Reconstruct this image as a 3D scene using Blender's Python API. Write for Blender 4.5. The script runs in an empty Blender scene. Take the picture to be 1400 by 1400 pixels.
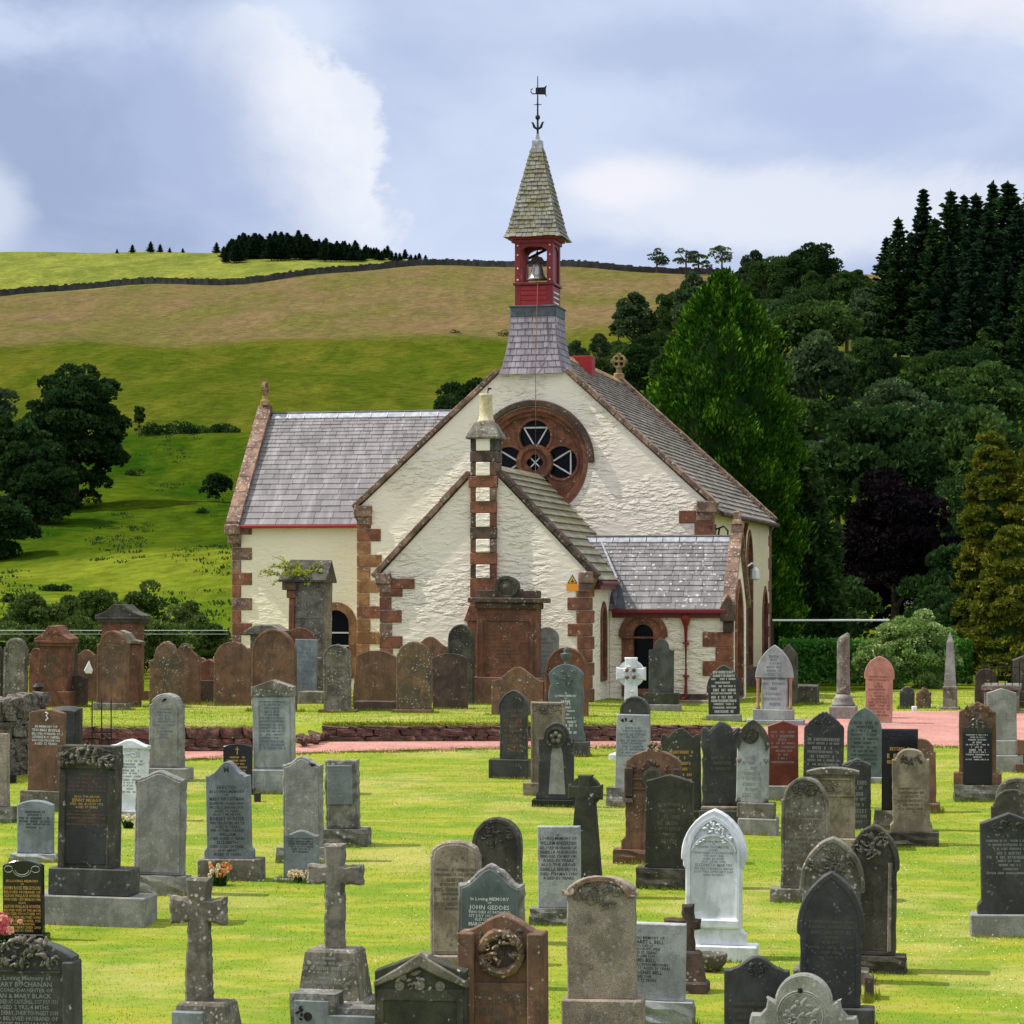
import bpy, bmesh, math, random
import numpy as np
from mathutils import Vector, Matrix
from mathutils.geometry import tessellate_polygon
R = math.radians
rnd = random.Random(11)
scene = bpy.context.scene
COL = scene.collection

# ---------------------------------------------------------------- camera
cam_d = bpy.data.cameras.new('camera'); cam = bpy.data.objects.new('camera', cam_d); COL.objects.link(cam)
cam.location = (0, 0, 0); cam.rotation_euler = (R(90), 0, 0)
cam_d.sensor_width = 36; cam_d.lens = 90; cam_d.shift_y = 0.075
cam_d.clip_start = 1; cam_d.clip_end = 4000
scene.camera = cam
F, HY = 3500.0, 805.0          # focal length and horizon row of the 1400 px photograph
YAW = R(12.5)                  # church and graves are all turned by this much

# ---------------------------------------------------------------- world, sun, exposure
SUN_EL, SUN_B = R(54), R(4.0)   # elevation; how far the sun stands behind the picture plane on the left
sun_vec = Vector((-math.cos(SUN_EL)*math.cos(SUN_B), math.cos(SUN_EL)*math.sin(SUN_B), math.sin(SUN_EL)))
w = bpy.data.worlds.new('World'); scene.world = w; w.use_nodes = True
nt = w.node_tree; N = nt.nodes; L = nt.links
for n in list(N): N.remove(n)
def nd(tree, typ, **kw):
    n = tree.nodes.new(typ)
    for k, v in kw.items(): setattr(n, k, v)
    return n
def lk(tree, a, b): tree.links.new(a, b)
def mth(tree, op, a, b=None, c=None, clamp=False):
    n = nd(tree, 'ShaderNodeMath', operation=op, use_clamp=clamp)
    for i, v in enumerate((a, b, c)):
        if v is None: continue
        if isinstance(v, (int, float)): n.inputs[i].default_value = v
        else: lk(tree, v, n.inputs[i])
    return n.outputs[0]
def mixc(tree, f, a, b, mode='MIX'):
    n = nd(tree, 'ShaderNodeMix', data_type='RGBA', blend_type=mode)
    for i, v in ((0, f), (6, a), (7, b)):
        if isinstance(v, (int, float)): n.inputs[i].default_value = v
        elif isinstance(v, (tuple, list)): n.inputs[i].default_value = (*v, 1) if len(v) == 3 else v
        else: lk(tree, v, n.inputs[i])
    return n.outputs[2]
def smooth(tree, x, lo, hi, a=0.0, b=1.0):
    n = nd(tree, 'ShaderNodeMapRange', interpolation_type='SMOOTHSTEP')
    lk(tree, x, n.inputs[0]); n.inputs[1].default_value = lo; n.inputs[2].default_value = hi
    n.inputs[3].default_value = a; n.inputs[4].default_value = b
    return n.outputs[0]
def noise(tree, vec, scale, detail=4, rough=0.55, dist=0.0):
    n = nd(tree, 'ShaderNodeTexNoise'); n.inputs['Scale'].default_value = scale
    n.inputs['Detail'].default_value = detail; n.inputs['Roughness'].default_value = rough
    n.inputs['Distortion'].default_value = dist
    if vec is not None: lk(tree, vec, n.inputs['Vector'])
    return n.outputs['Fac']
def mapping(tree, vec, scale=(1, 1, 1), loc=(0, 0, 0), rot=(0, 0, 0)):
    n = nd(tree, 'ShaderNodeMapping'); lk(tree, vec, n.inputs[0])
    n.inputs['Scale'].default_value = scale; n.inputs['Location'].default_value = loc; n.inputs['Rotation'].default_value = rot
    return n.outputs[0]

sky = nd(nt, 'ShaderNodeTexSky', sky_type='NISHITA'); sky.sun_disc = False
sky.sun_elevation = SUN_EL; sky.sun_rotation = math.atan2(sun_vec.x, sun_vec.y)
bg = nd(nt, 'ShaderNodeBackground'); bg.inputs[1].default_value = 0.1
wo = nd(nt, 'ShaderNodeOutputWorld'); lk(nt, bg.outputs[0], wo.inputs[0])
tc = nd(nt, 'ShaderNodeTexCoord'); gen = tc.outputs['Generated']
sep = nd(nt, 'ShaderNodeSeparateXYZ'); lk(nt, gen, sep.inputs[0])
cv = mapping(nt, gen, (5.0, 5.0, 11.0), (3.1, 0.4, 1.3))
n1 = noise(nt, cv, 1.15, 8, 0.5, 0.25)
n2 = noise(nt, mapping(nt, gen, (4, 4, 9), (8.3, 2.2, 5.1)), 2.3, 7, 0.5, 0.15)
# cloud masses: soft-edged bodies in direction space, their outlines broken by turbulence
turb = noise(nt, mapping(nt, gen, (1, 1, 1.25), (2, 5, 1)), 26, 9, 0.62, 0.3)
turb2 = noise(nt, mapping(nt, gen, (1, 1, 1.6), (7, 1, 4)), 11, 8, 0.6, 0.4)
wob = mth(nt, 'MULTIPLY_ADD', turb, 1.3, -0.65); wob2 = mth(nt, 'MULTIPLY_ADD', turb2, 2.4, -1.2)
def body(px, py, sx, sy, tilt=0.0):
    cx, cz = (px-700)/F, (HY-py)/F
    dx = mth(nt, 'SUBTRACT', sep.outputs[0], cx); dz = mth(nt, 'SUBTRACT', sep.outputs[2], cz); c, s_ = math.cos(tilt), math.sin(tilt)
    a_ = mth(nt, 'DIVIDE', mth(nt, 'ADD', mth(nt, 'MULTIPLY', dx, c), mth(nt, 'MULTIPLY', dz, s_)), sx/F)
    b_ = mth(nt, 'DIVIDE', mth(nt, 'SUBTRACT', mth(nt, 'MULTIPLY', dz, c), mth(nt, 'MULTIPLY', dx, s_)), sy/F)
    return mth(nt, 'SQRT', mth(nt, 'ADD', mth(nt, 'MULTIPLY', a_, a_), mth(nt, 'MULTIPLY', b_, b_))), a_, b_
base = mixc(nt, smooth(nt, n1, 0.34, 0.64), (4.7, 5.6, 8.0), (6.5, 7.4, 9.4))
def layer(base, col, amt, *bd, lo=1.25, hi=0.35, w_=None):
    q = mth(nt, 'ADD', body(*bd)[0], wob2 if w_ is None else w_)
    return mixc(nt, smooth(nt, q, lo, hi, 0, amt), base, col)
base = layer(base, (3.5, 4.35, 6.5), 0.95, 90, 240, 330, 150)
base = layer(base, (3.7, 4.6, 6.9), 0.9, 60, -10, 330, 80)
base = layer(base, (7.2, 8.2, 9.8), 0.8, 430, 55, 130, 50)
base = layer(base, (4.6, 5.5, 7.8), 0.75, 900, 85, 230, 60)
base = layer(base, (4.9, 5.8, 8.3), 0.8, 1130, 165, 260, 60)
base = layer(base, (8.3, 8.7, 9.7), 0.85, 1020, 285, 330, 62)
base = layer(base, (9.2, 9.2, 9.9), 0.9, 840, 262, 80, 30)
base = layer(base, (8.8, 8.9, 9.7), 0.9, 1340, 5, 330, 85)
base = layer(base, (7.6, 8.2, 9.6), 0.7, 5, 300, 60, 70)
qd, qa, qb = body(345, 205, 205, 150, -0.42)
qc = mth(nt, 'ADD', qd, wob); lit = mth(nt, 'ADD', mth(nt, 'ADD', mth(nt, 'MULTIPLY', qa, 0.55), mth(nt, 'MULTIPLY', qb, 0.55)), mth(nt, 'MULTIPLY', wob2, 0.35))
cumc = mixc(nt, smooth(nt, lit, -0.25, 0.50), (4.4, 5.3, 7.7), mixc(nt, smooth(nt, turb, 0.3, 0.7), (7.9, 8.5, 9.7), (9.1, 9.3, 10.0)))
edge = smooth(nt, lit, 0.0, 0.6)
soft_ = smooth(nt, qc, 1.35, 0.55); crisp = smooth(nt, qc, 1.12, 0.93)
base = mixc(nt, mth(nt, 'ADD', mth(nt, 'MULTIPLY', crisp, edge), mth(nt, 'MULTIPLY', soft_, mth(nt, 'SUBTRACT', 1.0, edge))), base, cumc)
# higher up the broken cloud is brighter, as it is all round a sun that shines through
up = smooth(nt, sep.outputs[2], 0.3, 0.8)
base = mixc(nt, up, base, mixc(nt, smooth(nt, n1, 0.35, 0.65), (8.6, 9.5, 10.8), (18.0, 17.8, 17.4)))
skyc = mixc(nt, smooth(nt, n2, 0.72, 0.86, 0.96, 0.5), sky.outputs[0], base)
lk(nt, skyc, bg.inputs[0])

sl = bpy.data.lights.new('sun', 'SUN'); so = bpy.data.objects.new('sun', sl); COL.objects.link(so)
sl.energy = 5.0; sl.angle = R(0.53); sl.color = (1.0, 0.95, 0.86)
so.rotation_euler = sun_vec.to_track_quat('Z', 'Y').to_euler(); so.location = (-60, 10, 80)

scene.view_settings.view_transform = 'Standard'; scene.view_settings.look = 'None'
scene.view_settings.exposure = 0.0; scene.view_settings.gamma = 1.0
scene.view_settings.use_curve_mapping = False
scene.cycles.max_bounces = 6; scene.cycles.transparent_max_bounces = 6

# ---------------------------------------------------------------- materials
def new_mat(name):
    m = bpy.data.materials.new(name); m.use_nodes = True
    t = m.node_tree
    b = t.nodes['Principled BSDF']
    return m, t, b
def objvec(t, spread=True):
    tc = nd(t, 'ShaderNodeTexCoord'); oi = nd(t, 'ShaderNodeObjectInfo')
    if not spread: return tc.outputs['Object'], oi.outputs['Random']
    v = nd(t, 'ShaderNodeVectorMath', operation='MULTIPLY_ADD')
    lk(t, oi.outputs['Location'], v.inputs[0]); v.inputs[1].default_value = (0.73, 1.31, 0.57); lk(t, tc.outputs['Object'], v.inputs[2])
    return v.outputs[0], oi.outputs['Random']
def bump(t, b, h, strength, dist, prev=None):
    n = nd(t, 'ShaderNodeBump'); n.inputs['Strength'].default_value = strength; n.inputs['Distance'].default_value = dist
    lk(t, h, n.inputs['Height'])
    if prev is not None: lk(t, prev, n.inputs['Normal'])
    lk(t, n.outputs[0], b.inputs['Normal']); return n.outputs[0]
def lin(c):
    return tuple((v/12.92 if v <= 0.04045 else ((v+0.055)/1.055)**2.4) for v in c)
MATS = {}
def stone_mat(key, base, base2=None, rough=0.85, speck=0.12, stain=0.35, lichen=None, lamt=0.0, lscale=14, moss=0.0, bumpv=0.25, rnd_v=0.12, spec=0.3):
    """weathered stone: two tones, grain, rain streaks, lichen spots of its own colour"""
    m, t, b = new_mat(key); vec, orand = objvec(t)
    base2 = base2 or tuple(c*0.62 for c in base)
    big = noise(t, vec, 2.6, 7, 0.65, 0.4)
    c = mixc(t, smooth(t, big, 0.38, 0.60), base, tuple(x*0.85 for x in base2))
    if rough > .8: c = mixc(t, smooth(t, noise(t, vec, 4.3, 7, 0.7, 0.5), 0.53, 0.68, 0, 0.55), c, tuple(x*0.22+0.012 for x in base2))
    gr = noise(t, vec, 95, 2, 0.7)
    c = mixc(t, speck, c, mixc(t, smooth(t, gr, 0.35, 0.65), (0.02, 0.02, 0.02), (0.95, 0.95, 0.95)), 'OVERLAY')
    st = noise(t, mapping(t, vec, (7, 7, 0.9)), 2.2, 5, 0.6)
    c = mixc(t, mth(t, 'MULTIPLY', smooth(t, st, 0.50, 0.75), stain), c, tuple(x*0.25 for x in base2), 'MIX')
    if moss:
        ms = noise(t, vec, 5.5, 6, 0.65)
        c = mixc(t, mth(t, 'MULTIPLY', smooth(t, ms, 0.52, 0.66), moss), c, (0.075, 0.075, 0.02))
    h = noise(t, vec, 30, 6, 0.65)
    if lamt:
        v = nd(t, 'ShaderNodeTexVoronoi'); v.inputs['Scale'].default_value = lscale; v.inputs['Randomness'].default_value = 1
        wv = mixc(t, 0.06, vec, nd_noise_col(t, vec, 9)); lk(t, wv, v.inputs['Vector'])
        gate = noise(t, vec, 4.0, 3, 0.6)
        dd = mth(t, 'ADD', v.outputs['Distance'], mth(t, 'ADD', mth(t, 'MULTIPLY_ADD', noise(t, vec, 60, 5, 0.7), 0.7, -0.35), mth(t, 'MULTIPLY_ADD', noise(t, vec, 13, 3, 0.6), 0.9, -0.40)))
        sp = mth(t, 'MULTIPLY', smooth(t, dd, 0.36, 0.16), smooth(t, gate, 0.54 - 0.22*lamt, 0.70 - 0.22*lamt))
        dk = smooth(t, noise(t, vec, 17, 5, 0.65), 0.60, 0.70, 0, 0.35*min(1, lamt*2))
        c = mixc(t, dk, c, (0.03, 0.028, 0.024))
        c = mixc(t, mth(t, 'MULTIPLY', sp, 0.75), c, lichen or (0.5, 0.5, 0.44))
    c = mixc(t, rnd_v, c, mixc(t, orand, (0.25, 0.25, 0.25), (0.78, 0.76, 0.72)), 'OVERLAY')
    lk(t, c, b.inputs['Base Color'])
    b.inputs['Roughness'].default_value = rough; b.inputs['Specular IOR Level'].default_value = spec
    if bumpv: bump(t, b, h, bumpv, 0.02)
    MATS[key] = m; return m
def nd_noise_col(t, vec, scale):
    n = nd(t, 'ShaderNodeTexNoise'); n.inputs['Scale'].default_value = scale; lk(t, vec, n.inputs['Vector']); return n.outputs['Color']
WL = (0.55, 0.55, 0.5); YL = (0.38, 0.27, 0.07)
stone_mat('granite', (0.285, 0.28, 0.262), (0.215, 0.212, 0.195), 0.75, 0.25, 0.35, (0.40, 0.40, 0.35), 0.3, 15, 0.12, bumpv=0.15)
stone_mat('granite_light', (0.37, 0.385, 0.385), (0.28, 0.295, 0.30), 0.7, 0.2, 0.35, (0.2, 0.19, 0.17), 0.25, 14, bumpv=0.15)
stone_mat('granite_dark', (0.075, 0.076, 0.070), (0.048, 0.049, 0.045), 0.7, 0.2, 0.25, WL, 0.15, bumpv=0.12)
stone_mat('granite_black', (0.012, 0.012, 0.014), (0.010, 0.010, 0.012), 0.16, 0.04, 0.0, bumpv=0.0, spec=0.5)
stone_mat('sandstone_red', (0.205, 0.082, 0.048), (0.13, 0.062, 0.042), 0.9, 0.12, 0.4, WL, 0.12, 22)
stone_mat('sandstone_brown', (0.20, 0.105, 0.062), (0.145, 0.085, 0.055), 0.9, 0.12, 0.5, WL, 0.12, 22)
stone_mat('sandstone_dark', (0.095, 0.06, 0.047), (0.06, 0.043, 0.036), 0.9, 0.12, 0.5, WL, 0.15, 18)
stone_mat('sandstone_tan', (0.32, 0.265, 0.19), (0.21, 0.17, 0.12), 0.9, 0.15, 0.5, (0.08, 0.07, 0.05), 0.35, 12, 0.1)
stone_mat('sandstone_speckled', (0.31, 0.255, 0.20), (0.25, 0.205, 0.165), 0.9, 0.4, 0.15, (0.33, 0.34, 0.32), 1.5, 13, 0.0)
stone_mat('lichen_grey', (0.215, 0.195, 0.16), (0.12, 0.108, 0.085), 0.92, 0.2, 0.5, WL, 0.55, 16, 0.25)
stone_mat('lichen_dark', (0.085, 0.078, 0.062), (0.05, 0.046, 0.038), 0.92, 0.2, 0.5, (0.36, 0.36, 0.32), 0.3, 15, 0.4)
stone_mat('lichen_red', (0.19, 0.112, 0.064), (0.11, 0.085, 0.06), 0.92, 0.15, 0.5, WL, 0.6, 18, 0.2)
stone_mat('dark_green', (0.050, 0.051, 0.034), (0.036, 0.037, 0.026), 0.85, 0.15, 0.3, WL, 0.1, 18, 0.2)
stone_mat('slate_blue', (0.215, 0.24, 0.262), (0.165, 0.185, 0.20), 0.7, 0.12, 0.3, (0.36, 0.37, 0.35), 0.2, 18, 0.12, bumpv=0.1)
stone_mat('slate_green', (0.125, 0.155, 0.15), (0.095, 0.12, 0.115), 0.75, 0.1, 0.2, (0.2, 0.24, 0.17), 0.2, bumpv=0.1)
stone_mat('slate_charcoal', (0.048, 0.049, 0.048), (0.034, 0.035, 0.034), 0.6, 0.12, 0.25, (0.2, 0.2, 0.19), 0.25, 20, bumpv=0.1)
stone_mat('marble_white', (0.76, 0.78, 0.82), (0.64, 0.66, 0.70), 0.5, 0.05, 0.3, bumpv=0.05, rnd_v=0.03)
stone_mat('granite_pink', (0.46, 0.235, 0.17), (0.36, 0.18, 0.13), 0.6, 0.12, 0.1, bumpv=0.05)
stone_mat('granite_red', (0.185, 0.045, 0.032), (0.13, 0.032, 0.025), 0.3, 0.12, 0.1, bumpv=0.0)
stone_mat('rock', (0.26, 0.25, 0.23), (0.13, 0.125, 0.11), 0.95, 0.25, 0.4, WL, 0.4, 14, 0.3, 0.6)
stone_mat('rubble', (0.20, 0.10, 0.075), (0.09, 0.06, 0.05), 0.95, 0.2, 0.4, WL, 0.35, 9, 0.35, 0.6, 0.3)
stone_mat('rubble_grey', (0.19, 0.165, 0.14), (0.08, 0.07, 0.06), 0.95, 0.2, 0.4, (0.5, 0.47, 0.42), 0.6, 9, 0.3, 0.6, 0.3)
stone_mat('quoin', (0.25, 0.097, 0.053), (0.16, 0.07, 0.044), 0.9, 0.12, 0.4, WL, 0.22, 12, 0.0, 0.3, 0.25)
stone_mat('quoin_ochre', (0.31, 0.17, 0.075), (0.22, 0.10, 0.05), 0.9, 0.12, 0.4, WL, 0.15, 12, 0.0, 0.3, 0.3)
stone_mat('coping', (0.30, 0.19, 0.14), (0.16, 0.10, 0.075), 0.92, 0.15, 0.5, (0.55, 0.52, 0.46), 0.8, 11, 0.12, 0.35, 0.25)
stone_mat('coping_dark', (0.12, 0.075, 0.055), (0.07, 0.05, 0.04), 0.92, 0.15, 0.5, (0.42, 0.4, 0.35), 0.5, 11, 0.2, 0.35, 0.25)
stone_mat('finial_stone', (0.42, 0.29, 0.11), (0.2, 0.13, 0.07), 0.92, 0.15, 0.4, (0.1, 0.08, 0.05), 0.3, 14, 0.1, 0.35)
def plain(key, col, rough=0.6, metal=0.0, spec=0.4, var=0.0, bumpv=0.0, bs=20):
    m, t, b = new_mat(key)
    if var:
        vec, orand = objvec(t)
        n = noise(t, vec, bs, 5, 0.6)
        c = mixc(t, smooth(t, n, 0.3, 0.7), tuple(x*(1-var) for x in col), tuple(min(1, x*(1+var)) for x in col))
        lk(t, c, b.inputs['Base Color'])
        if bumpv: bump(t, b, n, bumpv, 0.01)
    else: b.inputs['Base Color'].default_value = (*col, 1)
    b.inputs['Roughness'].default_value = rough; b.inputs['Metallic'].default_value = metal; b.inputs['Specular IOR Level'].default_value = spec
    MATS[key] = m; return m
plain('red_paint', (0.20, 0.012, 0.012), 0.45, var=0.18, bs=9)
plain('red_bright', (0.31, 0.016, 0.018), 0.45, var=0.15, bs=9)
plain('gutter_paint', (0.13, 0.010, 0.012), 0.4, var=0.15)
plain('wood_dark', (0.05, 0.02, 0.014), 0.6, var=0.2)
plain('iron', (0.016, 0.016, 0.018), 0.5, 0.6, var=0.2)
plain('lead', (0.085, 0.095, 0.11), 0.55, 0.2, var=0.3, bs=6)
plain('lead_light', (0.30, 0.31, 0.34), 0.5, 0.2, var=0.3, bs=6)
plain('bell_metal', (0.42, 0.41, 0.37), 0.35, 0.7, var=0.2)
plain('daisy', (0.62, 0.63, 0.42), 0.8)
plain('white_paint', (0.78, 0.78, 0.76), 0.5)
plain('sign_white', (0.75, 0.75, 0.74), 0.4)
plain('sign_yellow', (0.80, 0.42, 0.012), 0.4)
plain('sign_orange', (0.85, 0.30, 0.01), 0.4)
plain('rope', (0.24, 0.13, 0.08), 0.9)
plain('glass_dark', (0.004, 0.005, 0.007), 0.25, spec=0.12)
plain('pot', (0.55, 0.47, 0.30), 0.8, var=0.25, bs=7)
plain('text_white', (0.62, 0.64, 0.62), 0.7)
plain('text_gold', (0.52, 0.30, 0.07), 0.45)
plain('text_black', (0.03, 0.035, 0.045), 0.7)
plain('text_faint', (0.10, 0.085, 0.065), 0.8)
plain('text_pale', (0.24, 0.25, 0.24), 0.8)
plain('text_rust', (0.20, 0.09, 0.05), 0.8)
plain('text_blue', (0.13, 0.17, 0.24), 0.8)
plain('hole', (0.012, 0.011, 0.010), 0.9)
plain('petal_pink', (0.55, 0.08, 0.13), 0.6, var=0.4, bs=40)
plain('petal_salmon', (0.75, 0.32, 0.22), 0.6, var=0.3, bs=40)
plain('petal_cream', (0.80, 0.66, 0.42), 0.6, var=0.3, bs=40)
plain('petal_orange', (0.75, 0.25, 0.06), 0.6)
plain('bark', (0.055, 0.043, 0.033), 0.95, var=0.4, bumpv=0.4, bs=8)
plain('bird_white', (0.8, 0.8, 0.8), 0.5)
plain('galvanised', (0.42, 0.44, 0.45), 0.45, 0.6, var=0.15)

# painted rubble wall
def wall_paint(key, col, col2, bstr):
    m, t, b = new_mat(key); tcn = nd(t, 'ShaderNodeTexCoord'); vec = tcn.outputs['Object']
    sv = mapping(t, vec, (1.0, 1.0, 2.9))
    stones = nd(t, 'ShaderNodeTexVoronoi', feature='SMOOTH_F1'); stones.inputs['Scale'].default_value = 3.6; stones.inputs['Smoothness'].default_value = 0.6
    lk(t, mixc(t, 0.14, sv, nd_noise_col(t, sv, 3.0)), stones.inputs['Vector'])
    mid = noise(t, mapping(t, vec, (1, 1, 2.9)), 6.5, 4, 0.55, 0.3); fine = noise(t, vec, 34, 4, 0.6)
    h = mth(t, 'ADD', mth(t, 'MULTIPLY', stones.outputs['Distance'], -0.9), mth(t, 'ADD', mth(t, 'MULTIPLY', mid, 1.0), mth(t, 'MULTIPLY', fine, 0.12)))
    c = mixc(t, smooth(t, noise(t, vec, 0.8, 5, 0.6), 0.35, 0.7), col, col2)
    stn = noise(t, mapping(t, vec, (5, 5, 0.45)), 1.4, 5, 0.6)
    c = mixc(t, smooth(t, stn, 0.6, 0.82, 0, 0.16), c, (0.33, 0.27, 0.19))
    lk(t, c, b.inputs['Base Color']); b.inputs['Roughness'].default_value = 0.62; b.inputs['Specular IOR Level'].default_value = 0.3
    area = smooth(t, noise(t, mapping(t, vec, (1, 1, 1), (4, 2, 7)), 0.42, 2, 0.5), 0.40, 0.60, 0.12, 1.0)
    pk = smooth(t, noise(t, mapping(t, vec, (1, 1, 2.5), (9, 4, 2)), 3.2, 3, 0.5, 0.3), 0.50, 0.66)
    h = mth(t, 'MULTIPLY', mth(t, 'ADD', h, mth(t, 'MULTIPLY', pk, 0.75)), area)
    bump(t, b, h, bstr, 0.075); MATS[key] = m
wall_paint('wall_cream', (0.87, 0.78, 0.655), (0.84, 0.74, 0.61), 0.75)
wall_paint('wall_ochre', (0.78, 0.67, 0.42), (0.72, 0.60, 0.36), 0.3)
wall_paint('wall_warm', (0.87, 0.78, 0.61), (0.86, 0.76, 0.58), 0.28)

# slate: every slate carries a tint attribute
def slate_mat(key, a, b_, lich, lamt, lscale=9, moss=None):
    m, t, b = new_mat(key)
    at = nd(t, 'ShaderNodeAttribute', attribute_name='tint'); tcn = nd(t, 'ShaderNodeTexCoord'); vec = tcn.outputs['Object']
    c = mixc(t, at.outputs['Fac'], a, b_)
    st = noise(t, mapping(t, vec, (2.2, 0.5, 0.5)), 2.0, 5, 0.6)
    c = mixc(t, smooth(t, st, 0.42, 0.75, 0, 0.45), c, tuple(min(1, x*1.9) for x in b_))
    c = mixc(t, 0.18, c, mixc(t, noise(t, vec, 22, 4, 0.65), (0.1, 0.1, 0.1), (0.9, 0.9, 0.9)), 'OVERLAY')
    v = nd(t, 'ShaderNodeTexVoronoi'); v.inputs['Scale'].default_value = lscale
    lk(t, mixc(t, 0.1, vec, nd_noise_col(t, vec, 6)), v.inputs['Vector'])
    gate = noise(t, vec, 2.6, 5, 0.7)
    dd = mth(t, 'ADD', v.outputs['Distance'], mth(t, 'ADD', mth(t, 'MULTIPLY_ADD', noise(t, vec, 40, 5, 0.7), 0.6, -0.30), mth(t, 'MULTIPLY_ADD', noise(t, vec, 6, 3, 0.6), 1.1, -0.48)))
    sp = mth(t, 'MULTIPLY', smooth(t, dd, 0.34, 0.12), smooth(t, gate, 0.66 - 0.25*lamt, 0.80 - 0.25*lamt))
    c = mixc(t, mth(t, 'MULTIPLY', sp, 0.8), c, lich)
    if moss: c = mixc(t, smooth(t, noise(t, vec, 3.5, 6, 0.7), 0.45, 0.62, 0, 0.8), c, moss)
    lk(t, c, b.inputs['Base Color']); b.inputs['Roughness'].default_value = 0.65; b.inputs['Specular IOR Level'].default_value = 0.25
    bump(t, b, noise(t, vec, 18, 5, 0.6), 0.25, 0.01); MATS[key] = m
slate_mat('slate_roof', (0.135, 0.126, 0.130), (0.22, 0.203, 0.203), (0.7, 0.7, 0.66), 0.35)
slate_mat('slate_roof_lichen', (0.120, 0.115, 0.120), (0.195, 0.185, 0.188), (0.60, 0.60, 0.58), 1.3, 8)
slate_mat('slate_roof_brown', (0.155, 0.13, 0.12), (0.30, 0.26, 0.23), (0.5, 0.48, 0.42), 0.5, 8, (0.10, 0.085, 0.04))
slate_mat('slate_roof_mossy', (0.12, 0.115, 0.09), (0.235, 0.22, 0.16), (0.36, 0.35, 0.26), 0.9, 9, (0.17, 0.145, 0.05))
slate_mat('slate_spire', (0.10, 0.098, 0.082), (0.235, 0.228, 0.19), (0.5, 0.5, 0.42), 0.8, 10, (0.16, 0.14, 0.05))
slate_mat('slate_purple', (0.17, 0.14, 0.165), (0.27, 0.235, 0.265), (0.4, 0.39, 0.38), 0.3, 8)

# lawn and path, fields; colour from position so that blades and soil agree
def pos(t): return nd(t, 'ShaderNodeNewGeometry').outputs['Position']
def lawn_colour(t, p):
    streak = noise(t, mapping(t, p, (0.55, 1.6, 1.0), (0, 0, 0), (0, 0, 0.10)), 1.3, 6, 0.62, 0.4)
    patch = noise(t, p, 0.33, 4, 0.6)
    fine = noise(t, p, 9, 4, 0.65)
    c = mixc(t, smooth(t, streak, 0.42, 0.60), (0.165, 0.235, 0.016), (0.265, 0.278, 0.030))
    c = mixc(t, smooth(t, patch, 0.48, 0.66, 0, 0.6), c, (0.36, 0.335, 0.10))
    c = mixc(t, smooth(t, noise(t, mapping(t, p, (0.5, 1.2, 1), (7, 3, 0)), 1.9, 4, 0.6), 0.56, 0.70, 0, 0.6), c, (0.36, 0.27, 0.10))
    c = mixc(t, smooth(t, noise(t, mapping(t, p, (0.6, 1.3, 1), (17, 9, 0)), 1.1, 5, 0.6), 0.48, 0.66, 0, 0.7), c, (0.115, 0.205, 0.014))
    c = mixc(t, 0.15, c, mixc(t, fine, (0.15, 0.15, 0.15), (0.85, 0.85, 0.85)), 'OVERLAY')
    return c
m, t, b = new_mat('lawn'); p = pos(t); lk(t, lawn_colour(t, p), b.inputs['Base Color']); b.inputs['Roughness'].default_value = 0.9; b.inputs['Specular IOR Level'].default_value = 0.1
bump(t, b, noise(t, p, 28, 4, 0.7), 0.6, 0.03); MATS['lawn'] = m
m, t, b = new_mat('grass_blade'); p = pos(t); c = lawn_colour(t, p)
at = nd(t, 'ShaderNodeAttribute', attribute_name='tint')
c = mixc(t, 0.3, c, mixc(t, at.outputs['Fac'], (0.2, 0.2, 0.2), (0.85, 0.85, 0.85)), 'OVERLAY')
df = nd(t, 'ShaderNodeBsdfDiffuse'); tr = nd(t, 'ShaderNodeBsdfTranslucent'); ms = nd(t, 'ShaderNodeMixShader'); ms.inputs[0].default_value = 0.4
lk(t, c, df.inputs[0]); lk(t, c, tr.inputs[0]); lk(t, df.outputs[0], ms.inputs[1]); lk(t, tr.outputs[0], ms.inputs[2]); lk(t, ms.outputs[0], t.nodes['Material Output'].inputs[0]); MATS['grass_blade'] = m
m, t, b = new_mat('gravel_pink'); p = pos(t)
c = mixc(t, smooth(t, noise(t, p, 1.2, 5, 0.6), 0.3, 0.7), (0.34, 0.155, 0.125), (0.46, 0.215, 0.175)); c = mixc(t, 0.35, c, mixc(t, smooth(t, noise(t, p, 22, 5, 0.8), .35, .65), (0.1, 0.1, 0.1), (0.9, 0.9, 0.9)), 'OVERLAY')
c = mixc(t, smooth(t, noise(t, mapping(t, p, (.35, 1.6, 1)), 1.6, 5, .65), .52, .72, 0, .4), c, (0.30, 0.17, 0.12))
lk(t, c, b.inputs['Base Color']); b.inputs['Roughness'].default_value = 0.95; bump(t, b, noise(t, p, 40, 3, 0.7), 0.5, 0.02); MATS['gravel_pink'] = m
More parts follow.
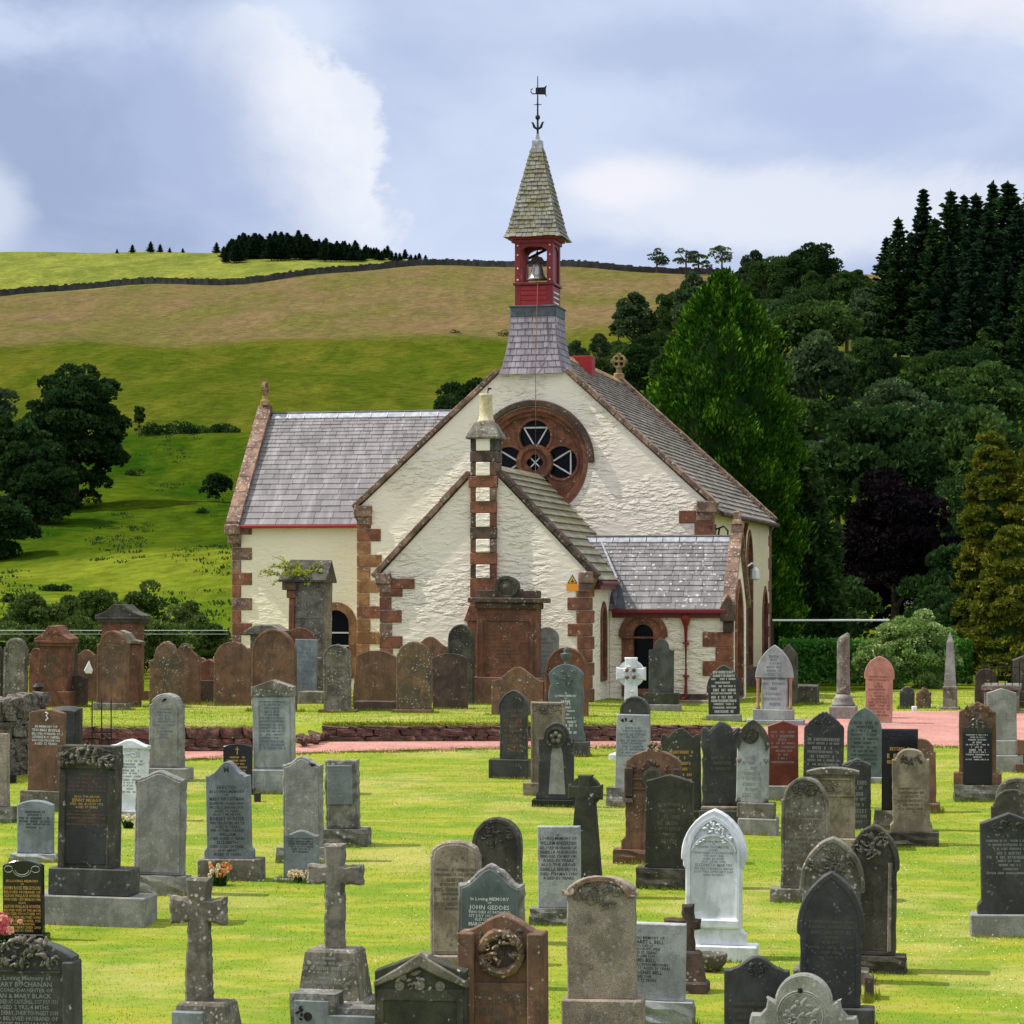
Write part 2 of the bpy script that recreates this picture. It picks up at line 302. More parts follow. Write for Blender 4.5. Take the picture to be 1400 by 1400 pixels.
# hill fields: mown / seeded / grazed bands, cloud shade and sunlit strips baked into colour
m, t, b = new_mat('hill_fields'); p = pos(t); sp_ = nd(t, 'ShaderNodeSeparateXYZ'); lk(t, p, sp_.inputs[0])
yy = mth(t, 'ADD', sp_.outputs[1], mth(t, 'MULTIPLY_ADD', noise(t, p, 0.012, 4, 0.5), 60, -30))
yy = mth(t, 'ADD', yy, mth(t, 'MULTIPLY_ADD', noise(t, p, 0.09, 3, 0.5), 10, -5))
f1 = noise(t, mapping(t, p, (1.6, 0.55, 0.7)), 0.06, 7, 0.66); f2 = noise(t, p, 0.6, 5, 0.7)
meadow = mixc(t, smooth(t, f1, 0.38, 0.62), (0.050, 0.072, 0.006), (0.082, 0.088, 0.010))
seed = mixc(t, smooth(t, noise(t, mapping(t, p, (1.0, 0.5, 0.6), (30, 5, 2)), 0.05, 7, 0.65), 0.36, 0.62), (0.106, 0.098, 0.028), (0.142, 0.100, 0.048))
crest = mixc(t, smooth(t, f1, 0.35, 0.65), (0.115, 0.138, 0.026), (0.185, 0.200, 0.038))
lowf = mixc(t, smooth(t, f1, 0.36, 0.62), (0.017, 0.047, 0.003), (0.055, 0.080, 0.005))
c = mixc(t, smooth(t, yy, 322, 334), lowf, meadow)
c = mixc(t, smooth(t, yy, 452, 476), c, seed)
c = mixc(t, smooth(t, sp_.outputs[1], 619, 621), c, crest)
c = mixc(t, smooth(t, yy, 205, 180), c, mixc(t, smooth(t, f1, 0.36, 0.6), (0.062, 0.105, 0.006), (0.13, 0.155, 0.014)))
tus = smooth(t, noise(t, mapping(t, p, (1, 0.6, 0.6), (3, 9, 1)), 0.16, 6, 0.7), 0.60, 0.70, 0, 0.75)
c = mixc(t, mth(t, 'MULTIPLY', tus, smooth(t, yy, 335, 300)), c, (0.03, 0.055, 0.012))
f3 = noise(t, mapping(t, p, (1, .4, .4)), 0.28, 5, 0.7)
c = mixc(t, 0.5, c, mixc(t, smooth(t, f2, .3, .7), (0.25, 0.25, 0.25), (0.75, 0.75, 0.75)), 'OVERLAY')
c = mixc(t, 0.3, c, mixc(t, smooth(t, f3, .3, .7), (0.25, 0.28, 0.3), (0.75, 0.72, 0.7)), 'OVERLAY')
lk(t, c, b.inputs['Base Color']); b.inputs['Roughness'].default_value = 1.0; b.inputs['Specular IOR Level'].default_value = 0.0
bump(t, b, noise(t, p, 0.9, 6, 0.7), 0.8, 0.5); MATS['hill_fields'] = m

def leaf_mat(key, a, b_, c_=None, trans=0.25, var=0.35):
    m, t, b = new_mat(key); oi = nd(t, 'ShaderNodeObjectInfo'); at = nd(t, 'ShaderNodeAttribute', attribute_name='tint')
    c = mixc(t, at.outputs['Fac'], a, b_)
    if c_: c = mixc(t, smooth(t, at.outputs['Fac'], 0.80, 0.95), c, c_)
    c = mixc(t, var, c, mixc(t, oi.outputs['Random'], (0.2, 0.25, 0.22), (0.78, 0.74, 0.7)), 'OVERLAY')
    df = nd(t, 'ShaderNodeBsdfDiffuse'); tr = nd(t, 'ShaderNodeBsdfTranslucent'); ms = nd(t, 'ShaderNodeMixShader'); ms.inputs[0].default_value = trans
    lk(t, c, df.inputs[0]); lk(t, c, tr.inputs[0]); lk(t, df.outputs[0], ms.inputs[1]); lk(t, tr.outputs[0], ms.inputs[2])
    lk(t, ms.outputs[0], t.nodes['Material Output'].inputs[0]); MATS[key] = m
leaf_mat('leaf_dark', (0.011, 0.030, 0.010), (0.042, 0.080, 0.022))
leaf_mat('leaf_mid', (0.020, 0.052, 0.012), (0.072, 0.122, 0.030))
leaf_mat('leaf_grey', (0.032, 0.062, 0.026), (0.082, 0.122, 0.052))
leaf_mat('leaf_cypress', (0.009, 0.036, 0.004), (0.046, 0.122, 0.009), (0.10, 0.21, 0.018), var=0.0, trans=0.08)
leaf_mat('leaf_conifer', (0.010, 0.026, 0.013), (0.030, 0.058, 0.026))
leaf_mat('leaf_copper', (0.006, 0.005, 0.006), (0.014, 0.010, 0.012), var=0.0, trans=0.1)
leaf_mat('leaf_gold', (0.060, 0.085, 0.010), (0.17, 0.18, 0.022), (0.25, 0.20, 0.035), var=0.0)
leaf_mat('leaf_shrub', (0.10, 0.19, 0.045), (0.26, 0.37, 0.11), (0.50, 0.55, 0.30), var=0.0)
leaf_mat('leaf_hedge', (0.05, 0.17, 0.028), (0.12, 0.30, 0.055), var=0.0)
leaf_mat('leaf_bush', (0.034, 0.070, 0.014), (0.12, 0.17, 0.045), (0.22, 0.25, 0.10))
leaf_mat('leaf_lime', (0.20, 0.26, 0.02), (0.36, 0.42, 0.04), (0.42, 0.36, 0.06), var=0.0, trans=0.4)

# ---------------------------------------------------------------- helpers
def tag(o, label=None, cat=None, group=None, kind=None):
    if label: o['label'] = label
    if cat: o['category'] = cat
    if group: o['group'] = group
    if kind: o['kind'] = kind
    return o
def empty(name, loc, rz=0.0, label=None, cat=None, group=None, rx=0.0, ry=0.0):
    o = bpy.data.objects.new(name, None); COL.objects.link(o); o.location = loc; o.rotation_euler = (rx, ry, rz)
    o.empty_display_size = 0.2
    return tag(o, label, cat, group)
class MB:
    """collects polygons; build() links them as one mesh object"""
    def __init__(s): s.v = []; s.f = []; s.t = []
    def poly(s, pts, tint=0.5):
        i = len(s.v); s.v += [tuple(p) for p in pts]; s.f.append(tuple(range(i, i+len(pts)))); s.t.append(tint)
    def mesh(s, v, f, tint=0.5):
        i = len(s.v); s.v += [tuple(p) for p in v]; s.f += [tuple(i+k for k in q) for q in f]; s.t += [tint]*len(f)
    def box(s, x0, x1, y0, y1, z0, z1, c=0.0, M=None, tint=0.5):
        if c <= 0:
            v = [(x, y, z) for z in (z0, z1) for y in (y0, y1) for x in (x0, x1)]
            f = [(0, 2, 3, 1), (4, 5, 7, 6), (0, 1, 5, 4), (2, 6, 7, 3), (0, 4, 6, 2), (1, 3, 7, 5)]
        else:
            v = []; f = []
            xs, ys, zs = (x0, x1), (y0, y1), (z0, z1); idx = {}
            for ix in (0, 1):
                for iy in (0, 1):
                    for iz in (0, 1):
                        sx, sy, sz = c*(1-2*ix), c*(1-2*iy), c*(1-2*iz)
                        for ax in range(3):
                            p = [xs[ix]+sx, ys[iy]+sy, zs[iz]+sz]; p[ax] = (xs[ix], ys[iy], zs[iz])[ax]
                            idx[(ix, iy, iz, ax)] = len(v); v.append(p)
            for ax in range(3):
                o1, o2 = [a for a in range(3) if a != ax]
                for side in (0, 1):
                    q = []
                    for a, b in ((0, 0), (1, 0), (1, 1), (0, 1)):
                        k = [0, 0, 0]; k[ax] = side; k[o1] = a; k[o2] = b; q.append(idx[(*k, ax)])
                    f.append(tuple(q))
                for a in (0, 1):
                    for b in (0, 1):
                        k0 = [0, 0, 0]; k1 = [0, 0, 0]; k1[ax] = 1; k0[o1] = k1[o1] = a; k0[o2] = k1[o2] = b
                        f.append((idx[(*k0, o1)], idx[(*k0, o2)], idx[(*k1, o2)], idx[(*k1, o1)]))
            for ix in (0, 1):
                for iy in (0, 1):
                    for iz in (0, 1): f.append((idx[(ix, iy, iz, 0)], idx[(ix, iy, iz, 1)], idx[(ix, iy, iz, 2)]))
        if M is not None: v = [M @ Vector(p) for p in v]
        s.mesh(v, f, tint); return s
    def tube(s, pts, r, n=6, cap=True):
        pts = [Vector(p) for p in pts]; rings = []
        rr = r if isinstance(r, (list, tuple)) else [r]*len(pts)
        for i, p in enumerate(pts):
            d = (pts[min(i+1, len(pts)-1)] - pts[max(i-1, 0)]).normalized()
            a = d.cross(Vector((0, 0, 1)));
            if a.length < 1e-3: a = d.cross(Vector((0, 1, 0)))
            a.normalize(); b = d.cross(a)
            rings.append([p + (a*math.cos(2*math.pi*k/n) + b*math.sin(2*math.pi*k/n))*rr[i] for k in range(n)])
        v = [q for ring in rings for q in ring]; f = []
        for i in range(len(pts)-1):
            for k in range(n): f.append((i*n+k, i*n+(k+1) % n, (i+1)*n+(k+1) % n, (i+1)*n+k))
        if cap: f.append(tuple(range(n))); f.append(tuple(range((len(pts)-1)*n, len(pts)*n)))
        s.mesh(v, f); return s
    def lathe(s, prof, n=16, M=None, sq=False):
        v = []; f = []
        for r, z in prof:
            for k in range(n):
                a = 2*math.pi*(k+0.5)/n; q = 1.0
                if sq: q = 1/max(abs(math.cos(a)), abs(math.sin(a)))
                v.append((r*math.cos(a)*q, r*math.sin(a)*q, z))
        for i in range(len(prof)-1):
            for k in range(n): f.append((i*n+k, i*n+(k+1) % n, (i+1)*n+(k+1) % n, (i+1)*n+k))
        f.append(tuple(range(n))); f.append(tuple(range((len(prof)-1)*n, len(prof)*n)))
        if M is not None: v = [M @ Vector(p) for p in v]
        s.mesh(v, f); return s
    def extrude(s, out, y0, y1, c=0.012, M=None):
        """outline in x,z pushed from y0 (front) to y1 (back) with chamfered edges"""
        n = len(out); ins = inset(out, c) if c > 0 else out
        v = []
        if c > 0:
            v += [(x, y0, z) for x, z in ins] + [(x, y0+c, z) for x, z in out] + [(x, y1-c, z) for x, z in out] + [(x, y1, z) for x, z in ins]; lay = 4
        else: v += [(x, y0, z) for x, z in out] + [(x, y1, z) for x, z in out]; lay = 2
        f = []
        for k in range(lay-1):
            for i in range(n): f.append((k*n+i, k*n+(i+1) % n, (k+1)*n+(i+1) % n, (k+1)*n+i))
        tri = tessellate_polygon([[Vector((x, z, 0)) for x, z in (ins if c > 0 else out)]])
        f += [tuple(t) for t in tri] + [tuple((lay-1)*n+i for i in t) for t in tri]
        if M is not None: v = [M @ Vector(p) for p in v]
        s.mesh(v, f); return s
    def plate(s, out, holes, y0, y1, M=None):
        """wall-like plate with real openings; out/holes in x,z"""
        loops = [out] + list(holes)
        flat = [p for l in loops for p in l]
        tri = tessellate_polygon([[Vector((x, z, 0)) for x, z in l] for l in loops])
        n = len(flat)
        v = [(x, y0, z) for x, z in flat] + [(x, y1, z) for x, z in flat]
        f = [tuple(t) for t in tri] + [tuple(n+i for i in t) for t in tri]
        o = 0
        for l in loops:
            k = len(l)
            for i in range(k): f.append((o+i, o+(i+1) % k, n+o+(i+1) % k, n+o+i))
            o += k
        if M is not None: v = [M @ Vector(p) for p in v]
        s.mesh(v, f); return s
    def build(s, name, mat, parent=None, smooth_=False, fix=True, tint=False, loc=None):
        me = bpy.data.meshes.new(name); me.from_pydata(s.v, [], s.f)
        if tint:
            a = me.attributes.new('tint', 'FLOAT', 'FACE'); a.data.foreach_set('value', np.array(s.t, dtype=np.float32))
        if fix:
            bm = bmesh.new(); bm.from_mesh(me); bmesh.ops.recalc_face_normals(bm, faces=bm.faces); bm.to_mesh(me); bm.free()
        if smooth_: me.polygons.foreach_set('use_smooth', [True]*len(me.polygons))
        me.materials.append(MATS[mat]); me.update()
        o = bpy.data.objects.new(name, me); COL.objects.link(o)
        if name in ('inscription', 'worn_inscription', 'carving', 'crest', 'petals', 'leaves', 'stems'): o['kind'] = 'stuff'
        if parent is not None: o.parent = parent
        if loc: o.location = loc
        return o
def inset(out, c):
    n = len(out); res = []
    area = sum(out[i][0]*out[(i+1) % n][1] - out[(i+1) % n][0]*out[i][1] for i in range(n)); sg = 1 if area > 0 else -1
    for i in range(n):
        p0, p1, p2 = Vector(out[i-1]), Vector(out[i]), Vector(out[(i+1) % n])
        d1, d2 = (p1-p0), (p2-p1)
        if d1.length < 1e-7: d1 = d2
        if d2.length < 1e-7: d2 = d1
        d1.normalize(); d2.normalize()
        n1 = Vector((-d1.y, d1.x))*sg; n2 = Vector((-d2.y, d2.x))*sg
        b = n1+n2; k = b.length
        if k < 1e-3: b = n1; q = 1
        else: b /= k; q = min(2.0, 1/max(0.35, b.dot(n1)))
        res.append((p1.x + b.x*c*q, p1.y + b.y*c*q))
    return res
def mesh_np(name, verts, quads, mat, parent=None, tint=None, tri=False):
    me = bpy.data.meshes.new(name); nv, nf = len(verts), len(quads); k = quads.shape[1]
    me.vertices.add(nv); me.vertices.foreach_set('co', verts.astype(np.float32).ravel())
    me.loops.add(nf*k); me.loops.foreach_set('vertex_index', quads.astype(np.int32).ravel())
    me.polygons.add(nf); me.polygons.foreach_set('loop_start', np.arange(0, nf*k, k, dtype=np.int32))
    if tint is not None:
        a = me.attributes.new('tint', 'FLOAT', 'FACE'); a.data.foreach_set('value', tint.astype(np.float32))
    me.update(calc_edges=True); me.materials.append(MATS[mat])
    if parent is False: return me
    o = bpy.data.objects.new(name, me); COL.objects.link(o)
    if parent is not None: o.parent = parent
    return o
def share(name, me, parent=None, loc=(0, 0, 0), rot=(0, 0, 0), scale=(1, 1, 1)):
    o = bpy.data.objects.new(name, me); COL.objects.link(o); o.parent = parent
    o.location = loc; o.rotation_euler = rot; o.scale = scale; return o
def arc(cx, cz, r, a0, a1, n): return [(cx + r*math.cos(R(a0+(a1-a0)*i/n)), cz + r*math.sin(R(a0+(a1-a0)*i/n))) for i in range(n+1)]
def circle(cx, cz, r, n=32): return arc(cx, cz, r, 0, 360*(n-1)/n, n-1)

# ---------------------------------------------------------------- terrain
def sstep(a, b, x):
    t = np.clip((x-a)/(b-a), 0, 1); return t*t*(3-2*t)
def zg(X, Y):
    X = np.asarray(X, float); Y = np.asarray(Y, float)
    px = 700 + F*X/np.maximum(Y, 5)
    plane = -6.55 + 0.0557*Y
    yw = 54.9 + (56.75-54.9)*sstep(350, 445, px)
    zt = -2.98 - 0.035*np.maximum(0, X-1)
    ramp = 0.22 + 2.6*np.exp(-((px-402)/24)**2)           # the wall has a worn gap here
    ter = plane + (zt-plane)*sstep(0, 1, (Y-yw)/ramp)
    right = np.minimum(plane, -3.02)
    t = sstep(985, 1090, px)
    return np.where(Y > 75, -3.05, (1-t)*ter + t*right)
def Yof(y): return F*6.55/(y-610.0)                       # distance at which the sloping lawn shows on row y
def at(px, y=None, Y=None):
    if Y is None: Y = Yof(y)
    X = (px-700)/F*Y; return Vector((X, Y, float(zg(X, Y))))
xs = np.concatenate([np.linspace(-70, -16, 28)[:-1], np.arange(-16, 16.01, 0.4), np.linspace(16, 70, 28)[1:]])
ys = np.concatenate([np.arange(-8, 24, 2.0), np.arange(24, 54, 0.5), np.arange(54, 58, 0.06), np.arange(58, 76.3, 0.5)])
GX, GY = np.meshgrid(xs, ys); GZ = zg(GX, GY)
rs = np.random.RandomState(5)
def wobble(X, Y, a=0.02): return a*(np.sin(X*1.3+0.7*Y)+np.sin(X*0.6-1.1*Y+2)+0.6*np.sin(2.3*X+1.9*Y))
V = np.stack([GX, GY, GZ + wobble(GX, GY, 0.008)], -1).reshape(-1, 3)
ny, nx = GX.shape; ii = np.arange(ny*nx).reshape(ny, nx)
Q = np.stack([ii[:-1, :-1], ii[:-1, 1:], ii[1:, 1:], ii[1:, :-1]], -1).reshape(-1, 4)
o = mesh_np('lawn_ground', V, Q, 'lawn'); tag(o, kind='structure')
o.data.polygons.foreach_set('use_smooth', [True]*len(o.data.polygons))

tab_px = np.array([-700, 0, 300, 450, 600, 800, 1000, 1200, 1400, 2200], float)
tab_Y = np.array([75, 100, 150, 200, 260, 330, 420, 520, 620, 680, 760, 1000], float)
tab_y = np.array([
 [947]*10, [922]*10,
 [838, 836, 836, 836, 836, 832, 822, 805, 795, 790],
 [764, 762, 757, 755, 752, 745, 722, 702, 692, 690],
 [692, 690, 685, 683, 680, 668, 632, 602, 590, 585],
 [596, 592, 585, 582, 580, 566, 528, 492, 480, 475],
 [505, 503, 500, 499, 498, 488, 456, 442, 436, 430],
 [446, 442, 436, 430, 424, 420, 408, 405, 404, 402],
 [412, 404, 387, 373, 362, 368, 375, 379, 380, 380],
 [376, 368, 365, 356, 362, 374, 382, 384, 385, 385],
 [346, 346, 348, 344, 366, 388, 392, 392, 392, 392],
 [420]*10], float)
tab_z = (HY - tab_y)/F*tab_Y[:, None]
fpx = np.linspace(-900, 2400, 111); fY = np.concatenate([np.linspace(75.5, 300, 120), np.linspace(304, 800, 110), np.linspace(820, 1000, 6)])
tmp = np.stack([np.interp(fpx, tab_px, tab_z[i]) for i in range(len(tab_Y))])
def pchip(x, y, q):
    h = np.diff(x); d = np.diff(y)/h; m = np.zeros(len(x)); m[0], m[-1] = d[0], d[-1]
    for i in range(1, len(x)-1):
        m[i] = 0 if d[i-1]*d[i] <= 0 else 2*d[i-1]*d[i]/(d[i-1]+d[i])
    k = np.clip(np.searchsorted(x, q)-1, 0, len(x)-2); t = (q-x[k])/h[k]
    return ((1+2*t)*(1-t)**2)*y[k] + t*(1-t)**2*h[k]*m[k] + t*t*(3-2*t)*y[k+1] + t*t*(t-1)*h[k]*m[k+1]
FZ = np.stack([pchip(tab_Y, tmp[:, j], fY) for j in range(len(fpx))], 1)
kern = np.exp(-np.linspace(-2, 2, 9)**2); kern /= kern.sum()
FZ = np.stack([np.convolve(np.pad(FZ[i], 4, 'edge'), kern, 'valid') for i in range(len(fY))])
FPX, FYY = np.meshgrid(fpx, fY); FX = (FPX-700)/F*FYY
lump = (np.sin(FX*0.11+0.05*FYY)+np.sin(FX*0.07-0.09*FYY+1)+np.sin(0.19*FX+0.13*FYY))*0.35*sstep(110, 180, FYY)*sstep(900, 500, FYY)
FZ = FZ + lump
def zfar(px, Y):
    j = np.interp(px, fpx, np.arange(len(fpx))); i = np.interp(Y, fY, np.arange(len(fY)))
    j0 = min(int(j), len(fpx)-2); i0 = min(int(i), len(fY)-2); a = j-j0; b = i-i0
    return FZ[i0, j0]*(1-a)*(1-b)+FZ[i0, j0+1]*a*(1-b)+FZ[i0+1, j0]*(1-a)*b+FZ[i0+1, j0+1]*a*b
V = np.stack([FX, FYY, FZ], -1).reshape(-1, 3); ny, nx = FX.shape; ii = np.arange(ny*nx).reshape(ny, nx)
Q = np.stack([ii[:-1, :-1], ii[:-1, 1:], ii[1:, 1:], ii[1:, :-1]], -1).reshape(-1, 4)
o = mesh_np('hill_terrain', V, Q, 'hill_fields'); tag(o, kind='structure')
o.data.polygons.foreach_set('use_smooth', [True]*len(o.data.polygons))
def far_at(px, Y): return Vector(((px-700)/F*Y, Y, zfar(px, Y)))

# pink gravel path in front of the retaining wall, opening into the drive on the right
front = [(-260, 1046), (100, 1043), (250, 1040), (420, 1031), (700, 1023), (1000, 1020), (1230, 1021), (1320, 1023), (1560, 1032)]
back = [(-260, 1036), (100, 1032), (250, 1028.5), (345, 1026.5), (440, 1016), (700, 1015), (850, 1014), (1000, 1009), (1100, 985), (1180, 974), (1230, 973), (1330, 973), (1560, 974)]
mb = MB(); pxs = np.linspace(-260, 1560, 92); vv = []
fy = np.interp(pxs, *zip(*front)); by = np.interp(pxs, *zip(*back)); rows = 9
for i, x in enumerate(pxs):
    for k in range(rows):
        tq = (0, .02, .15, .3, .5, .7, .85, .98, 1)[k]; Y = Yof(fy[i])*(1-tq)+Yof(by[i])*tq
        if k in (0, rows-1): Y += 0.10*math.sin(i*1.7)+0.06*math.sin(i*3.1)
        X = (x-700)/F*Y; vv.append((X, Y, float(zg(X, min(Y, 54.85 if x < 350 else 75))) + (0.035 if 0 < k < rows-1 else -0.02)))
ff = [(i*rows+k, (i+1)*rows+k, (i+1)*rows+k+1, i*rows+k+1) for i in range(len(pxs)-1) for k in range(rows-1)]
mb.mesh(vv, ff); tag(mb.build('gravel_path', 'gravel_pink'), kind='structure')

# rock pieces shared by all rubble work
def rock_mesh(name, seed, mat, n=2, amp=0.16, boxy=0.75):
    r = np.random.RandomState(seed); bm = bmesh.new(); bmesh.ops.create_cube(bm, size=1.0)
    bmesh.ops.subdivide_edges(bm, edges=bm.edges, cuts=n-1, use_grid_fill=True)
    for v in bm.verts:
        p = v.co.normalized()*0.58; v.co = v.co*boxy + p*(1-boxy); v.co += Vector(r.uniform(-1, 1, 3)*amp*0.5)
    me = bpy.data.meshes.new(name); bm.to_mesh(me); bm.free(); me.materials.append(MATS[mat]); return me
ROCK = {m: [rock_mesh('stone', 20+i, m, 2, 0.2) for i in range(6)] for m in ('rubble', 'rubble_grey', 'rock')}

def rubble_wall(name, label, p0, p1, h, mat, thick=0.3, course=0.14, length=0.34, cope=False, z0=None, group=None):
    """courses of separate stones between two ground points"""
    p0, p1 = Vector(p0), Vector(p1); d = p1-p0; ln = Vector((d.x, d.y)).length; a = math.atan2(d.y, d.x)
    e = empty(name, p0, a, label, 'wall', group); n_ = 0
    core = MB(); core.box(0, ln, 0.05, thick, -0.2, h-0.06); core.build('core', mat, e)
    z = 0.0
    while z < h-0.03:
        hh = min(course*rnd.uniform(0.75, 1.3), h-z); x = -rnd.uniform(0, 0.15)
        if h-z-hh < 0.05: hh = h-z
        while x < ln:
            l = length*rnd.uniform(0.55, 1.5)
            if x+l > ln+0.1: l = ln+0.05-x
            if l > 0.05 and n_ < 295:
                share('stone', rnd.choice(ROCK[mat]), e, (x+l/2, 0.10+rnd.uniform(-0.03, 0.03), d.z*(x/ln)+z+hh/2), (rnd.uniform(-.06, .06), rnd.uniform(-.05, .05), rnd.uniform(-.06, .06)), (l*1.02, 0.30, hh*1.06)); n_ += 1
            x += l
        z += hh
    if cope:
        x = 0
        while x < ln:
            l = rnd.uniform(0.12, 0.22)
            share('cope_stone', rnd.choice(ROCK[mat]), e, (x+l/2, thick/2, d.z*(x/ln)+h+0.08), (rnd.uniform(-.1, .1), rnd.uniform(-.2, .3), rnd.uniform(-.1, .1)), (l*1.25, thick*1.25, rnd.uniform(0.26, 0.36))); x += l
    return e
def wp(px, Y, z): return Vector(((px-700)/F*Y, Y, z))
rubble_wall('retaining_wall', 'low red sandstone retaining wall between the pink path and the grass terrace, right of the gap', wp(443, 56.62, -3.41), wp(990, 56.62, -3.40), 0.38, 'rubble', 0.32, 0.15, 0.42)
rubble_wall('retaining_wall', 'taller rubble retaining wall on the left of the gap behind the tall pale headstone', wp(60, 54.75, -3.53), wp(352, 54.75, -3.53), 0.56, 'rubble', 0.3, 0.17, 0.36)
rubble_wall('field_dyke', 'dark rubble wall end with upright coping stones at the left edge', wp(-70, 49.6, -4.0), wp(60, 51.6, -3.72), 1.42, 'rubble_grey', 0.42, 0.17, 0.26, cope=True)
e = empty('fallen_stones', at(415, Y=55.6), 0, 'loose fallen stones in the worn gap of the retaining wall', 'stones')
for i in range(12):
    share('stone', rnd.choice(ROCK['rubble']), e, (rnd.uniform(-0.35, 0.45), rnd.uniform(-0.4, 1.1), 0.06+rnd.uniform(0, .18)), (rnd.random(), rnd.random(), rnd.random()*3), (rnd.uniform(.12, .32), rnd.uniform(.12, .25), rnd.uniform(.08, .16)))

# drystone dyke along the top of the hill
mb = MB(); pts = []
for px in np.arange(-160, 1000, 4.2):
    Y = 620 + 3*math.sin(px*0.013); pts.append(far_at(px, Y))
for i in range(len(pts)-1):
    a, b = pts[i], pts[i+1]; hgt = rnd.uniform(1.35, 1.75); d = (b-a); c = rnd.uniform(-.12, .12)
    v = [a+Vector((0, -0.4+c, -1)), b+Vector((0.05, -0.4+c, -1)), b+Vector((0.05, 0.4, -1)), a+Vector((0, 0.4, -1)), a+Vector((0, -0.22+c, hgt)), b+Vector((0.05, -0.22+c, hgt+rnd.uniform(-.12, .12))), b+Vector((0.05, 0.2, hgt)), a+Vector((0, 0.2, hgt))]
    mb.mesh(v, [(0, 1, 5, 4), (4, 5, 6, 7), (3, 7, 6, 2), (0, 4, 7, 3), (1, 2, 6, 5)])
plain('dyke_far', (0.042, 0.040, 0.034), 0.95, var=0.4, bs=0.6)
tag(mb.build('drystone_dyke', 'dyke_far'), 'long dark drystone dyke running along the top of the hill field', 'wall')

# ---------------------------------------------------------------- church (local axes: x along the gable, y into the nave, z up from the floor)
Y0 = 75.6; FL = -3.02
church = empty('church', ((732-700)/F*Y0, Y0, FL), -YAW, 'cream painted stone church with red sandstone trim, slate roofs and a red bell turret', 'church')
UC, HWN, ZE, ZA = -0.1, 5.32, 5.45, 10.30      # nave centre, half width, eaves and apex
NL = 14.75
slN = (ZA-ZE)/HWN
def MX(u): return Matrix.Translation((u, 0, 0)) @ Matrix.Rotation(R(90), 4, 'Z')   # x->y, y->-x : plate facing +u
def archpts(cx, z0, zs, hw, rise, n=10):
    """opening: jambs from z0 to the spring zs, two-centred or round head"""
    Rr = (hw*hw+rise*rise)/(2*hw); out = [(cx-hw, z0), (cx-hw, zs)]
    amax = math.degrees(math.atan2(rise, Rr-hw)) if Rr > hw else 90
    for i in range(1, n+1):
        a = R(180-amax*i/n); out.append((cx-hw+Rr+Rr*math.cos(a), zs+Rr*math.sin(a)))
    for i in range(n-1, -1, -1):
        a = R(amax*i/n); out.append((cx+hw-Rr+Rr*math.cos(a), zs+Rr*math.sin(a)))
    out.append((cx+hw, z0)); return out
# nave walls
RC = (0.0-0.06, 3.74+3.02); RR = 1.62
mb = MB()
mb.plate([(UC-HWN, -0.3), (UC+HWN, -0.3), (UC+HWN, ZE), (UC+.98, ZA-.98*slN), (UC-.98, ZA-.98*slN), (UC-HWN, ZE)], [circle(RC[0], RC[1], RR, 48)], 0, 0.5)
gable = mb.build('gable_wall', 'wall_cream', church)
lan = [(8.85, 0.62, 4.8), (13.05, 0.60, 2.98)]
holes = [archpts(c, 0.55, top-0.95, hw, 0.95) for c, hw, top in lan]
mb = MB(); mb.plate([(0.0, -0.3), (NL, -0.3), (NL, ZE), (0.0, ZE)], holes, 0, 0.5, MX(UC+HWN)); nside = mb.build('side_wall', 'wall_ochre', church)
mb = MB(); mb.box(UC-HWN, UC-HWN+0.5, 0.5, NL-0.5, -0.3, ZE); mb.box(UC-HWN+0.01, UC+HWN-0.6, NL-0.5, NL-0.02, -0.3, ZE)
mb.poly([(UC-HWN, NL-0.02, ZE), (UC+HWN, NL-0.02, ZE), (UC, NL-0.02, ZA)]); mb.build('back_wall', 'wall_warm', church)
mb = MB(); mb.box(0.06, NL-0.1, 0.012, 0.04, -0.3, 0.45, M=MX(UC+HWN)); mb.v = [(x+0.05, y, z) for x, y, z in mb.v]; mb.build('base_course', 'coping_dark', church)

def lancet(parent, c, hw, z0, top, rise, M, mat='quoin', fr=0.16):
    outer = archpts(c, z0-0.12, top-rise, hw+fr, rise+fr*0.9); inner = archpts(c, z0, top-rise, hw-0.02, rise-0.02)
    f = MB(); f.plate(outer, [inner], -0.04, 0.10, M); wdw = f.build('window', mat, parent)
    g = MB(); g.plate(archpts(c, z0-.02, top-rise, hw+0.02, rise+0.02), [], 0.16, 0.18, M); g.build('pane', 'glass_dark', wdw)
    b = MB(); b.box(c-0.02, c+0.02, 0.13, 0.155, z0, top-0.25, M=M)
    for k in range(1, 5):
        zz = z0+(top-rise-z0)*k/4.5; b.box(c-hw+.03, c+hw-.03, 0.13, 0.155, zz-0.015, zz+0.015, M=M)
    b.build('glazing_bar', 'wood_dark', wdw); return wdw
for c, hw, top in lan: lancet(church, c, hw, 0.55, top, 0.95, MX(UC+HWN))

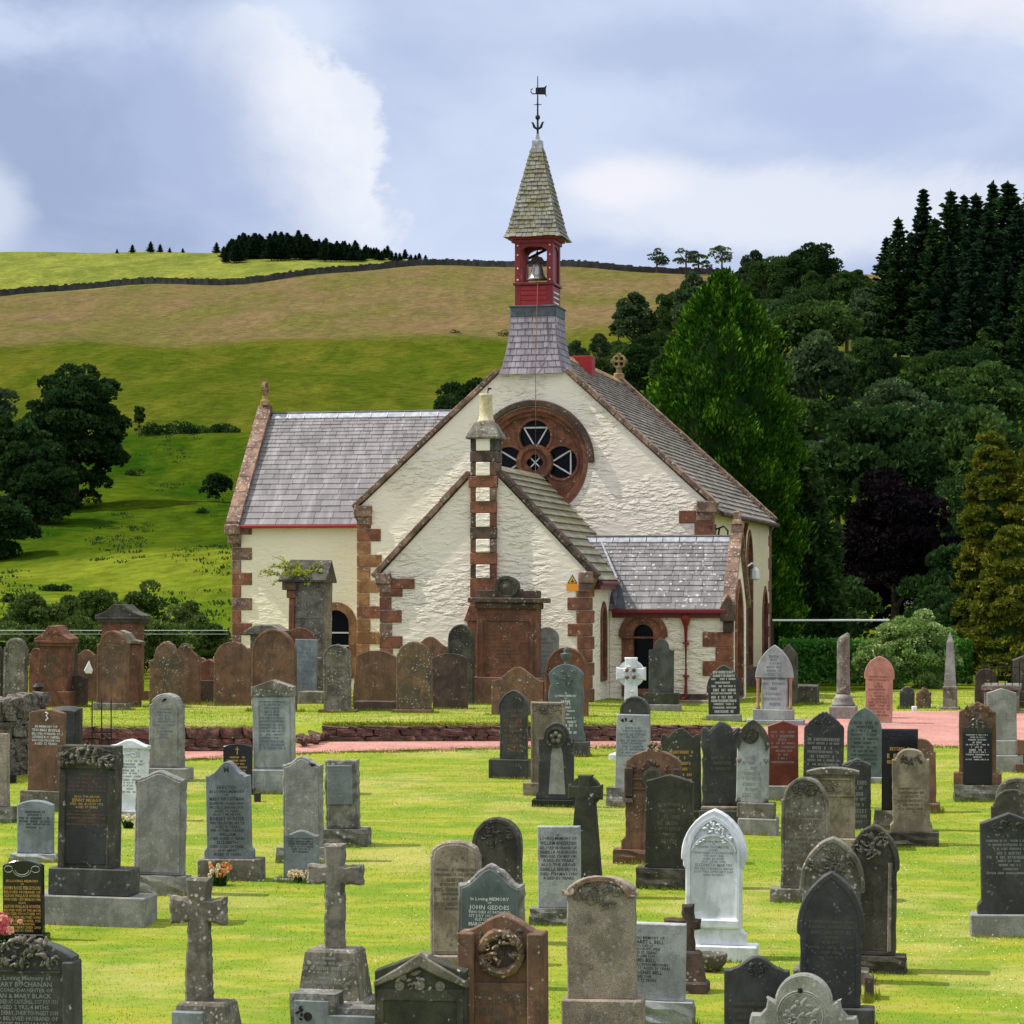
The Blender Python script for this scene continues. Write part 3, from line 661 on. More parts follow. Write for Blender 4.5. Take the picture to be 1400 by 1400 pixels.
# rose window
rose = MB(); pet = [(0, 0.78), (0.80, 0.0), (-0.80, 0.0), (0, -0.78)]
rose.plate(circle(RC[0], RC[1], RR-0.01, 48), [circle(RC[0]+dx, RC[1]+dz, 0.47, 28) for dx, dz in pet] + [circle(RC[0], RC[1], 0.28, 20)], 0.20, 0.36)
rosew = rose.build('rose_window', 'quoin', church)
g = MB(); g.plate(circle(RC[0], RC[1], RR-0.02, 40), [], 0.38, 0.40); g.build('pane', 'glass_dark', rosew)
g = MB()
for k, (dx, dz) in enumerate(pet):
    c = Vector((RC[0]+dx, 0, RC[1]+dz)); d = Vector((dx, 0, dz)).normalized(); s_ = Vector((-d.z, 0, d.x))
    a = c+d*0.26+s_*0.36; b = c+d*0.26-s_*0.36; t_ = c-d*0.34
    for p, q in ((a, b), (b, t_), (t_, a)): g.tube([p+Vector((0, .33, 0)), q+Vector((0, .33, 0))], 0.026, 5)
g.build('glazing_bar', 'white_paint', rosew)
g = MB(); ring = circle(RC[0], RC[1], 0.54, 32); q4 = []
g.plate(ring, [circle(RC[0], RC[1], 0.40, 32)], 0.06, 0.34); g.build('centre_ring', 'quoin', rosew)
q4 = []
for k in range(4):
    a0 = 90*k; cx, cz = RC[0]+0.13*math.cos(R(a0)), RC[1]+0.13*math.sin(R(a0)); q4 += arc(cx, cz, 0.125, a0-90, a0+90, 8)
g = MB(); g.plate(circle(RC[0], RC[1], 0.41, 32), [q4], 0.15, 0.3); g.build('quatrefoil', 'quoin', rosew)
g = MB()
for a in (45, 135): 
    d = Vector((math.cos(R(a)), 0, math.sin(R(a))))*0.24; c = Vector((RC[0], 0.26, RC[1])); g.tube([c-d, c+d], 0.02, 5)
g.build('glazing_bar', 'white_paint', rosew)
g = MB()
for rr, y in ((0.53, 0.13), (0.535, 0.13)): pass
for dx, dz in pet: g.plate(circle(RC[0]+dx, RC[1]+dz, 0.545, 28), [circle(RC[0]+dx, RC[1]+dz, 0.475, 28)], 0.165, 0.21)
g.build('petal_moulding', 'quoin', rosew)
g = MB(); g.plate(circle(RC[0], RC[1], RR+0.02, 48), [circle(RC[0], RC[1], RR-0.12, 48)], -0.02, 0.12); g.plate(circle(RC[0], RC[1], RR-0.12, 48), [circle(RC[0], RC[1], RR-0.24, 48)], 0.09, 0.2)
g.build('surround', 'quoin', rosew)
g = MB(); hm = arc(RC[0], RC[1], 1.84, -1, 181, 30) + arc(RC[0], RC[1], 1.66, 181, -1, 30); g.extrude(hm, -0.13, 0.02, 0.03); g.build('hood_mould', 'coping_dark', rosew)

# quoins ------------------------------------------------------------------
def quoins(u, zs, side, mats, v=0.0, long=0.68, short=0.36, h=0.40, ret=0.05, face='front', start=0):
    """one stone per course at a corner; side +1: the corner is the right edge"""
    for k, z in enumerate(zs):
        l = (long if (k+start) % 2 == 0 else short)*rnd.uniform(0.94, 1.06)
        m = MB()
        if face == 'front':
            x0, x1 = (u-l, u+ret) if side > 0 else (u-ret, u+l)
            m.box(x0, x1, v-0.035, v+(short if (k+start) % 2 == 0 else long)*0.9, z+0.008, z+h-0.008, 0.015)
        m.build('quoin_stone', mats if isinstance(mats, str) else rnd.choice(mats), church)
def courses(z0, z1, h): return [z0+i*h for i in range(int(round((z1-z0)/h)))]
quoins(UC-HWN, courses(0.2, 5.3, 0.385), -1, ['quoin_ochre', 'quoin_ochre', 'quoin'], h=0.385, start=1)
quoins(UC+HWN, courses(3.0, 5.3, 0.385), 1, ['quoin'], h=0.385, start=1, long=0.9, short=0.5)
# nave right corner further back
m = MB()
for k in range(13): m.box(UC+HWN-0.2, UC+HWN+0.03, NL-(0.7 if k % 2 else 0.4), NL+0.02, 0.2+k*0.39, 0.2+k*0.39+0.375, 0.015)
m.build('quoin_column', 'quoin', church)

def coping(u0, z0, u1, z1, v0, v1, n, mat='coping', th=0.15, over=0.10, name='coping_stone'):
    """raked coping stones from the eaves end to the apex end"""
    a = Vector((u0, 0, z0)); b = Vector((u1, 0, z1)); d = (b-a); ln = d.length; d.normalize(); up = Vector((-d.z, 0, d.x))
    if up.z < 0: up = -up
    for i in range(n):
        p = a+d*(ln*i/n+0.004); q = a+d*(ln*(i+1)/n-0.004); dz = rnd.uniform(-0.008, 0.008)
        v = []
        for yy in (v0-over, v1):
            for pt, o in ((p, 0), (q, 0), (q, th), (p, th)): v.append(pt+up*(o+dz)+Vector((0, yy, 0)))
        m = MB(); m.mesh(v, [(0, 1, 2, 3), (4, 7, 6, 5), (0, 4, 5, 1), (1, 5, 6, 2), (2, 6, 7, 3), (3, 7, 4, 0)])
        o_ = m.build(name, mat, church)
        bv = o_.modifiers.new('bevel', 'BEVEL'); bv.width = 0.018; bv.segments = 1
def kneeler(u, z, v0, v1, side, mat='coping', w_=0.42, h=0.30):
    m = MB(); m.box(u-(w_ if side > 0 else 0.14), u+(0.14 if side > 0 else w_), v0-0.11, v1, z-h, z+0.05, 0.03)
    m.extrude([(u-(w_ if side > 0 else -0.02), z-h-0.22), (u+(0.0 if side > 0 else w_), z-h-0.22), (u+(0.12 if side > 0 else w_), z-h), (u-(w_ if side > 0 else 0.12), z-h)], v0-0.06, v1, 0.01)
    m.build('kneeler', mat, church)
coping(UC-HWN-0.12, ZE-0.05, UC-.98, ZA-.98*slN+.03, 0, 0.42, 9)
coping(UC+HWN+0.12, ZE-0.05, UC+.98, ZA-.98*slN+.03, 0, 0.42, 9)
coping(UC+HWN+0.16, ZE-0.10, UC+0.02, ZA+0.03, NL-0.35, NL+0.1, 11)
coping(UC-HWN-0.16, ZE-0.10, UC-0.02, ZA+0.03, NL-0.35, NL+0.1, 8)
kneeler(UC-HWN, ZE+0.02, 0, 0.4, -1); kneeler(UC+HWN, ZE+0.08, 0, 0.4, 1); kneeler(UC+HWN, ZE+0.02, NL-0.4, NL+0.05, 1)

# slates -------------------------------------------------------------------
def clip(poly, pl):
    """Sutherland-Hodgman against a convex polygon pl (ccw)"""
    out = poly
    for i in range(len(pl)):
        a, b = pl[i], pl[(i+1) % len(pl)]; res = []
        def side(p): return (b[0]-a[0])*(p[1]-a[1])-(b[1]-a[1])*(p[0]-a[0])
        for j in range(len(out)):
            p, q = out[j], out[(j+1) % len(out)]; sp, sq = side(p), side(q)
            if sp >= 0: res.append(p)
            if sp*sq < 0: t_ = sp/(sp-sq); res.append((p[0]+(q[0]-p[0])*t_, p[1]+(q[1]-p[1])*t_))
        out = res
        if len(out) < 3: return []
    return out
BUDGET = [300]
def slating(parent, p0, ea, up, nrm, pl, h0, h1, w0, w1, mat, indiv_rows=0, seed=1, th=0.014, name='slate'):  # noqa
    """slates laid in diminishing courses on the plane p0 + a*ea + b*up; the lowest courses are parts of their own"""
    p0, ea, up, nrm = Vector(p0), Vector(ea).normalized(), Vector(up).normalized(), Vector(nrm).normalized()
    area = sum(pl[i][0]*pl[(i+1) % len(pl)][1]-pl[(i+1) % len(pl)][0]*pl[i][1] for i in range(len(pl)))
    if area < 0: pl = pl[::-1]
    r = random.Random(seed); amin, amax = min(p[0] for p in pl), max(p[0] for p in pl); bmax = max(p[1] for p in pl)
    rest = MB(); b = 0.0; row = 0
    while b < bmax-0.02:
        f = b/bmax; h = h0+(h1-h0)*f; w_ = w0+(w1-w0)*f
        a = amin-r.uniform(0, w_)
        while a < amax:
            ww = w_*r.uniform(0.82, 1.18); g = 0.006
            dz = r.uniform(-0.004, 0.004)
            quad = [(a+g, b-r.uniform(0, 0.012)), (a+ww-g, b-r.uniform(0, 0.012)), (a+ww-g, b+h+0.02), (a+g, b+h+0.02)]
            c = clip(quad, pl)
            if len(c) >= 3:
                tint = min(1, max(0, r.gauss(0.5, 0.24)))
                top = [p0+ea*x+up*y+nrm*(0.012+dz+th*(1-(y-b)/(h+0.02))*1.4) for x, y in c]
                bot = [q-nrm*(0.012+th) for q in top]; n = len(c)
                tgt = MB() if (row < indiv_rows and BUDGET[0] > 0) else rest
                tgt.mesh(top+bot, [tuple(range(n))] + [(i, (i+1) % n, n+(i+1) % n, n+i) for i in range(n)], tint)
                if tgt is not rest: tgt.build(name, mat, parent, tint=True); BUDGET[0] -= 1
            a += ww
        b += h; row += 1
    if rest.f:
        o_ = rest.build('upper_slates' if indiv_rows else 'slate_courses', mat, parent, tint=True); o_['kind'] = 'stuff'
    return row
def deck(pts, mat, name='roof', parent=None, th=0.06):
    """closed thin board under the slates"""
    a, b, c = Vector(pts[0]), Vector(pts[1]), Vector(pts[2]); n = (b-a).cross(c-a).normalized()
    if n.z < 0: n = -n
    m = MB(); k = len(pts); m.mesh([Vector(p)-n*0.004 for p in pts]+[Vector(p)-n*th for p in pts], [tuple(range(k)), tuple(range(k, 2*k))]+[(i, (i+1) % k, k+(i+1) % k, k+i) for i in range(k)], 0.2)
    return m.build(name, mat, parent or church, tint=True)
# nave roof
LN = math.hypot(HWN, ZA-ZE); ang = math.atan2(ZA-ZE, HWN)
for sd, mat in ((1, 'slate_roof_brown'), (-1, 'slate_roof')):
    e0 = (UC+sd*(HWN+0.22), 0.40, ZE-0.20)
    rf = deck([(UC+sd*(HWN+.22), .4, ZE-.20), (UC+sd*(HWN+.22), NL-.3, ZE-.20), (UC, NL-.3, ZA+.0), (UC, .4, ZA)], mat)
    slating(rf, e0, (0, 1, 0), (-sd*math.cos(ang), 0, math.sin(ang)), (sd*math.sin(ang), 0, math.cos(ang)), [(0, 0), (NL-0.72, 0), (NL-0.72, LN+0.25), (0, LN+0.25)], 0.27, 0.17, 0.55, 0.34, mat, 0, 3+sd, th=0.034)
m = MB()
for i in range(24):
    y0 = 0.9+i*0.572; m.box(UC-0.17, UC+0.17, y0, y0+0.56, 0, 0, 0)
    m.v = m.v[:-8]; m.f = m.f[:-6]; m.t = m.t[:-6]
    m.extrude([(UC-0.2, ZA-0.10), (UC, ZA+0.10), (UC+0.2, ZA-0.10), (UC+0.17, ZA-0.13), (UC, ZA+0.04), (UC-0.17, ZA-0.13)], y0, y0+0.56, 0.0)
m.build('ridge_tiles', 'finial_stone', church)
m = MB(); m.tube([(UC+HWN+.27, 0.35, ZE-.24), (UC+HWN+.27, NL-0.2, ZE-.24)], 0.075, 8); m.build('gutter', 'coping_dark', church)
# wheel-cross finials
def wheel_cross(name, loc, s, rz=0.0, mat='finial_stone'):
    f = MB(); c = 0.30*s
    f.plate(circle(0, 0.62*s, c, 24), [arc(math.cos(R(45+90*k))*0.155*s, 0.62*s+math.sin(R(45+90*k))*0.155*s, 0.082*s, 0, 330, 11) for k in range(4)], -0.08*s, 0.08*s)
    for k in range(4): f.box(-0.075*s, 0.075*s, -0.10*s, 0.10*s, 0.22*s, 0.34*s, 0.01, Matrix.Translation((0, 0, 0.62*s)) @ Matrix.Rotation(R(90*k), 4, 'Y'))
    f.extrude([(-0.12*s, 0.12*s), (0.12*s, 0.12*s), (0.09*s, 0.36*s), (-0.09*s, 0.36*s)], -0.1*s, 0.1*s, 0.01); f.box(-0.2*s, 0.2*s, -0.16*s, 0.16*s, -0.12*s, 0.13*s, 0.03*s)
    o_ = f.build(name, mat, church); o_.location = loc; o_.rotation_euler = (0, 0, rz); return o_
wheel_cross('cross_finial', (UC, NL-0.12, ZA+0.18), 0.85)

# left wing (transept)
WV, WR, WL0, WE, WRZ = 1.0, 3.95, -9.72, 5.10, 8.52
awin = archpts(-6.42, 0.55, 1.95, 0.44, 0.44)
mb = MB(); mb.plate([(WL0, -0.3), (UC-HWN+0.02, -0.3), (UC-HWN+0.02, WE), (WL0, WE)], [awin], WV, WV+0.5); wingw = mb.build('wing_wall', 'wall_warm', church)
mb = MB(); ML = Matrix.Translation((WL0, 0, 0)) @ Matrix.Rotation(R(90), 4, 'Z')
mb.plate([(WV+.001, -0.3), (2*WR-WV, -0.3), (2*WR-WV, WE), (WR, WRZ-0.05), (WV+.001, WE)], [], -0.5, -0.002, ML); mb.build('wing_gable_wall', 'wall_warm', church)
mb = MB(); mb.box(WL0+.4, UC-HWN, 2*WR-WV-.5, 2*WR-WV-.01, -.3, WE); mb.build('wing_back_wall', 'wall_warm', church)
f = MB(); f.plate(archpts(-6.42, 0.3, 1.95, 0.66, 0.66), [archpts(-6.42, 0.55, 1.95, 0.42, 0.42)], WV-0.06, WV+0.16); wf = f.build('arched_window', 'quoin_ochre', church)
g = MB(); g.plate(archpts(-6.42, .5, 1.95, .45, .45), [], WV+.22, WV+.24); g.build('pane', 'glass_dark', wf)
g = MB()
for z in (0.9, 1.28, 1.68): g.box(-6.42-.42, -6.42+.42, WV+.17, WV+.215, z-.022, z+.022)
g.box(-6.42+.365, -6.42+.41, WV+.17, WV+.215, .55, 2.0); g.box(-6.42-.41, -6.42-.365, WV+.17, WV+.215, .55, 2.0); g.build('sash', 'white_paint', wf)
for k in range(13):
    l = 0.62 if k % 2 == 0 else 0.27; m = MB(); z = 4.68-0.385*k
    m.box(WL0-0.02, WL0+l, WV-0.035, WV+(0.3 if k % 2 == 0 else .6), z, z+0.37, 0.015); m.build('quoin_stone', 'coping' if k < 4 else rnd.choice(['quoin', 'coping', 'quoin']), church)
Lw = math.hypot(WR-WV, WRZ-WE); aw = math.atan2(WRZ-WE, WR-WV)
xr = lambda z: UC-(ZA+.1-z)/slN
rf = deck([(WL0+.25, WV-.12, WE-.12), (xr(WE)+.5, WV-.12, WE-.12), (xr(WRZ)+.5, WR, WRZ), (WL0+.25, WR, WRZ)], 'slate_roof')
Lw2 = Lw+0.16
slating(rf, (WL0+.28, WV-.14, WE-.13), (1, 0, 0), (0, math.cos(aw), math.sin(aw)), (0, -math.sin(aw), math.cos(aw)), [(0, 0), (xr(WE)-WL0-.28+.35, 0), (xr(WRZ)-WL0-.28+.35, Lw2), (0, Lw2)], 0.265, 0.135, 0.62, 0.30, 'slate_roof', 10, 8)
deck([(WL0+.25, 2*WR-WV+.12, WE-.12), (xr(WE)+.5, 2*WR-WV+.12, WE-.12), (xr(WRZ)+.5, WR, WRZ), (WL0+.25, WR, WRZ)], 'slate_roof', 'back_roof')
for i in range(11):
    m = MB(); u0 = WL0+.35+i*0.545; m.extrude([(-.17, -.16), (0, .02), (.17, -.16), (.17, -.13), (0, .055), (-.17, -.13)], 0, .51, 0)
    m.v = [(u0+y, WR+x, WRZ+0.04+z) for x, y, z in m.v]; m.build('ridge_tile', 'lead_light', church)
    m = MB(); m.tube([(u0+.525, WR-.17, WRZ-.10), (u0+.525, WR, WRZ+.08), (u0+.525, WR+.17, WRZ-.10)], 0.028, 5); m.build('ridge_roll', 'lead_light', church)
m = MB(); m.tube([(WL0+.3, WR, WRZ+.085), (WL0+.35+11*.545, WR, WRZ+.085)], 0.04, 6); m.build('ridge_cap', 'lead', church)
# coping on the wing's end gable
for (y0, z0, y1, z1) in ((WV-.25, WE-.22, WR, WRZ+.16), (2*WR-WV+.25, WE-.22, WR, WRZ+.16)):
    n = 8; a = Vector((0, y0, z0)); d = Vector((0, y1-y0, z1-z0))
    for i in range(n):
        p = a+d*(i/n+.002); q = a+d*((i+1)/n-.002); m = MB(); t_ = Vector((0, 0, .2))
        v = [pp+Vector((x, 0, 0))+o_ for x in (WL0-.14, WL0+.30) for pp, o_ in ((p, t_*0), (q, t_*0), (q, t_), (p, t_))]
        m.mesh(v, [(0, 1, 2, 3), (4, 7, 6, 5), (0, 4, 5, 1), (1, 5, 6, 2), (2, 6, 7, 3), (3, 7, 4, 0)]); m.build('coping_stone', 'coping', church)
m = MB(); m.box(WL0-.16, WL0+.32, WV-.36, WV+.1, WE-.42, WE-.1, .03); m.box(WL0-.10, WL0+.28, WV-.2, WV+.1, WE-.7, WE-.42, .02); m.build('kneeler', 'coping', church)
wheel_cross('cross_finial', (WL0+.08, WR, WRZ+.42), 0.72, R(90))
m = MB(); m.box(WL0+.3, UC-HWN-.05, WV-.26, WV-.12, WE-.23, WE-.13, .02); m.build('gutter', 'red_bright', church)

# vestry: the small gable in front
VV, VC, VH, VE, VA = -7.0, 0.08, 2.88, 3.42, 6.42
mb = MB(); mb.plate([(VC-VH, -.3), (VC+VH, -.3), (VC+VH, VE), (VC, VA), (VC-VH, VE)], [], VV, VV+.45); vest = mb.build('vestry_gable_wall', 'wall_cream', church)
vl = (-5.0, 0.30, 2.55)
mb = MB(); mb.plate([(VV+.001, -.3), (0, -.3), (0, VE), (VV+.001, VE)], [archpts(vl[0], .62, 2.15, .30, .40)], .002, .45, MX(VC+VH)); mb.build('vestry_side_wall', 'wall_cream', church)
lancet(church, vl[0], .30, .62, 2.55, .40, MX(VC+VH), 'sandstone_red', .14)
mb = MB(); mb.box(VC-VH, VC-VH+.45, VV+.45, -.02, -.3, VE); mb.build('vestry_left_wall', 'wall_cream', church)
Lv = math.hypot(VH, VA-VE); av = math.atan2(VA-VE, VH)
for sd in (1, -1):
    rf = deck([(VC+sd*(VH+.16), VV+.3, VE-.17), (VC+sd*(VH+.16), -.01, VE-.17), (VC, -.01, VA), (VC, VV+.3, VA)], 'slate_roof_mossy')
    slating(rf, (VC+sd*(VH+.18), VV+.32, VE-.19), (0, 1, 0), (-sd*math.cos(av), 0, math.sin(av)), (sd*math.sin(av), 0, math.cos(av)), [(0, 0), (-VV-.34, 0), (-VV-.34, Lv+.22), (0, Lv+.22)], 0.34, 0.24, 0.75, 0.5, 'slate_roof_mossy', 9 if sd > 0 else 0, 21+sd, th=0.034)
CX, CW, CV = 0.08, 0.36, VV-0.15
zk = VE-.12+(VA+.18-VE)*(VH+.16-CW)/(VH+.16)
coping(VC-VH-.16, VE-.12, CX-CW, zk, VV, VV+.34, 7); coping(VC+VH+.16, VE-.12, CX+CW, zk, VV, VV+.34, 7, 'coping_dark')
kneeler(VC-VH, VE-.02, VV, VV+.34, -1, 'coping', .30, .26); kneeler(VC+VH, VE+.02, VV, VV+.34, 1, 'coping', .30, .28)
quoins(VC-VH, courses(.0, 3.15, .35), -1, ['quoin', 'quoin', 'coping'], VV, .62, .32, .35, .03)
quoins(VC+VH, courses(.0, 3.15, .35), 1, ['quoin'], VV, .62, .34, .35, .03, start=1)
m = MB(); m.box(VC-VH-.02, VC-VH+.95, VV-.05, VV+.1, 3.02, 3.30, .02); m.build('quoin_stone', 'quoin', church)
m = MB(); m.tube([(VC+VH+.24, VV+.35, VE-.25), (VC+VH+.24, -4.1, VE-.25)], .07, 6); m.box(VC+VH+.0, VC+VH+.22, VV+.4, -4.15, VE-.42, VE-.30); m.build('gutter', 'gutter_paint', church)
# chimney up the vestry gable

zc = [3.02-.02+.35*k for k in range(0)]
tops = sorted((HY-yb)/F*68.72-FL for yb in (598, 632, 667, 702, 737, 772)); zprev = 2.55
for i, zt in enumerate(tops):
    zb = zt-.365; m = MB(); m.box(CX-CW-(.045 if i == 4 else 0), CX+CW+(.02 if i == 4 else 0), CV, CV+.75, zprev+.005, zb-.005, .014); m.build('chimney_block', ('quoin', 'quoin', 'coping_dark', 'quoin', 'quoin', 'coping_dark')[i], church)
    m = MB(); m.box(CX-CW+.01, CX-.185, CV+.008, CV+.74, zb+.005, zt-.005, .014); m.build('chimney_block', ('coping_dark', 'sandstone_brown', 'coping_dark', 'quoin', 'coping_dark', 'lichen_dark')[i], church)
    m = MB(); m.box(CX+.185, CX+CW-.01, CV+.008, CV+.74, zb+.005, zt-.005, .014); m.build('chimney_block', ('quoin', 'coping', 'quoin', 'coping', 'sandstone_brown', 'lichen_dark')[i], church)
    m = MB(); m.box(CX-.19, CX+.19, CV-.018, CV+.7, zb+.002, zt-.002, .014); m.build('painted_block', 'wall_cream', church); zprev = zt
m = MB(); m.box(CX-CW-.06, CX+CW+.06, CV-.05, CV+.8, -.2, 2.15, .02); m.extrude([(CX-CW-.16, 2.15), (CX+CW+.16, 2.15), (CX+CW, 2.58), (CX-CW, 2.58)], CV-.06, CV+.5, .01); m.build('chimney_base', 'quoin', church)
m = MB(); m.box(CX-CW, CX+CW, CV, CV+.75, zprev, 7.06, .01); m.box(CX-CW-.10, CX+CW+.10, CV-.1, CV+.85, 7.04, 7.12, .02)
m.lathe([(CW+.08, 7.12), (CW+.06, 7.18), (CW-.09, 7.46), (.22, 7.50)], 4, Matrix.Translation((CX, CV+.37, 0)) @ Matrix.Scale(1.0, 4), sq=True); m.build('chimney_cap', 'lichen_grey', church)
m = MB(); m.lathe([(.23, 7.48), (.23, 7.56), (.20, 7.58), (.185, 7.7), (.165, 8.20), (.18, 8.22), (.18, 8.27), (.14, 8.27)], 16, Matrix.Translation((CX, CV+.37, 0))); m.build('chimney_pot', 'pot', church, True)
m = MB(); m.tube([(CX+.05, CV+.37, 8.27), (CX+.05, CV+.37, 8.36), (CX+.10, CV+.37, 8.41)], .02, 5); m.box(CX+.05, CX+.14, CV+.33, CV+.41, 8.39, 8.43); m.build('flue_pipe', 'iron', church)

# porch on the right
PV, PR, PE, PZ, PU = -4.1, -2.45, 2.58, 4.42, 6.35
dr = archpts(3.92, .0, 1.35, .33, .33)
mb = MB(); mb.plate([(VC+VH+.01, -.3), (PU, -.3), (PU, PE), (VC+VH+.01, PE)], [archpts(3.92, .25, 1.75, .30, .30)], PV, PV+.4); mb.build('porch_wall', 'wall_cream', church)
f = MB(); f.plate(archpts(3.92, .05, 1.72, .60, .60), [archpts(3.92, .25, 1.75, .285, .285)], PV-.05, PV+.2)
f.plate(archpts(3.92, 1.70, 1.72, .68, .68, 12), [archpts(3.92, 1.65, 1.72, .54, .54, 12)], PV-.10, PV+.02)
pf = f.build('arched_window', 'quoin', church)
g = MB(); g.plate(archpts(3.92, .2, 1.75, .31, .31), [], PV+.26, PV+.28); g.build('pane', 'glass_dark', pf)
pb = 2*PR-PV
mb = MB(); mb.plate([(PV+.001, -.3), (pb, -.3), (pb, PE), (PR, PZ-.02), (PV+.001, PE)], [archpts(PR, .0, 2.05, .62, 1.05)], .002, .4, MX(PU)); mb.build('porch_gable_wall', 'wall_cream', church)
f = MB(); f.plate(archpts(PR, -.05, 2.05, .80, 1.25), [archpts(PR, .0, 2.05, .60, 1.03)], -.05, .2, MX(PU)); df_ = f.build('doorway', 'quoin', church)
g = MB(); g.plate(archpts(PR, -.05, 2.05, .62, 1.05), [], .22, .26, MX(PU)); g.build('door', 'wood_dark', df_)
mb = MB(); mb.box(VC+VH+.02, PU-.02, pb-.3, pb-.01, -.3, PE); mb.build('porch_back_wall', 'wall_cream', church)
Lp = math.hypot(PR-PV, PZ-PE); ap = math.atan2(PZ-PE, PR-PV)
rf = deck([(2.2, PV-.1, PE-.11), (PU-.2, PV-.1, PE-.11), (PU-.2, PR, PZ), (1.55, PR, PZ)], 'slate_roof_lichen')
slating(rf, (1.6, PV-.12, PE-.13), (1, 0, 0), (0, math.cos(ap), math.sin(ap)), (0, -math.sin(ap), math.cos(ap)), [(1.62, 0), (PU-1.78, 0), (PU-1.78, Lp+.18), (.3, Lp+.18)], .235, .12, .5, .28, 'slate_roof_lichen', 6, 31)
deck([(2.0, pb+.1, PE-.11), (PU-.2, pb+.1, PE-.11), (PU-.2, PR, PZ), (2.0, PR, PZ)], 'slate_roof_lichen', 'back_roof')
for i in range(9):
    m = MB(); u0 = 1.85+i*0.475; m.extrude([(-.13, -.14), (0, .02), (.13, -.14), (.13, -.11), (0, .05), (-.13, -.11)], 0, .45, 0)
    m.v = [(u0+y, PR+x, PZ+0.04+z) for x, y, z in m.v]; m.build('ridge_tile', 'lead_light', church)
m = MB(); m.tube([(1.8, PR, PZ+.085), (PU-.2, PR, PZ+.085)], 0.035, 6); m.build('ridge_cap', 'lead', church)
for (y0, y1) in ((PV-.16, PR), (pb+.16, PR)):
    n = 5; a = Vector((0, y0, PE-.12)); d = Vector((0, y1-y0, PZ+.14-(PE-.12)))
    for i in range(n):
        p = a+d*(i/n+.004); q = a+d*((i+1)/n-.004); m = MB(); t_ = Vector((0, 0, .19))
        v = [pp+Vector((x, 0, 0))+o_ for x in (PU-.22, PU+.12) for pp, o_ in ((p, t_*0), (q, t_*0), (q, t_), (p, t_))]
        m.mesh(v, [(0, 1, 2, 3), (4, 7, 6, 5), (0, 4, 5, 1), (1, 5, 6, 2), (2, 6, 7, 3), (3, 7, 4, 0)]); m.build('coping_stone', 'coping', church)
m = MB(); m.box(PU-.2, PU+.12, PR-.14, PR+.14, PZ+.1, PZ+.42, .02); m.lathe([(.16, PZ+.42), (.1, PZ+.55), (.10, PZ+.75), (.02, PZ+.8)], 4, Matrix.Translation((PU-.04, PR, 0)), sq=True); m.build('gable_finial', 'coping', church)
m = MB(); m.extrude([(PU-.26, PE-.45), (PU+.12, PE-.45), (PU+.14, PE-.05), (PU-.06, PE+.28), (PU-.28, PE-.05)], PV-.22, PV+.1, .02); m.box(PU-.2, PU+.08, PV-.12, PV+.1, PE-.75, PE-.45, .02); m.build('kneeler', 'coping_dark', church)
for k, (z, l) in enumerate([(.15, .45), (.62, .9), (.98, .45), (1.35, .9), (1.72, .45)][:]):
    pass
for z, l, h in ((.0, .42, .62), (.62, .78, .42), (1.04, .42, .38), (1.42, .78, .42), ): 
    m = MB(); m.box(PU-l, PU+.03, PV-.035, PV+.4, z+.006, z+h-.006, .015); m.build('quoin_stone', 'quoin', church)
m = MB(); m.box(VC+VH+.1, PU-.1, PV-.24, PV-.11, PE-.24, PE-.12, .02); m.box(VC+VH+.1, PU-.1, PV-.11, PV+.01, PE-.36, PE-.24); m.build('gutter', 'gutter_paint', church)
m = MB(); m.tube([(5.12, PV-.17, PE-.24), (5.12, PV-.1, PE-.55), (5.12, PV-.1, .05), (5.0, PV-.22, -.02)], .055, 8); m.lathe([(.05, PE-.62), (.14, PE-.40), (.15, PE-.30)], 8, Matrix.Translation((5.12, PV-.12, 0)))
for z in (.6, 1.5): m.box(5.04, 5.20, PV-.17, PV-.0, z, z+.05)
m.build('downpipe', 'red_paint', church)
m = MB(); m.box(VC+VH+.5, PU-.1, PV-.06, PV+.1, -.3, .13, .015); m.build('base_course', 'coping_dark', church)
m = MB(); m.box(4.6, PU-.2, PV-.4, PV-.06, -.35, -.03, .02); m.build('step', 'sandstone_tan', church)
# lead valley between the vestry and the porch
m = MB(); m.mesh([(VC+VH+.2, PV-.16, PE-.1), (VC+VH+.5, PV-.16, PE-.1), (VC+VH+.25, PV+.2, VE-.1), (VC+VH+.02, PV+.1, VE-.1)], [(0, 1, 2, 3)]); m.build('lead_valley', 'lead', church)
m = MB(); m.tube([(VC+VH-.55, PR, PZ+.0), (VC+VH+.3, PV-.0, VE-.30)], .03, 5); m.build('valley_flashing', 'lead_light', church)
# red downpipe with a Y head and lamp on the nave side wall
U1 = UC+HWN+.07
m = MB(); m.tube([(U1+.1, 6.9, ZE-.35), (U1, 7.0, ZE-.75), (U1, 7.0, .1)], .07, 6); m.tube([(U1+.02, 6.2, ZE-.62), (U1, 7.0, ZE-.95)], .06, 6); m.build('downpipe', 'gutter_paint', church)
m = MB(); m.tube([(U1, 7.9, 3.75), (U1+.1, 8.2, 3.85), (U1+.14, 8.6, 3.75)], .03, 5); m.lathe([(.06, 3.72), (.15, 3.62), (.17, 3.35), (.12, 3.3)], 8, Matrix.Translation((U1+.14, 8.6, 0))); m.build('wall_lamp', 'white_paint', church)
m = MB(); m.tube([(UC+HWN+.04, .55, 4.75), (UC+HWN+.3, .55, 4.85), (UC+HWN+.42, .55, 4.72), (UC+HWN+.42, .55, 4.2)], .028, 6); m.tube([(UC+HWN+.04, .8, 4.2), (UC+HWN+.14, .8, 4.8)], .03, 6)
for z in (4.3, 4.5): m.box(UC+HWN+.02, UC+HWN+.2, .5, .9, z, z+.03)
m.build('iron_bracket', 'iron', church)

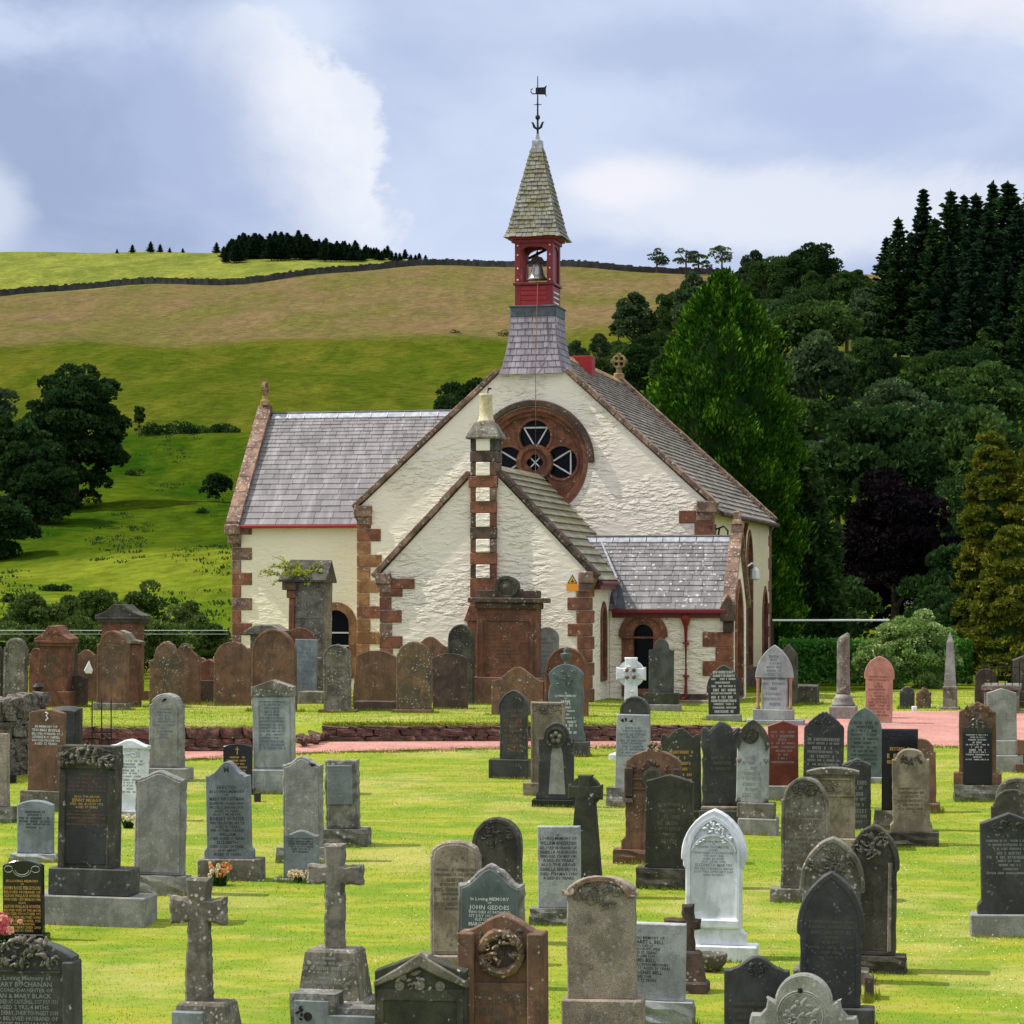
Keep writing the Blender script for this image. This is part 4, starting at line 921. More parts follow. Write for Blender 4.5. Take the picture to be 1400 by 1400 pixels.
# red vent box on the ridge behind the turret
m = MB(); m.extrude([(-.15, 10.2), (.50, 9.8), (.50, 10.45), (.42, 10.46), (-.15, 10.46)], 6.3, 6.9, .012); vb = m.build('roof_vent', 'red_bright', church)

# bell turret ----------------------------------------------------------------
TV = 0.80; TC = UC
tz0 = 9.39
def sq(h, z): return [(TC-h, TV-h, z), (TC+h, TV-h, z), (TC+h, TV+h, z), (TC-h, TV+h, z)]
prof = [(.95, 9.37), (.86, 9.68), (.78, 10.05), (.72, 10.45), (.685, 10.85), (.67, 11.1)]
tur = MB()
for (h0, z0), (h1, z1) in zip(prof[:-1], prof[1:]):
    a, b = sq(h0-.03, z0), sq(h1-.03, z1)
    for k in range(4): tur.poly([a[k], a[(k+1) % 4], b[(k+1) % 4], b[k]], .2)
skirt = tur.build('turret_skirt', 'slate_purple', church, tint=True)
for face in range(4):
    Mf = Matrix.Translation((TC, TV, 0)) @ Matrix.Rotation(R(90*face), 4, 'Z')
    rows = []
    z = 9.37; hs = []
    r_ = random.Random(50+face)
    for k in range(9):
        z1 = z+0.192; hw0 = np.interp(z, [q[1] for q in prof], [q[0] for q in prof]); hw1 = np.interp(z1+.02, [q[1] for q in prof], [q[0] for q in prof])
        n = 7 if k < 5 else 6; x = -1.0-(0.5/n if k % 2 else 0)*2
        cuts = [-1.0]+[q for q in [(-1+2*(i+(.5 if k % 2 else 0))/n + r_.uniform(-.03, .03)) for i in range(0 if k % 2 else 1, n)] if -0.97 < q < .97]+[1.0]
        for c0, c1 in zip(cuts[:-1], cuts[1:]):
            m = MB(); d = .008; dz = r_.uniform(-.01, .01)
            P = [(c0*hw0+d, -hw0-.028, z+dz), (c1*hw0-d, -hw0-.028, z+dz), (c1*hw1-d, -hw1-.006, z1+.02), (c0*hw1+d, -hw1-.006, z1+.02)]
            B = [(x_, y_+.022, z_) for x_, y_, z_ in P]
            v = [Mf @ Vector(p) for p in P+B]; m.mesh(v, [(0, 1, 2, 3), (4, 7, 6, 5), (0, 4, 5, 1), (1, 5, 6, 2), (2, 6, 7, 3), (3, 7, 4, 0)], min(1, max(0, r_.gauss(.5, .28))))
            if face == 0 and BUDGET[0] > 0: m.build('slate', 'slate_purple', skirt, tint=True); BUDGET[0] -= 1
            else: rows.append(m)
        z = z1
    if rows:
        allm = MB()
        for m in rows: allm.mesh(m.v, m.f, m.t[0])
        allm.build('slate_courses', 'slate_purple', skirt, tint=True)['kind'] = 'stuff'
m = MB(); m.box(TC-.70, TC+.70, TV-.70, TV+.70, 11.06, 11.38, .03); m.box(TC-.73, TC+.73, TV-.73, TV+.73, 11.36, 11.41, .01); m.build('lead_apron', 'lead', church)
tb = MB(); H = .575; tb.box(TC-H+.04, TC+H-.04, TV-H+.04, TV+H-.04, 11.4, 12.02); tbox = tb.build('turret_box', 'red_paint', church)
for face in range(4):
    Mf = Matrix.Translation((TC, TV, 0)) @ Matrix.Rotation(R(90*face), 4, 'Z')
    for k in range(4):
        m = MB(); m.box(-H+.14, H-.14, -H+.01, -H+.05, 11.43+k*.145, 11.43+k*.145+.136, .008, Mf); m.build('plank', 'red_bright' if face in (0, 3) else 'red_paint', tbox)
    if face == 1:
        m = MB()
        for k in range(3): m.box(-H+.2, H-.25, -H-.012, -H+.02, 11.5+k*.15, 11.54+k*.15, 0, Mf)
        m.build('louvre_edge', 'white_paint', tbox)
for sx in (-1, 1):
    for sy in (-1, 1):
        m = MB(); m.box(TC+sx*(H-.09)-.09, TC+sx*(H-.09)+.09, TV+sy*(H-.09)-.09, TV+sy*(H-.09)+.09, 11.41, 13.3, .012); post = m.build('post', 'red_paint', church)
        if sy < 0:
            for z in (12.18, 12.52, 12.92, 13.2):
                m = MB(); m.lathe([(.026, 0), (.02, .018), (.001, .024)], 8, Matrix.Translation((TC+sx*(H-.09), TV-H-.0, z)) @ Matrix.Rotation(R(90), 4, 'X')); m.build('bolt', 'white_paint', post)
m = MB(); m.box(TC-H-.05, TC+H+.05, TV-H-.05, TV+H+.05, 12.02, 12.1, .015); m.build('sill', 'gutter_paint', church)
m = MB(); m.box(TC-H-.05, TC+H+.05, TV-H-.05, TV+H+.05, 13.27, 13.38, .015); m.box(TC-H-.12, TC+H+.12, TV-H-.12, TV+H+.12, 13.38, 13.47, .02); m.build('cornice', 'red_paint', church)
for face in range(4):
    Mf = Matrix.Translation((TC, TV, 0)) @ Matrix.Rotation(R(90*face), 4, 'Z'); a = H-.18
    out = [(-a, 13.27), (-a, 13.0)] + [(-a*math.cos(R(q)), 13.0+.2*math.sin(R(q))) for q in range(10, 171, 16)] + [(a, 13.0), (a, 13.27)]
    m = MB(); m.extrude(out, -H+.02, -H+.12, 0, Mf); m.build('arch_board', 'red_paint', church)
m = MB(); m.box(TC+H-.16, TC+H-.06, TV-H+.18, TV+H-.18, 12.1, 13.27); m.build('side_boarding', 'gutter_paint', church)
m = MB(); m.tube([(TC-.35, TV+.3, 12.92), (TC+.25, TV+.3, 13.2)], .045, 6); m.build('brace', 'iron', church)
m = MB(); m.lathe([(.30, 12.22), (.295, 12.26), (.25, 12.32), (.2, 12.42), (.175, 12.55), (.15, 12.66), (.09, 12.72), (.02, 12.74)], 20, Matrix.Translation((TC, TV-.05, 0))); bell = m.build('bell', 'bell_metal', church, True)
m = MB(); m.extrude([(-.36, 12.70), (-.2, 12.72), (-.15, 12.70), (.15, 12.70), (.2, 12.72), (.36, 12.70), (.34, 12.76), (.2, 12.80), (.14, 12.9), (.04, 12.93), (-.04, 12.93), (-.14, 12.9), (-.2, 12.8), (-.34, 12.76)], -.06, .06, .01, Matrix.Translation((TC, TV-.05, 0))); m.build('headstock', 'wood_dark', bell)
m = MB(); m.lathe([(.03, 12.92), (.03, 12.97), (.075, 12.99), (.03, 13.02), (.05, 13.04), (.02, 13.08), (.004, 13.14)], 8, Matrix.Translation((TC, TV-.05, 0))); m.build('bell_finial', 'iron', bell)
for sx in (-1, 1):
    m = MB(); m.extrude([(sx*.38-.05, 12.1), (sx*.38+.05, 12.1), (sx*.34+.03, 12.74), (sx*.34-.03, 12.74)], -.05, .05, .005, Matrix.Translation((TC, TV-.05, 0))); m.build('bell_frame', 'gutter_paint' if sx < 0 else 'iron', bell)
m = MB(); m.tube([(TC+.13, TV-.3, 12.3), (TC+.14, TV-H-.08, 12.1), (TC+.14, TV-.75, 11.3), (TC+.14, TV-1.0, 9.4), (TC+.14, -.15, 8.6), (TC+.14, -.18, 6.35)], .012, 5); m.build('bell_rope', 'rope', church)
# spire
sp0, spz0, spz1 = .79, 13.44, 16.15
spm = MB(); a = sq(sp0-.05, spz0+.02); b = sq(.13, spz1)
for k in range(4): spm.poly([a[k], a[(k+1) % 4], b[(k+1) % 4], b[k]], .2)
spm.poly(a, .2)
spire = spm.build('spire', 'slate_spire', church, tint=True)
for face in range(4):
    Mf = Matrix.Translation((TC, TV, 0)) @ Matrix.Rotation(R(90*face), 4, 'Z'); rows = MB(); r_ = random.Random(80+face); K = 21; dzz = (spz1-spz0)/K
    for k in range(K):
        z = spz0+k*dzz; z1 = z+dzz+.02
        hwf = lambda zz: (sp0+.10*max(0, 1-(zz-spz0)/.25)**2*.6)*(1-(zz-spz0)/(spz1-spz0)) + .16*(zz-spz0)/(spz1-spz0)
        h0, h1 = hwf(z), hwf(z1); n = max(2, int(round(2*h0/.165))); off = .5 if k % 2 else 0
        cuts = [-1.0]+[q for q in [(-1+2*(i+off)/n+r_.uniform(-.04, .04)) for i in range(0, n+1)] if -.93 < q < .93]+[1.0]
        for c0, c1 in zip(cuts[:-1], cuts[1:]):
            if r_.random() < .015: continue
            d = .006; dz = r_.uniform(-.016, .016); ot = r_.uniform(.024, .045)
            P = [(c0*h0+d, -h0-ot, z+dz), (c1*h0-d, -h0-ot, z+dz), (c1*h1-d, -h1-.004, z1), (c0*h1+d, -h1-.004, z1)]
            v = [Mf @ Vector(p) for p in P+[(x_, y_+.03, z_) for x_, y_, z_ in P]]
            rows.mesh(v, [(0, 1, 2, 3), (4, 7, 6, 5), (0, 4, 5, 1), (1, 5, 6, 2), (2, 6, 7, 3), (3, 7, 4, 0)], min(1, max(0, r_.gauss(.55, .25))))
    rows.build('slate_courses', 'slate_spire', spire, tint=True)['kind'] = 'stuff'
m = MB(); m.lathe([(.215, 15.9), (.15, 16.2), (.14, 16.38), (.06, 16.42), (.03, 16.6)], 4, Matrix.Translation((TC, TV, 0)), sq=True); m.build('spire_cap', 'lead_light', church)
# weather vane
vz = 16.5
m = MB(); m.tube([(TC, TV, vz), (TC, TV, 18.32)], [.035, .012], 6); m.lathe([(.001, 16.99), (.06, 17.04), (.075, 17.09), (.06, 17.14), (.001, 17.19)], 10, Matrix.Translation((TC, TV, 0)))
for sx in (-1, 1):
    m.tube([(TC, TV, 16.72), (TC+sx*.10, TV, 16.80), (TC+sx*.15, TV, 16.93), (TC+sx*.20, TV, 16.95)], [.02, .045, .03, .008], 6)
m.tube([(TC-.12, TV, 17.47), (TC+.12, TV, 17.47)], .012, 5); m.tube([(TC, TV-.12, 17.47), (TC, TV+.12, 17.47)], .012, 5)
vane = m.build('vane_rod', 'iron', church)
m = MB(); m.extrude([(-.06, 17.78), (.22, 17.76), (.28, 17.68), (.25, 17.8), (.25, 17.94), (.28, 18.04), (.20, 17.98), (-.06, 17.98)], -.012, .012, 0, Matrix.Translation((TC, TV, 0)))
m.tube([(TC-.05, TV, 17.80), (TC-.16, TV, 17.80), (TC-.21, TV, 17.86), (TC-.20, TV, 17.93), (TC-.15, TV, 17.95)], .018, 5); m.build('vane_flag', 'iron', vane)

# warning sign beside the vestry's right quoins
s68 = 68.35/F
sg = church.matrix_basis @ Vector((2.50, VV-.045, (HY-808)/F*68.4-FL))
e = empty('warning_sign', sg, -YAW, 'small white and orange hazard sign with a yellow warning triangle on the vestry corner', 'sign')
m = MB(); m.box(-.165, .165, 0, .012, 0, .46); m.build('plate', 'sign_white', e)
m = MB(); m.box(-.16, .16, -.004, -.001, .005, .19); m.build('orange_panel', 'sign_orange', e)
m = MB(); m.extrude([(-.14, .2), (.14, .2), (0, .44)], -.004, -.001, 0); m.build('triangle_edge', 'hole', e)
m = MB(); m.extrude([(-.10, .222), (.10, .222), (0, .395)], -.007, -.0045, 0); m.build('triangle_field', 'sign_yellow', e)
m = MB(); m.extrude([(-.03, .235), (.03, .24), (.045, .27), (.005, .28), (.01, .31), (-.02, .315), (-.012, .275), (-.045, .26)], -.0095, -.0075, 0); m.build('pictogram', 'hole', e)

# ---------------------------------------------------------------- gravestones
def top_curve(shape, hw, h, rise, sh=0.16, n=12):
    """outline of the head from the left spring to the right spring"""
    zs = h-rise
    if shape == 'flat': return [(-hw, h), (hw, h)]
    if shape == 'gable': return [(-hw, zs), (0, h), (hw, zs)]
    if shape == 'round':
        Rr = (hw*hw+rise*rise)/(2*rise); cz = h-Rr; a0 = math.degrees(math.atan2(zs-cz, -hw)) % 360; a1 = 180-a0
        return [(Rr*math.cos(R(a0+(a1-a0)*i/n)), cz+Rr*math.sin(R(a0+(a1-a0)*i/n))) for i in range(n+1)]
    if shape == 'gothic':
        a = [p for p in archpts(0, 0, zs, hw, rise, n//2+2)]; return a[1:-1] + [(hw, zs)]
    if shape == 'ogee':
        k = n+4
        return [(-hw+2*hw*i/k, zs+rise*(0.5+0.5*math.cos(math.pi*(2*i/k-1)))**1.15) for i in range(k+1)]
    if shape == 'shround':      # round head between small shoulders
        s = sh*2*hw; r = hw-s; rz = rise
        return [(-hw, zs), (-hw+s*.75, zs), (-hw+s*.8, zs+.02)] + [(r*math.cos(R(a)), zs+.02+(rz-.02)*math.sin(R(a))) for a in np.linspace(178, 2, n+3)] + [(hw-s*.8, zs+.02), (hw-s*.75, zs), (hw, zs)]
    if shape == 'shogee':       # raised gable or bell head on wide shoulders
        s = sh*2*hw; r = hw-s; z1 = zs+rise*.28
        L_ = [(-hw, zs), (-hw, z1), (-hw+s*.6, z1), (-hw+s, z1+rise*.10)]
        T_ = [(-r+2*r*i/n, z1+rise*.10+rise*.62*(0.5+0.5*math.cos(math.pi*(2*i/n-1)))**.9) for i in range(1, n)]
        return L_ + T_ + [(-x, z) for x, z in reversed(L_)]
    if shape == 'scallop':      # wavy cresting
        k = 22; return [(-hw+2*hw*i/k, zs+rise*(1-abs(2*i/k-1)**1.4)+.025*abs(math.sin(i*math.pi/2.2))) for i in range(k+1)]
    if shape == 'knot':         # two small scrolls and a centre peak
        return [(-hw, zs), (-hw+.03, zs+.05), (-hw*.78, zs+.05), (-hw*.62, zs-.0), (-hw*.4, zs+rise*.55), (-hw*.12, h), (hw*.12, h), (hw*.4, zs+rise*.55), (hw*.62, zs), (hw*.78, zs+.05), (hw-.03, zs+.05), (hw, zs)]
    raise KeyError(shape)
def outline(shape, w_, h, rise, z0, sides=(), sh=0.16, taper=0.0):
    hw = w_/2; top = top_curve(shape, hw, h, rise, sh)
    spring = top[0][1]; left = []
    prev = None
    for fz, fx in (sides or ((0, 1+taper),)): left.append((-hw*fx, z0+(spring-z0)*fz))
    if not left or abs(left[-1][0]+hw) > 1e-6 or left[-1][1] < spring-1e-6: pass
    pts = left + top + [(-x, z) for x, z in reversed(left)]
    res = []
    for q in pts:
        if not res or (abs(q[0]-res[-1][0])+abs(q[1]-res[-1][1])) > 1e-4: res.append(q)
    return res
SIDES = {
    None: (),
    'flare': ((0, 1.14), (.10, 1.14), (.15, 1.0)),
    'head': ((0, 1.0), (.12, 1.0), (.17, .86), (.84, .86), (.88, .94), (.93, .94), (.955, 1.0)),
    'headonly': ((0, .90), (.90, .90), (.93, 1.0)),
    'cornice': ((0, .92), (.88, .92), (.92, 1.0)),
    'wavy': ((0, 1.0), (.1, .97), (.25, 1.0), (.4, .96), (.55, .98), (.68, .93), (.8, 1.02), (.9, .97)),
    'urn': ((0, 1.04), (.1, 1.04), (.16, .96), (.55, .94), (.66, 1.02), (.8, .96), (.86, .86), (.93, .92)),
}
def ragged(out, amp, r, step=0.06):
    res = []
    n = len(out)
    for i in range(n):
        a, b = Vector(out[i]), Vector(out[(i+1) % n]); k = max(1, int((b-a).length/step))
        for j in range(k):
            p = a+(b-a)*(j/k); res.append((p.x+r.uniform(-amp, amp), p.y+(r.uniform(-amp, amp) if p.y > out[0][1]+.03 else 0)))
    return res
def glyph_lines(mb, cx, z0, z1, wmax, n, r, y, narrow=0.5, fill=0.62, taperpts=None):
    """weathered lettering too worn to read: rows of letter-sized strokes"""
    pitch = (z0-z1)/n; h = pitch*fill
    for i in range(n):
        zt = z0-pitch*i; k = r.random(); w_ = wmax*(1.0 if k > .45 else r.uniform(.3, .85)) if n > 2 else wmax*r.uniform(.7, 1)
        big = r.random() < .25; hh = h*(1.15 if big else .85); lw = hh*.62; x = cx-w_/2
        while x < cx+w_/2-lw*.5:
            if r.random() < .14: x += lw*1.2; continue
            t = max(.004, hh*.17); zb = zt-hh; v = r.randrange(5)
            def q(xa, xb, za, zb_): mb.poly([(xa, y, za), (xb, y, za), (xb, y, zb_), (xa, y, zb_)])
            a, b = x, x+lw*.72
            if v != 4: q(a, a+t, zb, zt)
            if v in (0, 1, 2): q(b-t, b, zb, zt)
            if v in (0, 3): q(a, b, zt-t, zt)
            if v in (1, 3): q(a, b, (zb+zt)/2-t/2, (zb+zt)/2+t/2)
            if v in (0, 3, 2): q(a, b, zb, zb+t)
            if v == 4: q((a+b)/2-t/2, (a+b)/2+t/2, zb, zt); q(a, b, zt-t, zt)
            x += lw
def text_mesh(lines, mat, parent, cx, z0, z1, wmax, y, name='inscription'):
    """readable lettering set in real type; each entry is (text, relative size)"""
    tot = sum(s for _, s in lines); unit = (z0-z1)/tot; z = z0; vs = []; fs = []
    for txt, s in lines:
        if txt:
            cu = bpy.data.curves.new('t', 'FONT'); cu.body = txt; cu.size = unit*s*1.05; cu.align_x = 'CENTER'; cu.resolution_u = 1; cu.offset = unit*s*0.012
            ob = bpy.data.objects.new('t', cu); me = bpy.data.meshes.new_from_object(ob)
            co = [v.co.copy() for v in me.vertices]
            if co:
                wd = max(c.x for c in co)-min(c.x for c in co); k = min(1.0, wmax/wd) if wd > 0 else 1
                b = len(vs); vs += [(cx+c.x*k, y, z-unit*s*.86+c.y) for c in co]; fs += [tuple(b+i for i in p.vertices) for p in me.polygons]
            bpy.data.objects.remove(ob); bpy.data.curves.remove(cu); bpy.data.meshes.remove(me)
        z -= unit*s
    m = MB(); m.mesh(vs, fs); return m.build(name, mat, parent, fix=False)
def blobs(mb, cx, cz, w_, h, n, r, y=0.0, size=0.045, depth=0.022):
    size *= .85
    """carved leaves, petals and scrolls: flattened lumps and curls in relief"""
    for i in range(n):
        a = r.uniform(0, 2*math.pi); k = math.sqrt(r.random()); x = cx+w_/2*k*math.cos(a); z = cz+h/2*k*math.sin(a)
        if r.random() < .3:
            rad = size*r.uniform(.7, 1.2); pts = [(x+rad*(1-.1*j)*math.cos(j*.8+a), y-.012, z+rad*(1-.1*j)*math.sin(j*.8+a)) for j in range(7)]
            mb.tube(pts, size*.26, 5)
        else:
            L_, B_ = size*r.uniform(.8, 1.6), size*r.uniform(.45, .8); ca, sa = math.cos(a*3), math.sin(a*3); vs = []; nn = 7
            for q in range(nn):
                t = 2*math.pi*q/nn; u, v = L_*math.cos(t), B_*math.sin(t); vs.append((x+u*ca-v*sa, y, z+u*sa+v*ca))
            base = list(vs); mid = [(x+(p[0]-x)*.62, y-depth*.75, z+(p[2]-z)*.62) for p in base]
            vv = base+mid+[(x, y-depth, z)]
            mb.mesh(vv, [(q, (q+1) % nn, nn+(q+1) % nn, nn+q) for q in range(nn)]+[(nn+q, nn+(q+1) % nn, 2*nn) for q in range(nn)])
def rocky_box(x0, x1, y0, y1, z0, z1, r, amp=.03):
    bm = bmesh.new(); bmesh.ops.create_cube(bm, size=1.0); nx = max(2, int((x1-x0)/.09)); bmesh.ops.subdivide_edges(bm, edges=bm.edges, cuts=4, use_grid_fill=True)
    for v in bm.verts:
        p = v.co.copy(); edge = sum(abs(abs(c)-.5) < 1e-4 for c in p)
        v.co = Vector((x0+(p.x+.5)*(x1-x0), y0+(p.y+.5)*(y1-y0), z0+(p.z+.5)*(z1-z0)))
        if edge >= 1 and p.z > -.49:
            k = amp*(1 if edge == 1 else .35)
            v.co += Vector((p.x*r.uniform(-1, 1)*k*2, -r.uniform(-.6, 1)*k if p.y < 0 else 0, (r.uniform(-1, .2)*k*.4 if p.z > .49 else 0)))
    m = MB(); m.mesh([tuple(v.co) for v in bm.verts], [tuple(v.index for v in f.verts) for f in bm.faces]); bm.free(); return m
GRAVES = {}
def stone(name, label, x0, x1, yt, yb, mat, shape='round', rise=.5, bases=(), gy=None, Y=None, d=.15, sides=None, sh=.16, taper=0.0,
          frame=None, panel=None, relief=None, text=None, lean=0.0, pitch=0.0, yaw=0.0, cat='headstone', rag=0.0, basemat=None, basestyle='cut', c=.012, group=None, extra=None):
    """a gravestone measured in rows and columns of the photograph, standing on the ground at distance Y"""
    seed = int(x0*7+yt*13); r = random.Random(seed)
    gyv = gy or (bases[-1][3] if bases else yb)
    Y = Y or Yof(gyv); s = F/Y
    cx = (x0+x1)/2; X = (cx-700)/s; g = float(zg(X, Y+.12)); w_ = (x1-x0)/s/math.cos(YAW)
    e = empty(name, (X, Y, g), -YAW+R(3+yaw+r.uniform(-2, 2)), label, cat, group, ry=R(lean+r.uniform(-1.1, 1.1)), rx=R(pitch+r.uniform(-1.2, 1.2)))
    zz = lambda y: (HY-y)/s-g
    z0, h = zz(yb), zz(yt)
    if not bases: z0 = min(z0, -.06)
    rs_ = rise*w_ if shape != 'flat' else 0.0
    if bases: z0 = min(z0, zz(bases[0][2])-.004)
    body = outline(shape, w_, h, rs_, z0, SIDES[sides], sh, taper)
    if not rag and not panel and mat.split('_')[0] in ('lichen', 'sandstone', 'rock', 'dark'): body = ragged(body, .0055, r, .09)
    rough_body = ragged(body, rag, r) if rag else body
    m = MB(); m.extrude(rough_body, 0, d, c if not rag else .02); m.build('tablet', mat, e)
    if rag:
        m = MB(); m.extrude(inset(body, .045), -.012, .02, .008); m.build('face', panel or mat, e)
    elif panel:
        m = MB(); po = inset(body, .05*w_+.02); m.extrude(po, -.014, .02, .006); m.build('panel', panel, e)
    if frame:
        ring_o, ring_i = inset(body, .012), inset(body, frame)
        m = MB(); m.plate(ring_o, [ring_i], -.022, .01); m.build('moulding', frame_mat.get(name, mat) if False else mat, e)
    if relief:
        k, cxr, czr, wr, hr, sz = relief[:6]; m = MB()
        blobs(m, cxr*w_, h-czr*w_, wr*w_, hr*w_, k, r, -.004, sz); m.build('carving', relief[6] if len(relief) > 6 else mat, e)
    if text:
        yy = -.018 if (panel or rag) else -.004
        ty0, ty1, tw, tmat, spec = text; a, b = h-(h-z0)*ty0, h-(h-z0)*ty1
        if isinstance(spec, int):
            spec = max(spec, int((a-b)*s/8.5))
            m = MB(); glyph_lines(m, 0, a, b, w_*tw, spec, r, yy); m.build('inscription', tmat, e, fix=False)
        else: text_mesh(spec, tmat, e, 0, a, b, w_*tw, yy)
    n = len(bases)
    for i, bq in enumerate(bases):
        bx0, bx1, by0, by1 = bq[:4]; bw = max((bx1-bx0)/s/math.cos(YAW), w_+.02); off = ((bx0+bx1)/2-cx)/s
        dep = .07*(i+1)+.02; zt = zz(by0); zb = zz(by1) if i < n-1 else min(zz(by1), 0)-.08
        st = bq[4] if len(bq) > 4 else basestyle
        if st == 'rock': m = rocky_box(off-bw/2, off+bw/2, -dep, d+dep*.8, zb, zt, r)
        else: m = MB(); m.box(off-bw/2, off+bw/2, -dep, d+dep*.8, zb, zt, .014)
        m.build('plinth' if i == 0 and n > 1 else 'base', (bq[5] if len(bq) > 5 else basemat or mat), e)
    e['w'] = w_; GRAVES[label] = (e, w_, h, z0, d, s)
    if extra: extra(e, w_, h, z0, d, s, r)
    del e['w']
    return e
frame_mat = {}
H = 'headstone'
# ---- terrace, left part
stone(H, 'lichen speckled grey headstone with carved shoulders, partly behind the rubble wall end', 3, 34, 872, 958, 'lichen_grey', 'shround', .42, Y=64.5, d=.22, sh=.08, relief=(10, 0, .3, .5, .3, .05), frame=.07)
stone(H, 'grey headstone sliver cut by the left edge of the photo on the terrace', -26, 3, 880, 960, 'lichen_dark', 'round', .4, Y=65, d=.2)
stone(H, 'small red stone peeping out left of the red pedestal monument', 39, 58, 886, 955, 'sandstone_red', 'shround', .4, Y=66.5, d=.15, relief=(5, 0, .3, .4, .3, .05))
def pediment_cap(e, w_, h, z0, d, s, r, wide=1.36, ph=.30, mat='sandstone_red', mat2=None, crest=True):
    m = MB(); W = w_*wide/2
    m.box(-W, W, -.09, d+.09, h-.02, h+.05, .01); m.box(-W*.93, W*.93, -.06, d+.06, h-.10, h-.02, .01)
    m.extrude([(-W, h+.05), (W, h+.05), (W, h+.09), (W*.55, h+.09+ph*.32), (W*.22, h+.05+ph), (-W*.22, h+.05+ph), (-W*.55, h+.09+ph*.32), (-W, h+.09)], -.08, d+.08, .015)
    c_ = m.build('cornice', mat2 or mat, e)
    if crest:
        m = MB(); blobs(m, 0, h+.05+ph*.42, w_*.7, ph*.5, 12, r, -.08, .045); m.build('carving', mat2 or mat, c_)
stone('pedestal_monument', 'red sandstone pedestal monument with a carved pediment, left end of the terrace', 53, 91, 878, 945, 'sandstone_red', 'flat', 0, [(48, 97, 945, 966)], Y=64.5, d=.55, text=(.28, .8, .7, 'text_faint', 8), cat='monument',
      extra=lambda e, w_, h, z0, d, s, r: pediment_cap(e, w_, h, z0, d, s, r, 1.32, .36))
stone(H, 'dark rounded stone showing right of the red pedestal monument', 84, 104, 879, 958, 'sandstone_dark', 'round', .5, Y=67, d=.15)
stone(H, 'brown round headed stone behind the small white ornament', 104, 131, 888, 958, 'sandstone_brown', 'ogee', .25, Y=67.5, d=.15)
stone(H, 'low dark brown stone with a wavy top in front of the white ornament', 92, 118, 923, 962, 'sandstone_dark', 'ogee', .13, Y=64.8, d=.14)
e = empty('grave_ornament', wp(121.5, 67.35, (HY-921)/F*67.35), -YAW, 'small white teardrop ornament fixed on the front of the brown round headed stone', 'ornament')
s = F/67.35; m = MB(); k = 6.3/s; hh = 18/s; m.extrude([(-k*.55, 0), (k*.75, 0), (k, hh*.28), (k*.55, hh*.62), (.02, hh), (-k*.35, hh*.66), (-k, hh*.25)], -.06, .0, .02); m.build('drop', 'bird_white', e)
stone('pedestal_monument', 'tall red sandstone pedestal with a heavy dark pediment cap, behind the pink brown headstone', 138, 186, 846, 945, 'sandstone_red', 'flat', 0, [(132, 192, 945, 962)], Y=68.3, d=.75, cat='monument',
      extra=lambda e, w_, h, z0, d, s, r: pediment_cap(e, w_, h, z0, d, s, r, 1.34, .34, mat2='lichen_dark', crest=False))
stone(H, 'pink brown headstone with a mossy rounded rim, in front of the tall red pedestal', 131, 173, 862, 961, 'sandstone_brown', 'shround', .42, [(128, 175, 961, 967, 'cut', 'lichen_grey')], Y=62.8, d=.22, sh=.1, relief=(14, 0, .34, .85, .5, .045, 'lichen_red'), frame=.05, text=(.25, .75, .75, 'text_faint', 10))
stone(H, 'dark red headstone with a swan neck top right of the pink brown headstone', 155, 190, 880, 964, 'sandstone_red', 'flat', 0, Y=64.3, d=.26, text=(.2, .5, .7, 'text_faint', 4),
      extra=lambda e, w_, h, z0, d, s, r: (lambda m: m.build('cornice', 'lichen_grey', e))(MB().extrude([(-w_*.58, h), (w_*.62, h), (w_*.62, h+.05), (w_*.3, h+.1), (w_*.1, h+.27), (-w_*.2, h+.34), (-w_*.58, h+.1)], -.06, d+.05, .012)))
stone(H, 'orange patched lichen headstone with a narrow round head, terrace left of the church', 203, 248, 877, 960, 'lichen_red', 'shround', .55, Y=64, d=.26, sh=.16, rag=.012)
stone(H, 'tan headstone with a scrolled shoulder leaning behind the orange patched one', 232, 273, 879, 953, 'sandstone_brown', 'ogee', .42, Y=66, d=.12, relief=(6, .1, .16, .4, .2, .05, 'lichen_grey'))
stone(H, 'small orange round topped stone low behind the terrace grass', 265, 283, 899, 940, 'quoin_ochre', 'round', .4, Y=67.3, d=.12)
stone('table_tomb', 'low broken red slab tomb with a dark gap beneath it, terrace left of the church', 274, 296, 901, 942, 'sandstone_red', 'gable', .25, [(271, 300, 930, 942, 'cut', 'sandstone_dark')], Y=66.8, d=.35, cat='tomb')
stone(H, 'plain brown round headed headstone at the foot of the church wing', 292, 342, 877, 962, 'sandstone_brown', 'round', .40, Y=65.2, d=.12)
stone('pedestal_monument', 'grey topped pedestal behind the big pointed brown headstone', 343, 383, 867, 940, 'lichen_grey', 'flat', 0, Y=68.5, d=.5, cat='monument',
      extra=lambda e, w_, h, z0, d, s, r: (lambda m: m.build('cap', 'lichen_grey', e))(MB().extrude([(-w_*.65, h), (w_*.65, h), (w_*.67, h+.08), (w_*.3, h+.25), (-w_*.3, h+.25), (-w_*.67, h+.08)], -.12, d+.12, .02)))
stone(H, 'big pointed brown headstone with a lit rim, left of the blue grey one', 344, 404, 860, 973, 'sandstone_brown', 'gothic', .52, Y=62.3, d=.2, frame=.05)
stone(H, 'red round headed stone behind the flat blue grey headstone', 389, 430, 858, 945, 'sandstone_red', 'round', .42, Y=69, d=.14)
stone(H, 'flat topped blue grey slate headstone in front of the ruined monument', 401, 431, 874, 947, 'slate_blue', 'flat', 0, Y=67.2, d=.12, text=(.12, .7, .75, 'text_blue', 9), lean=1.0)
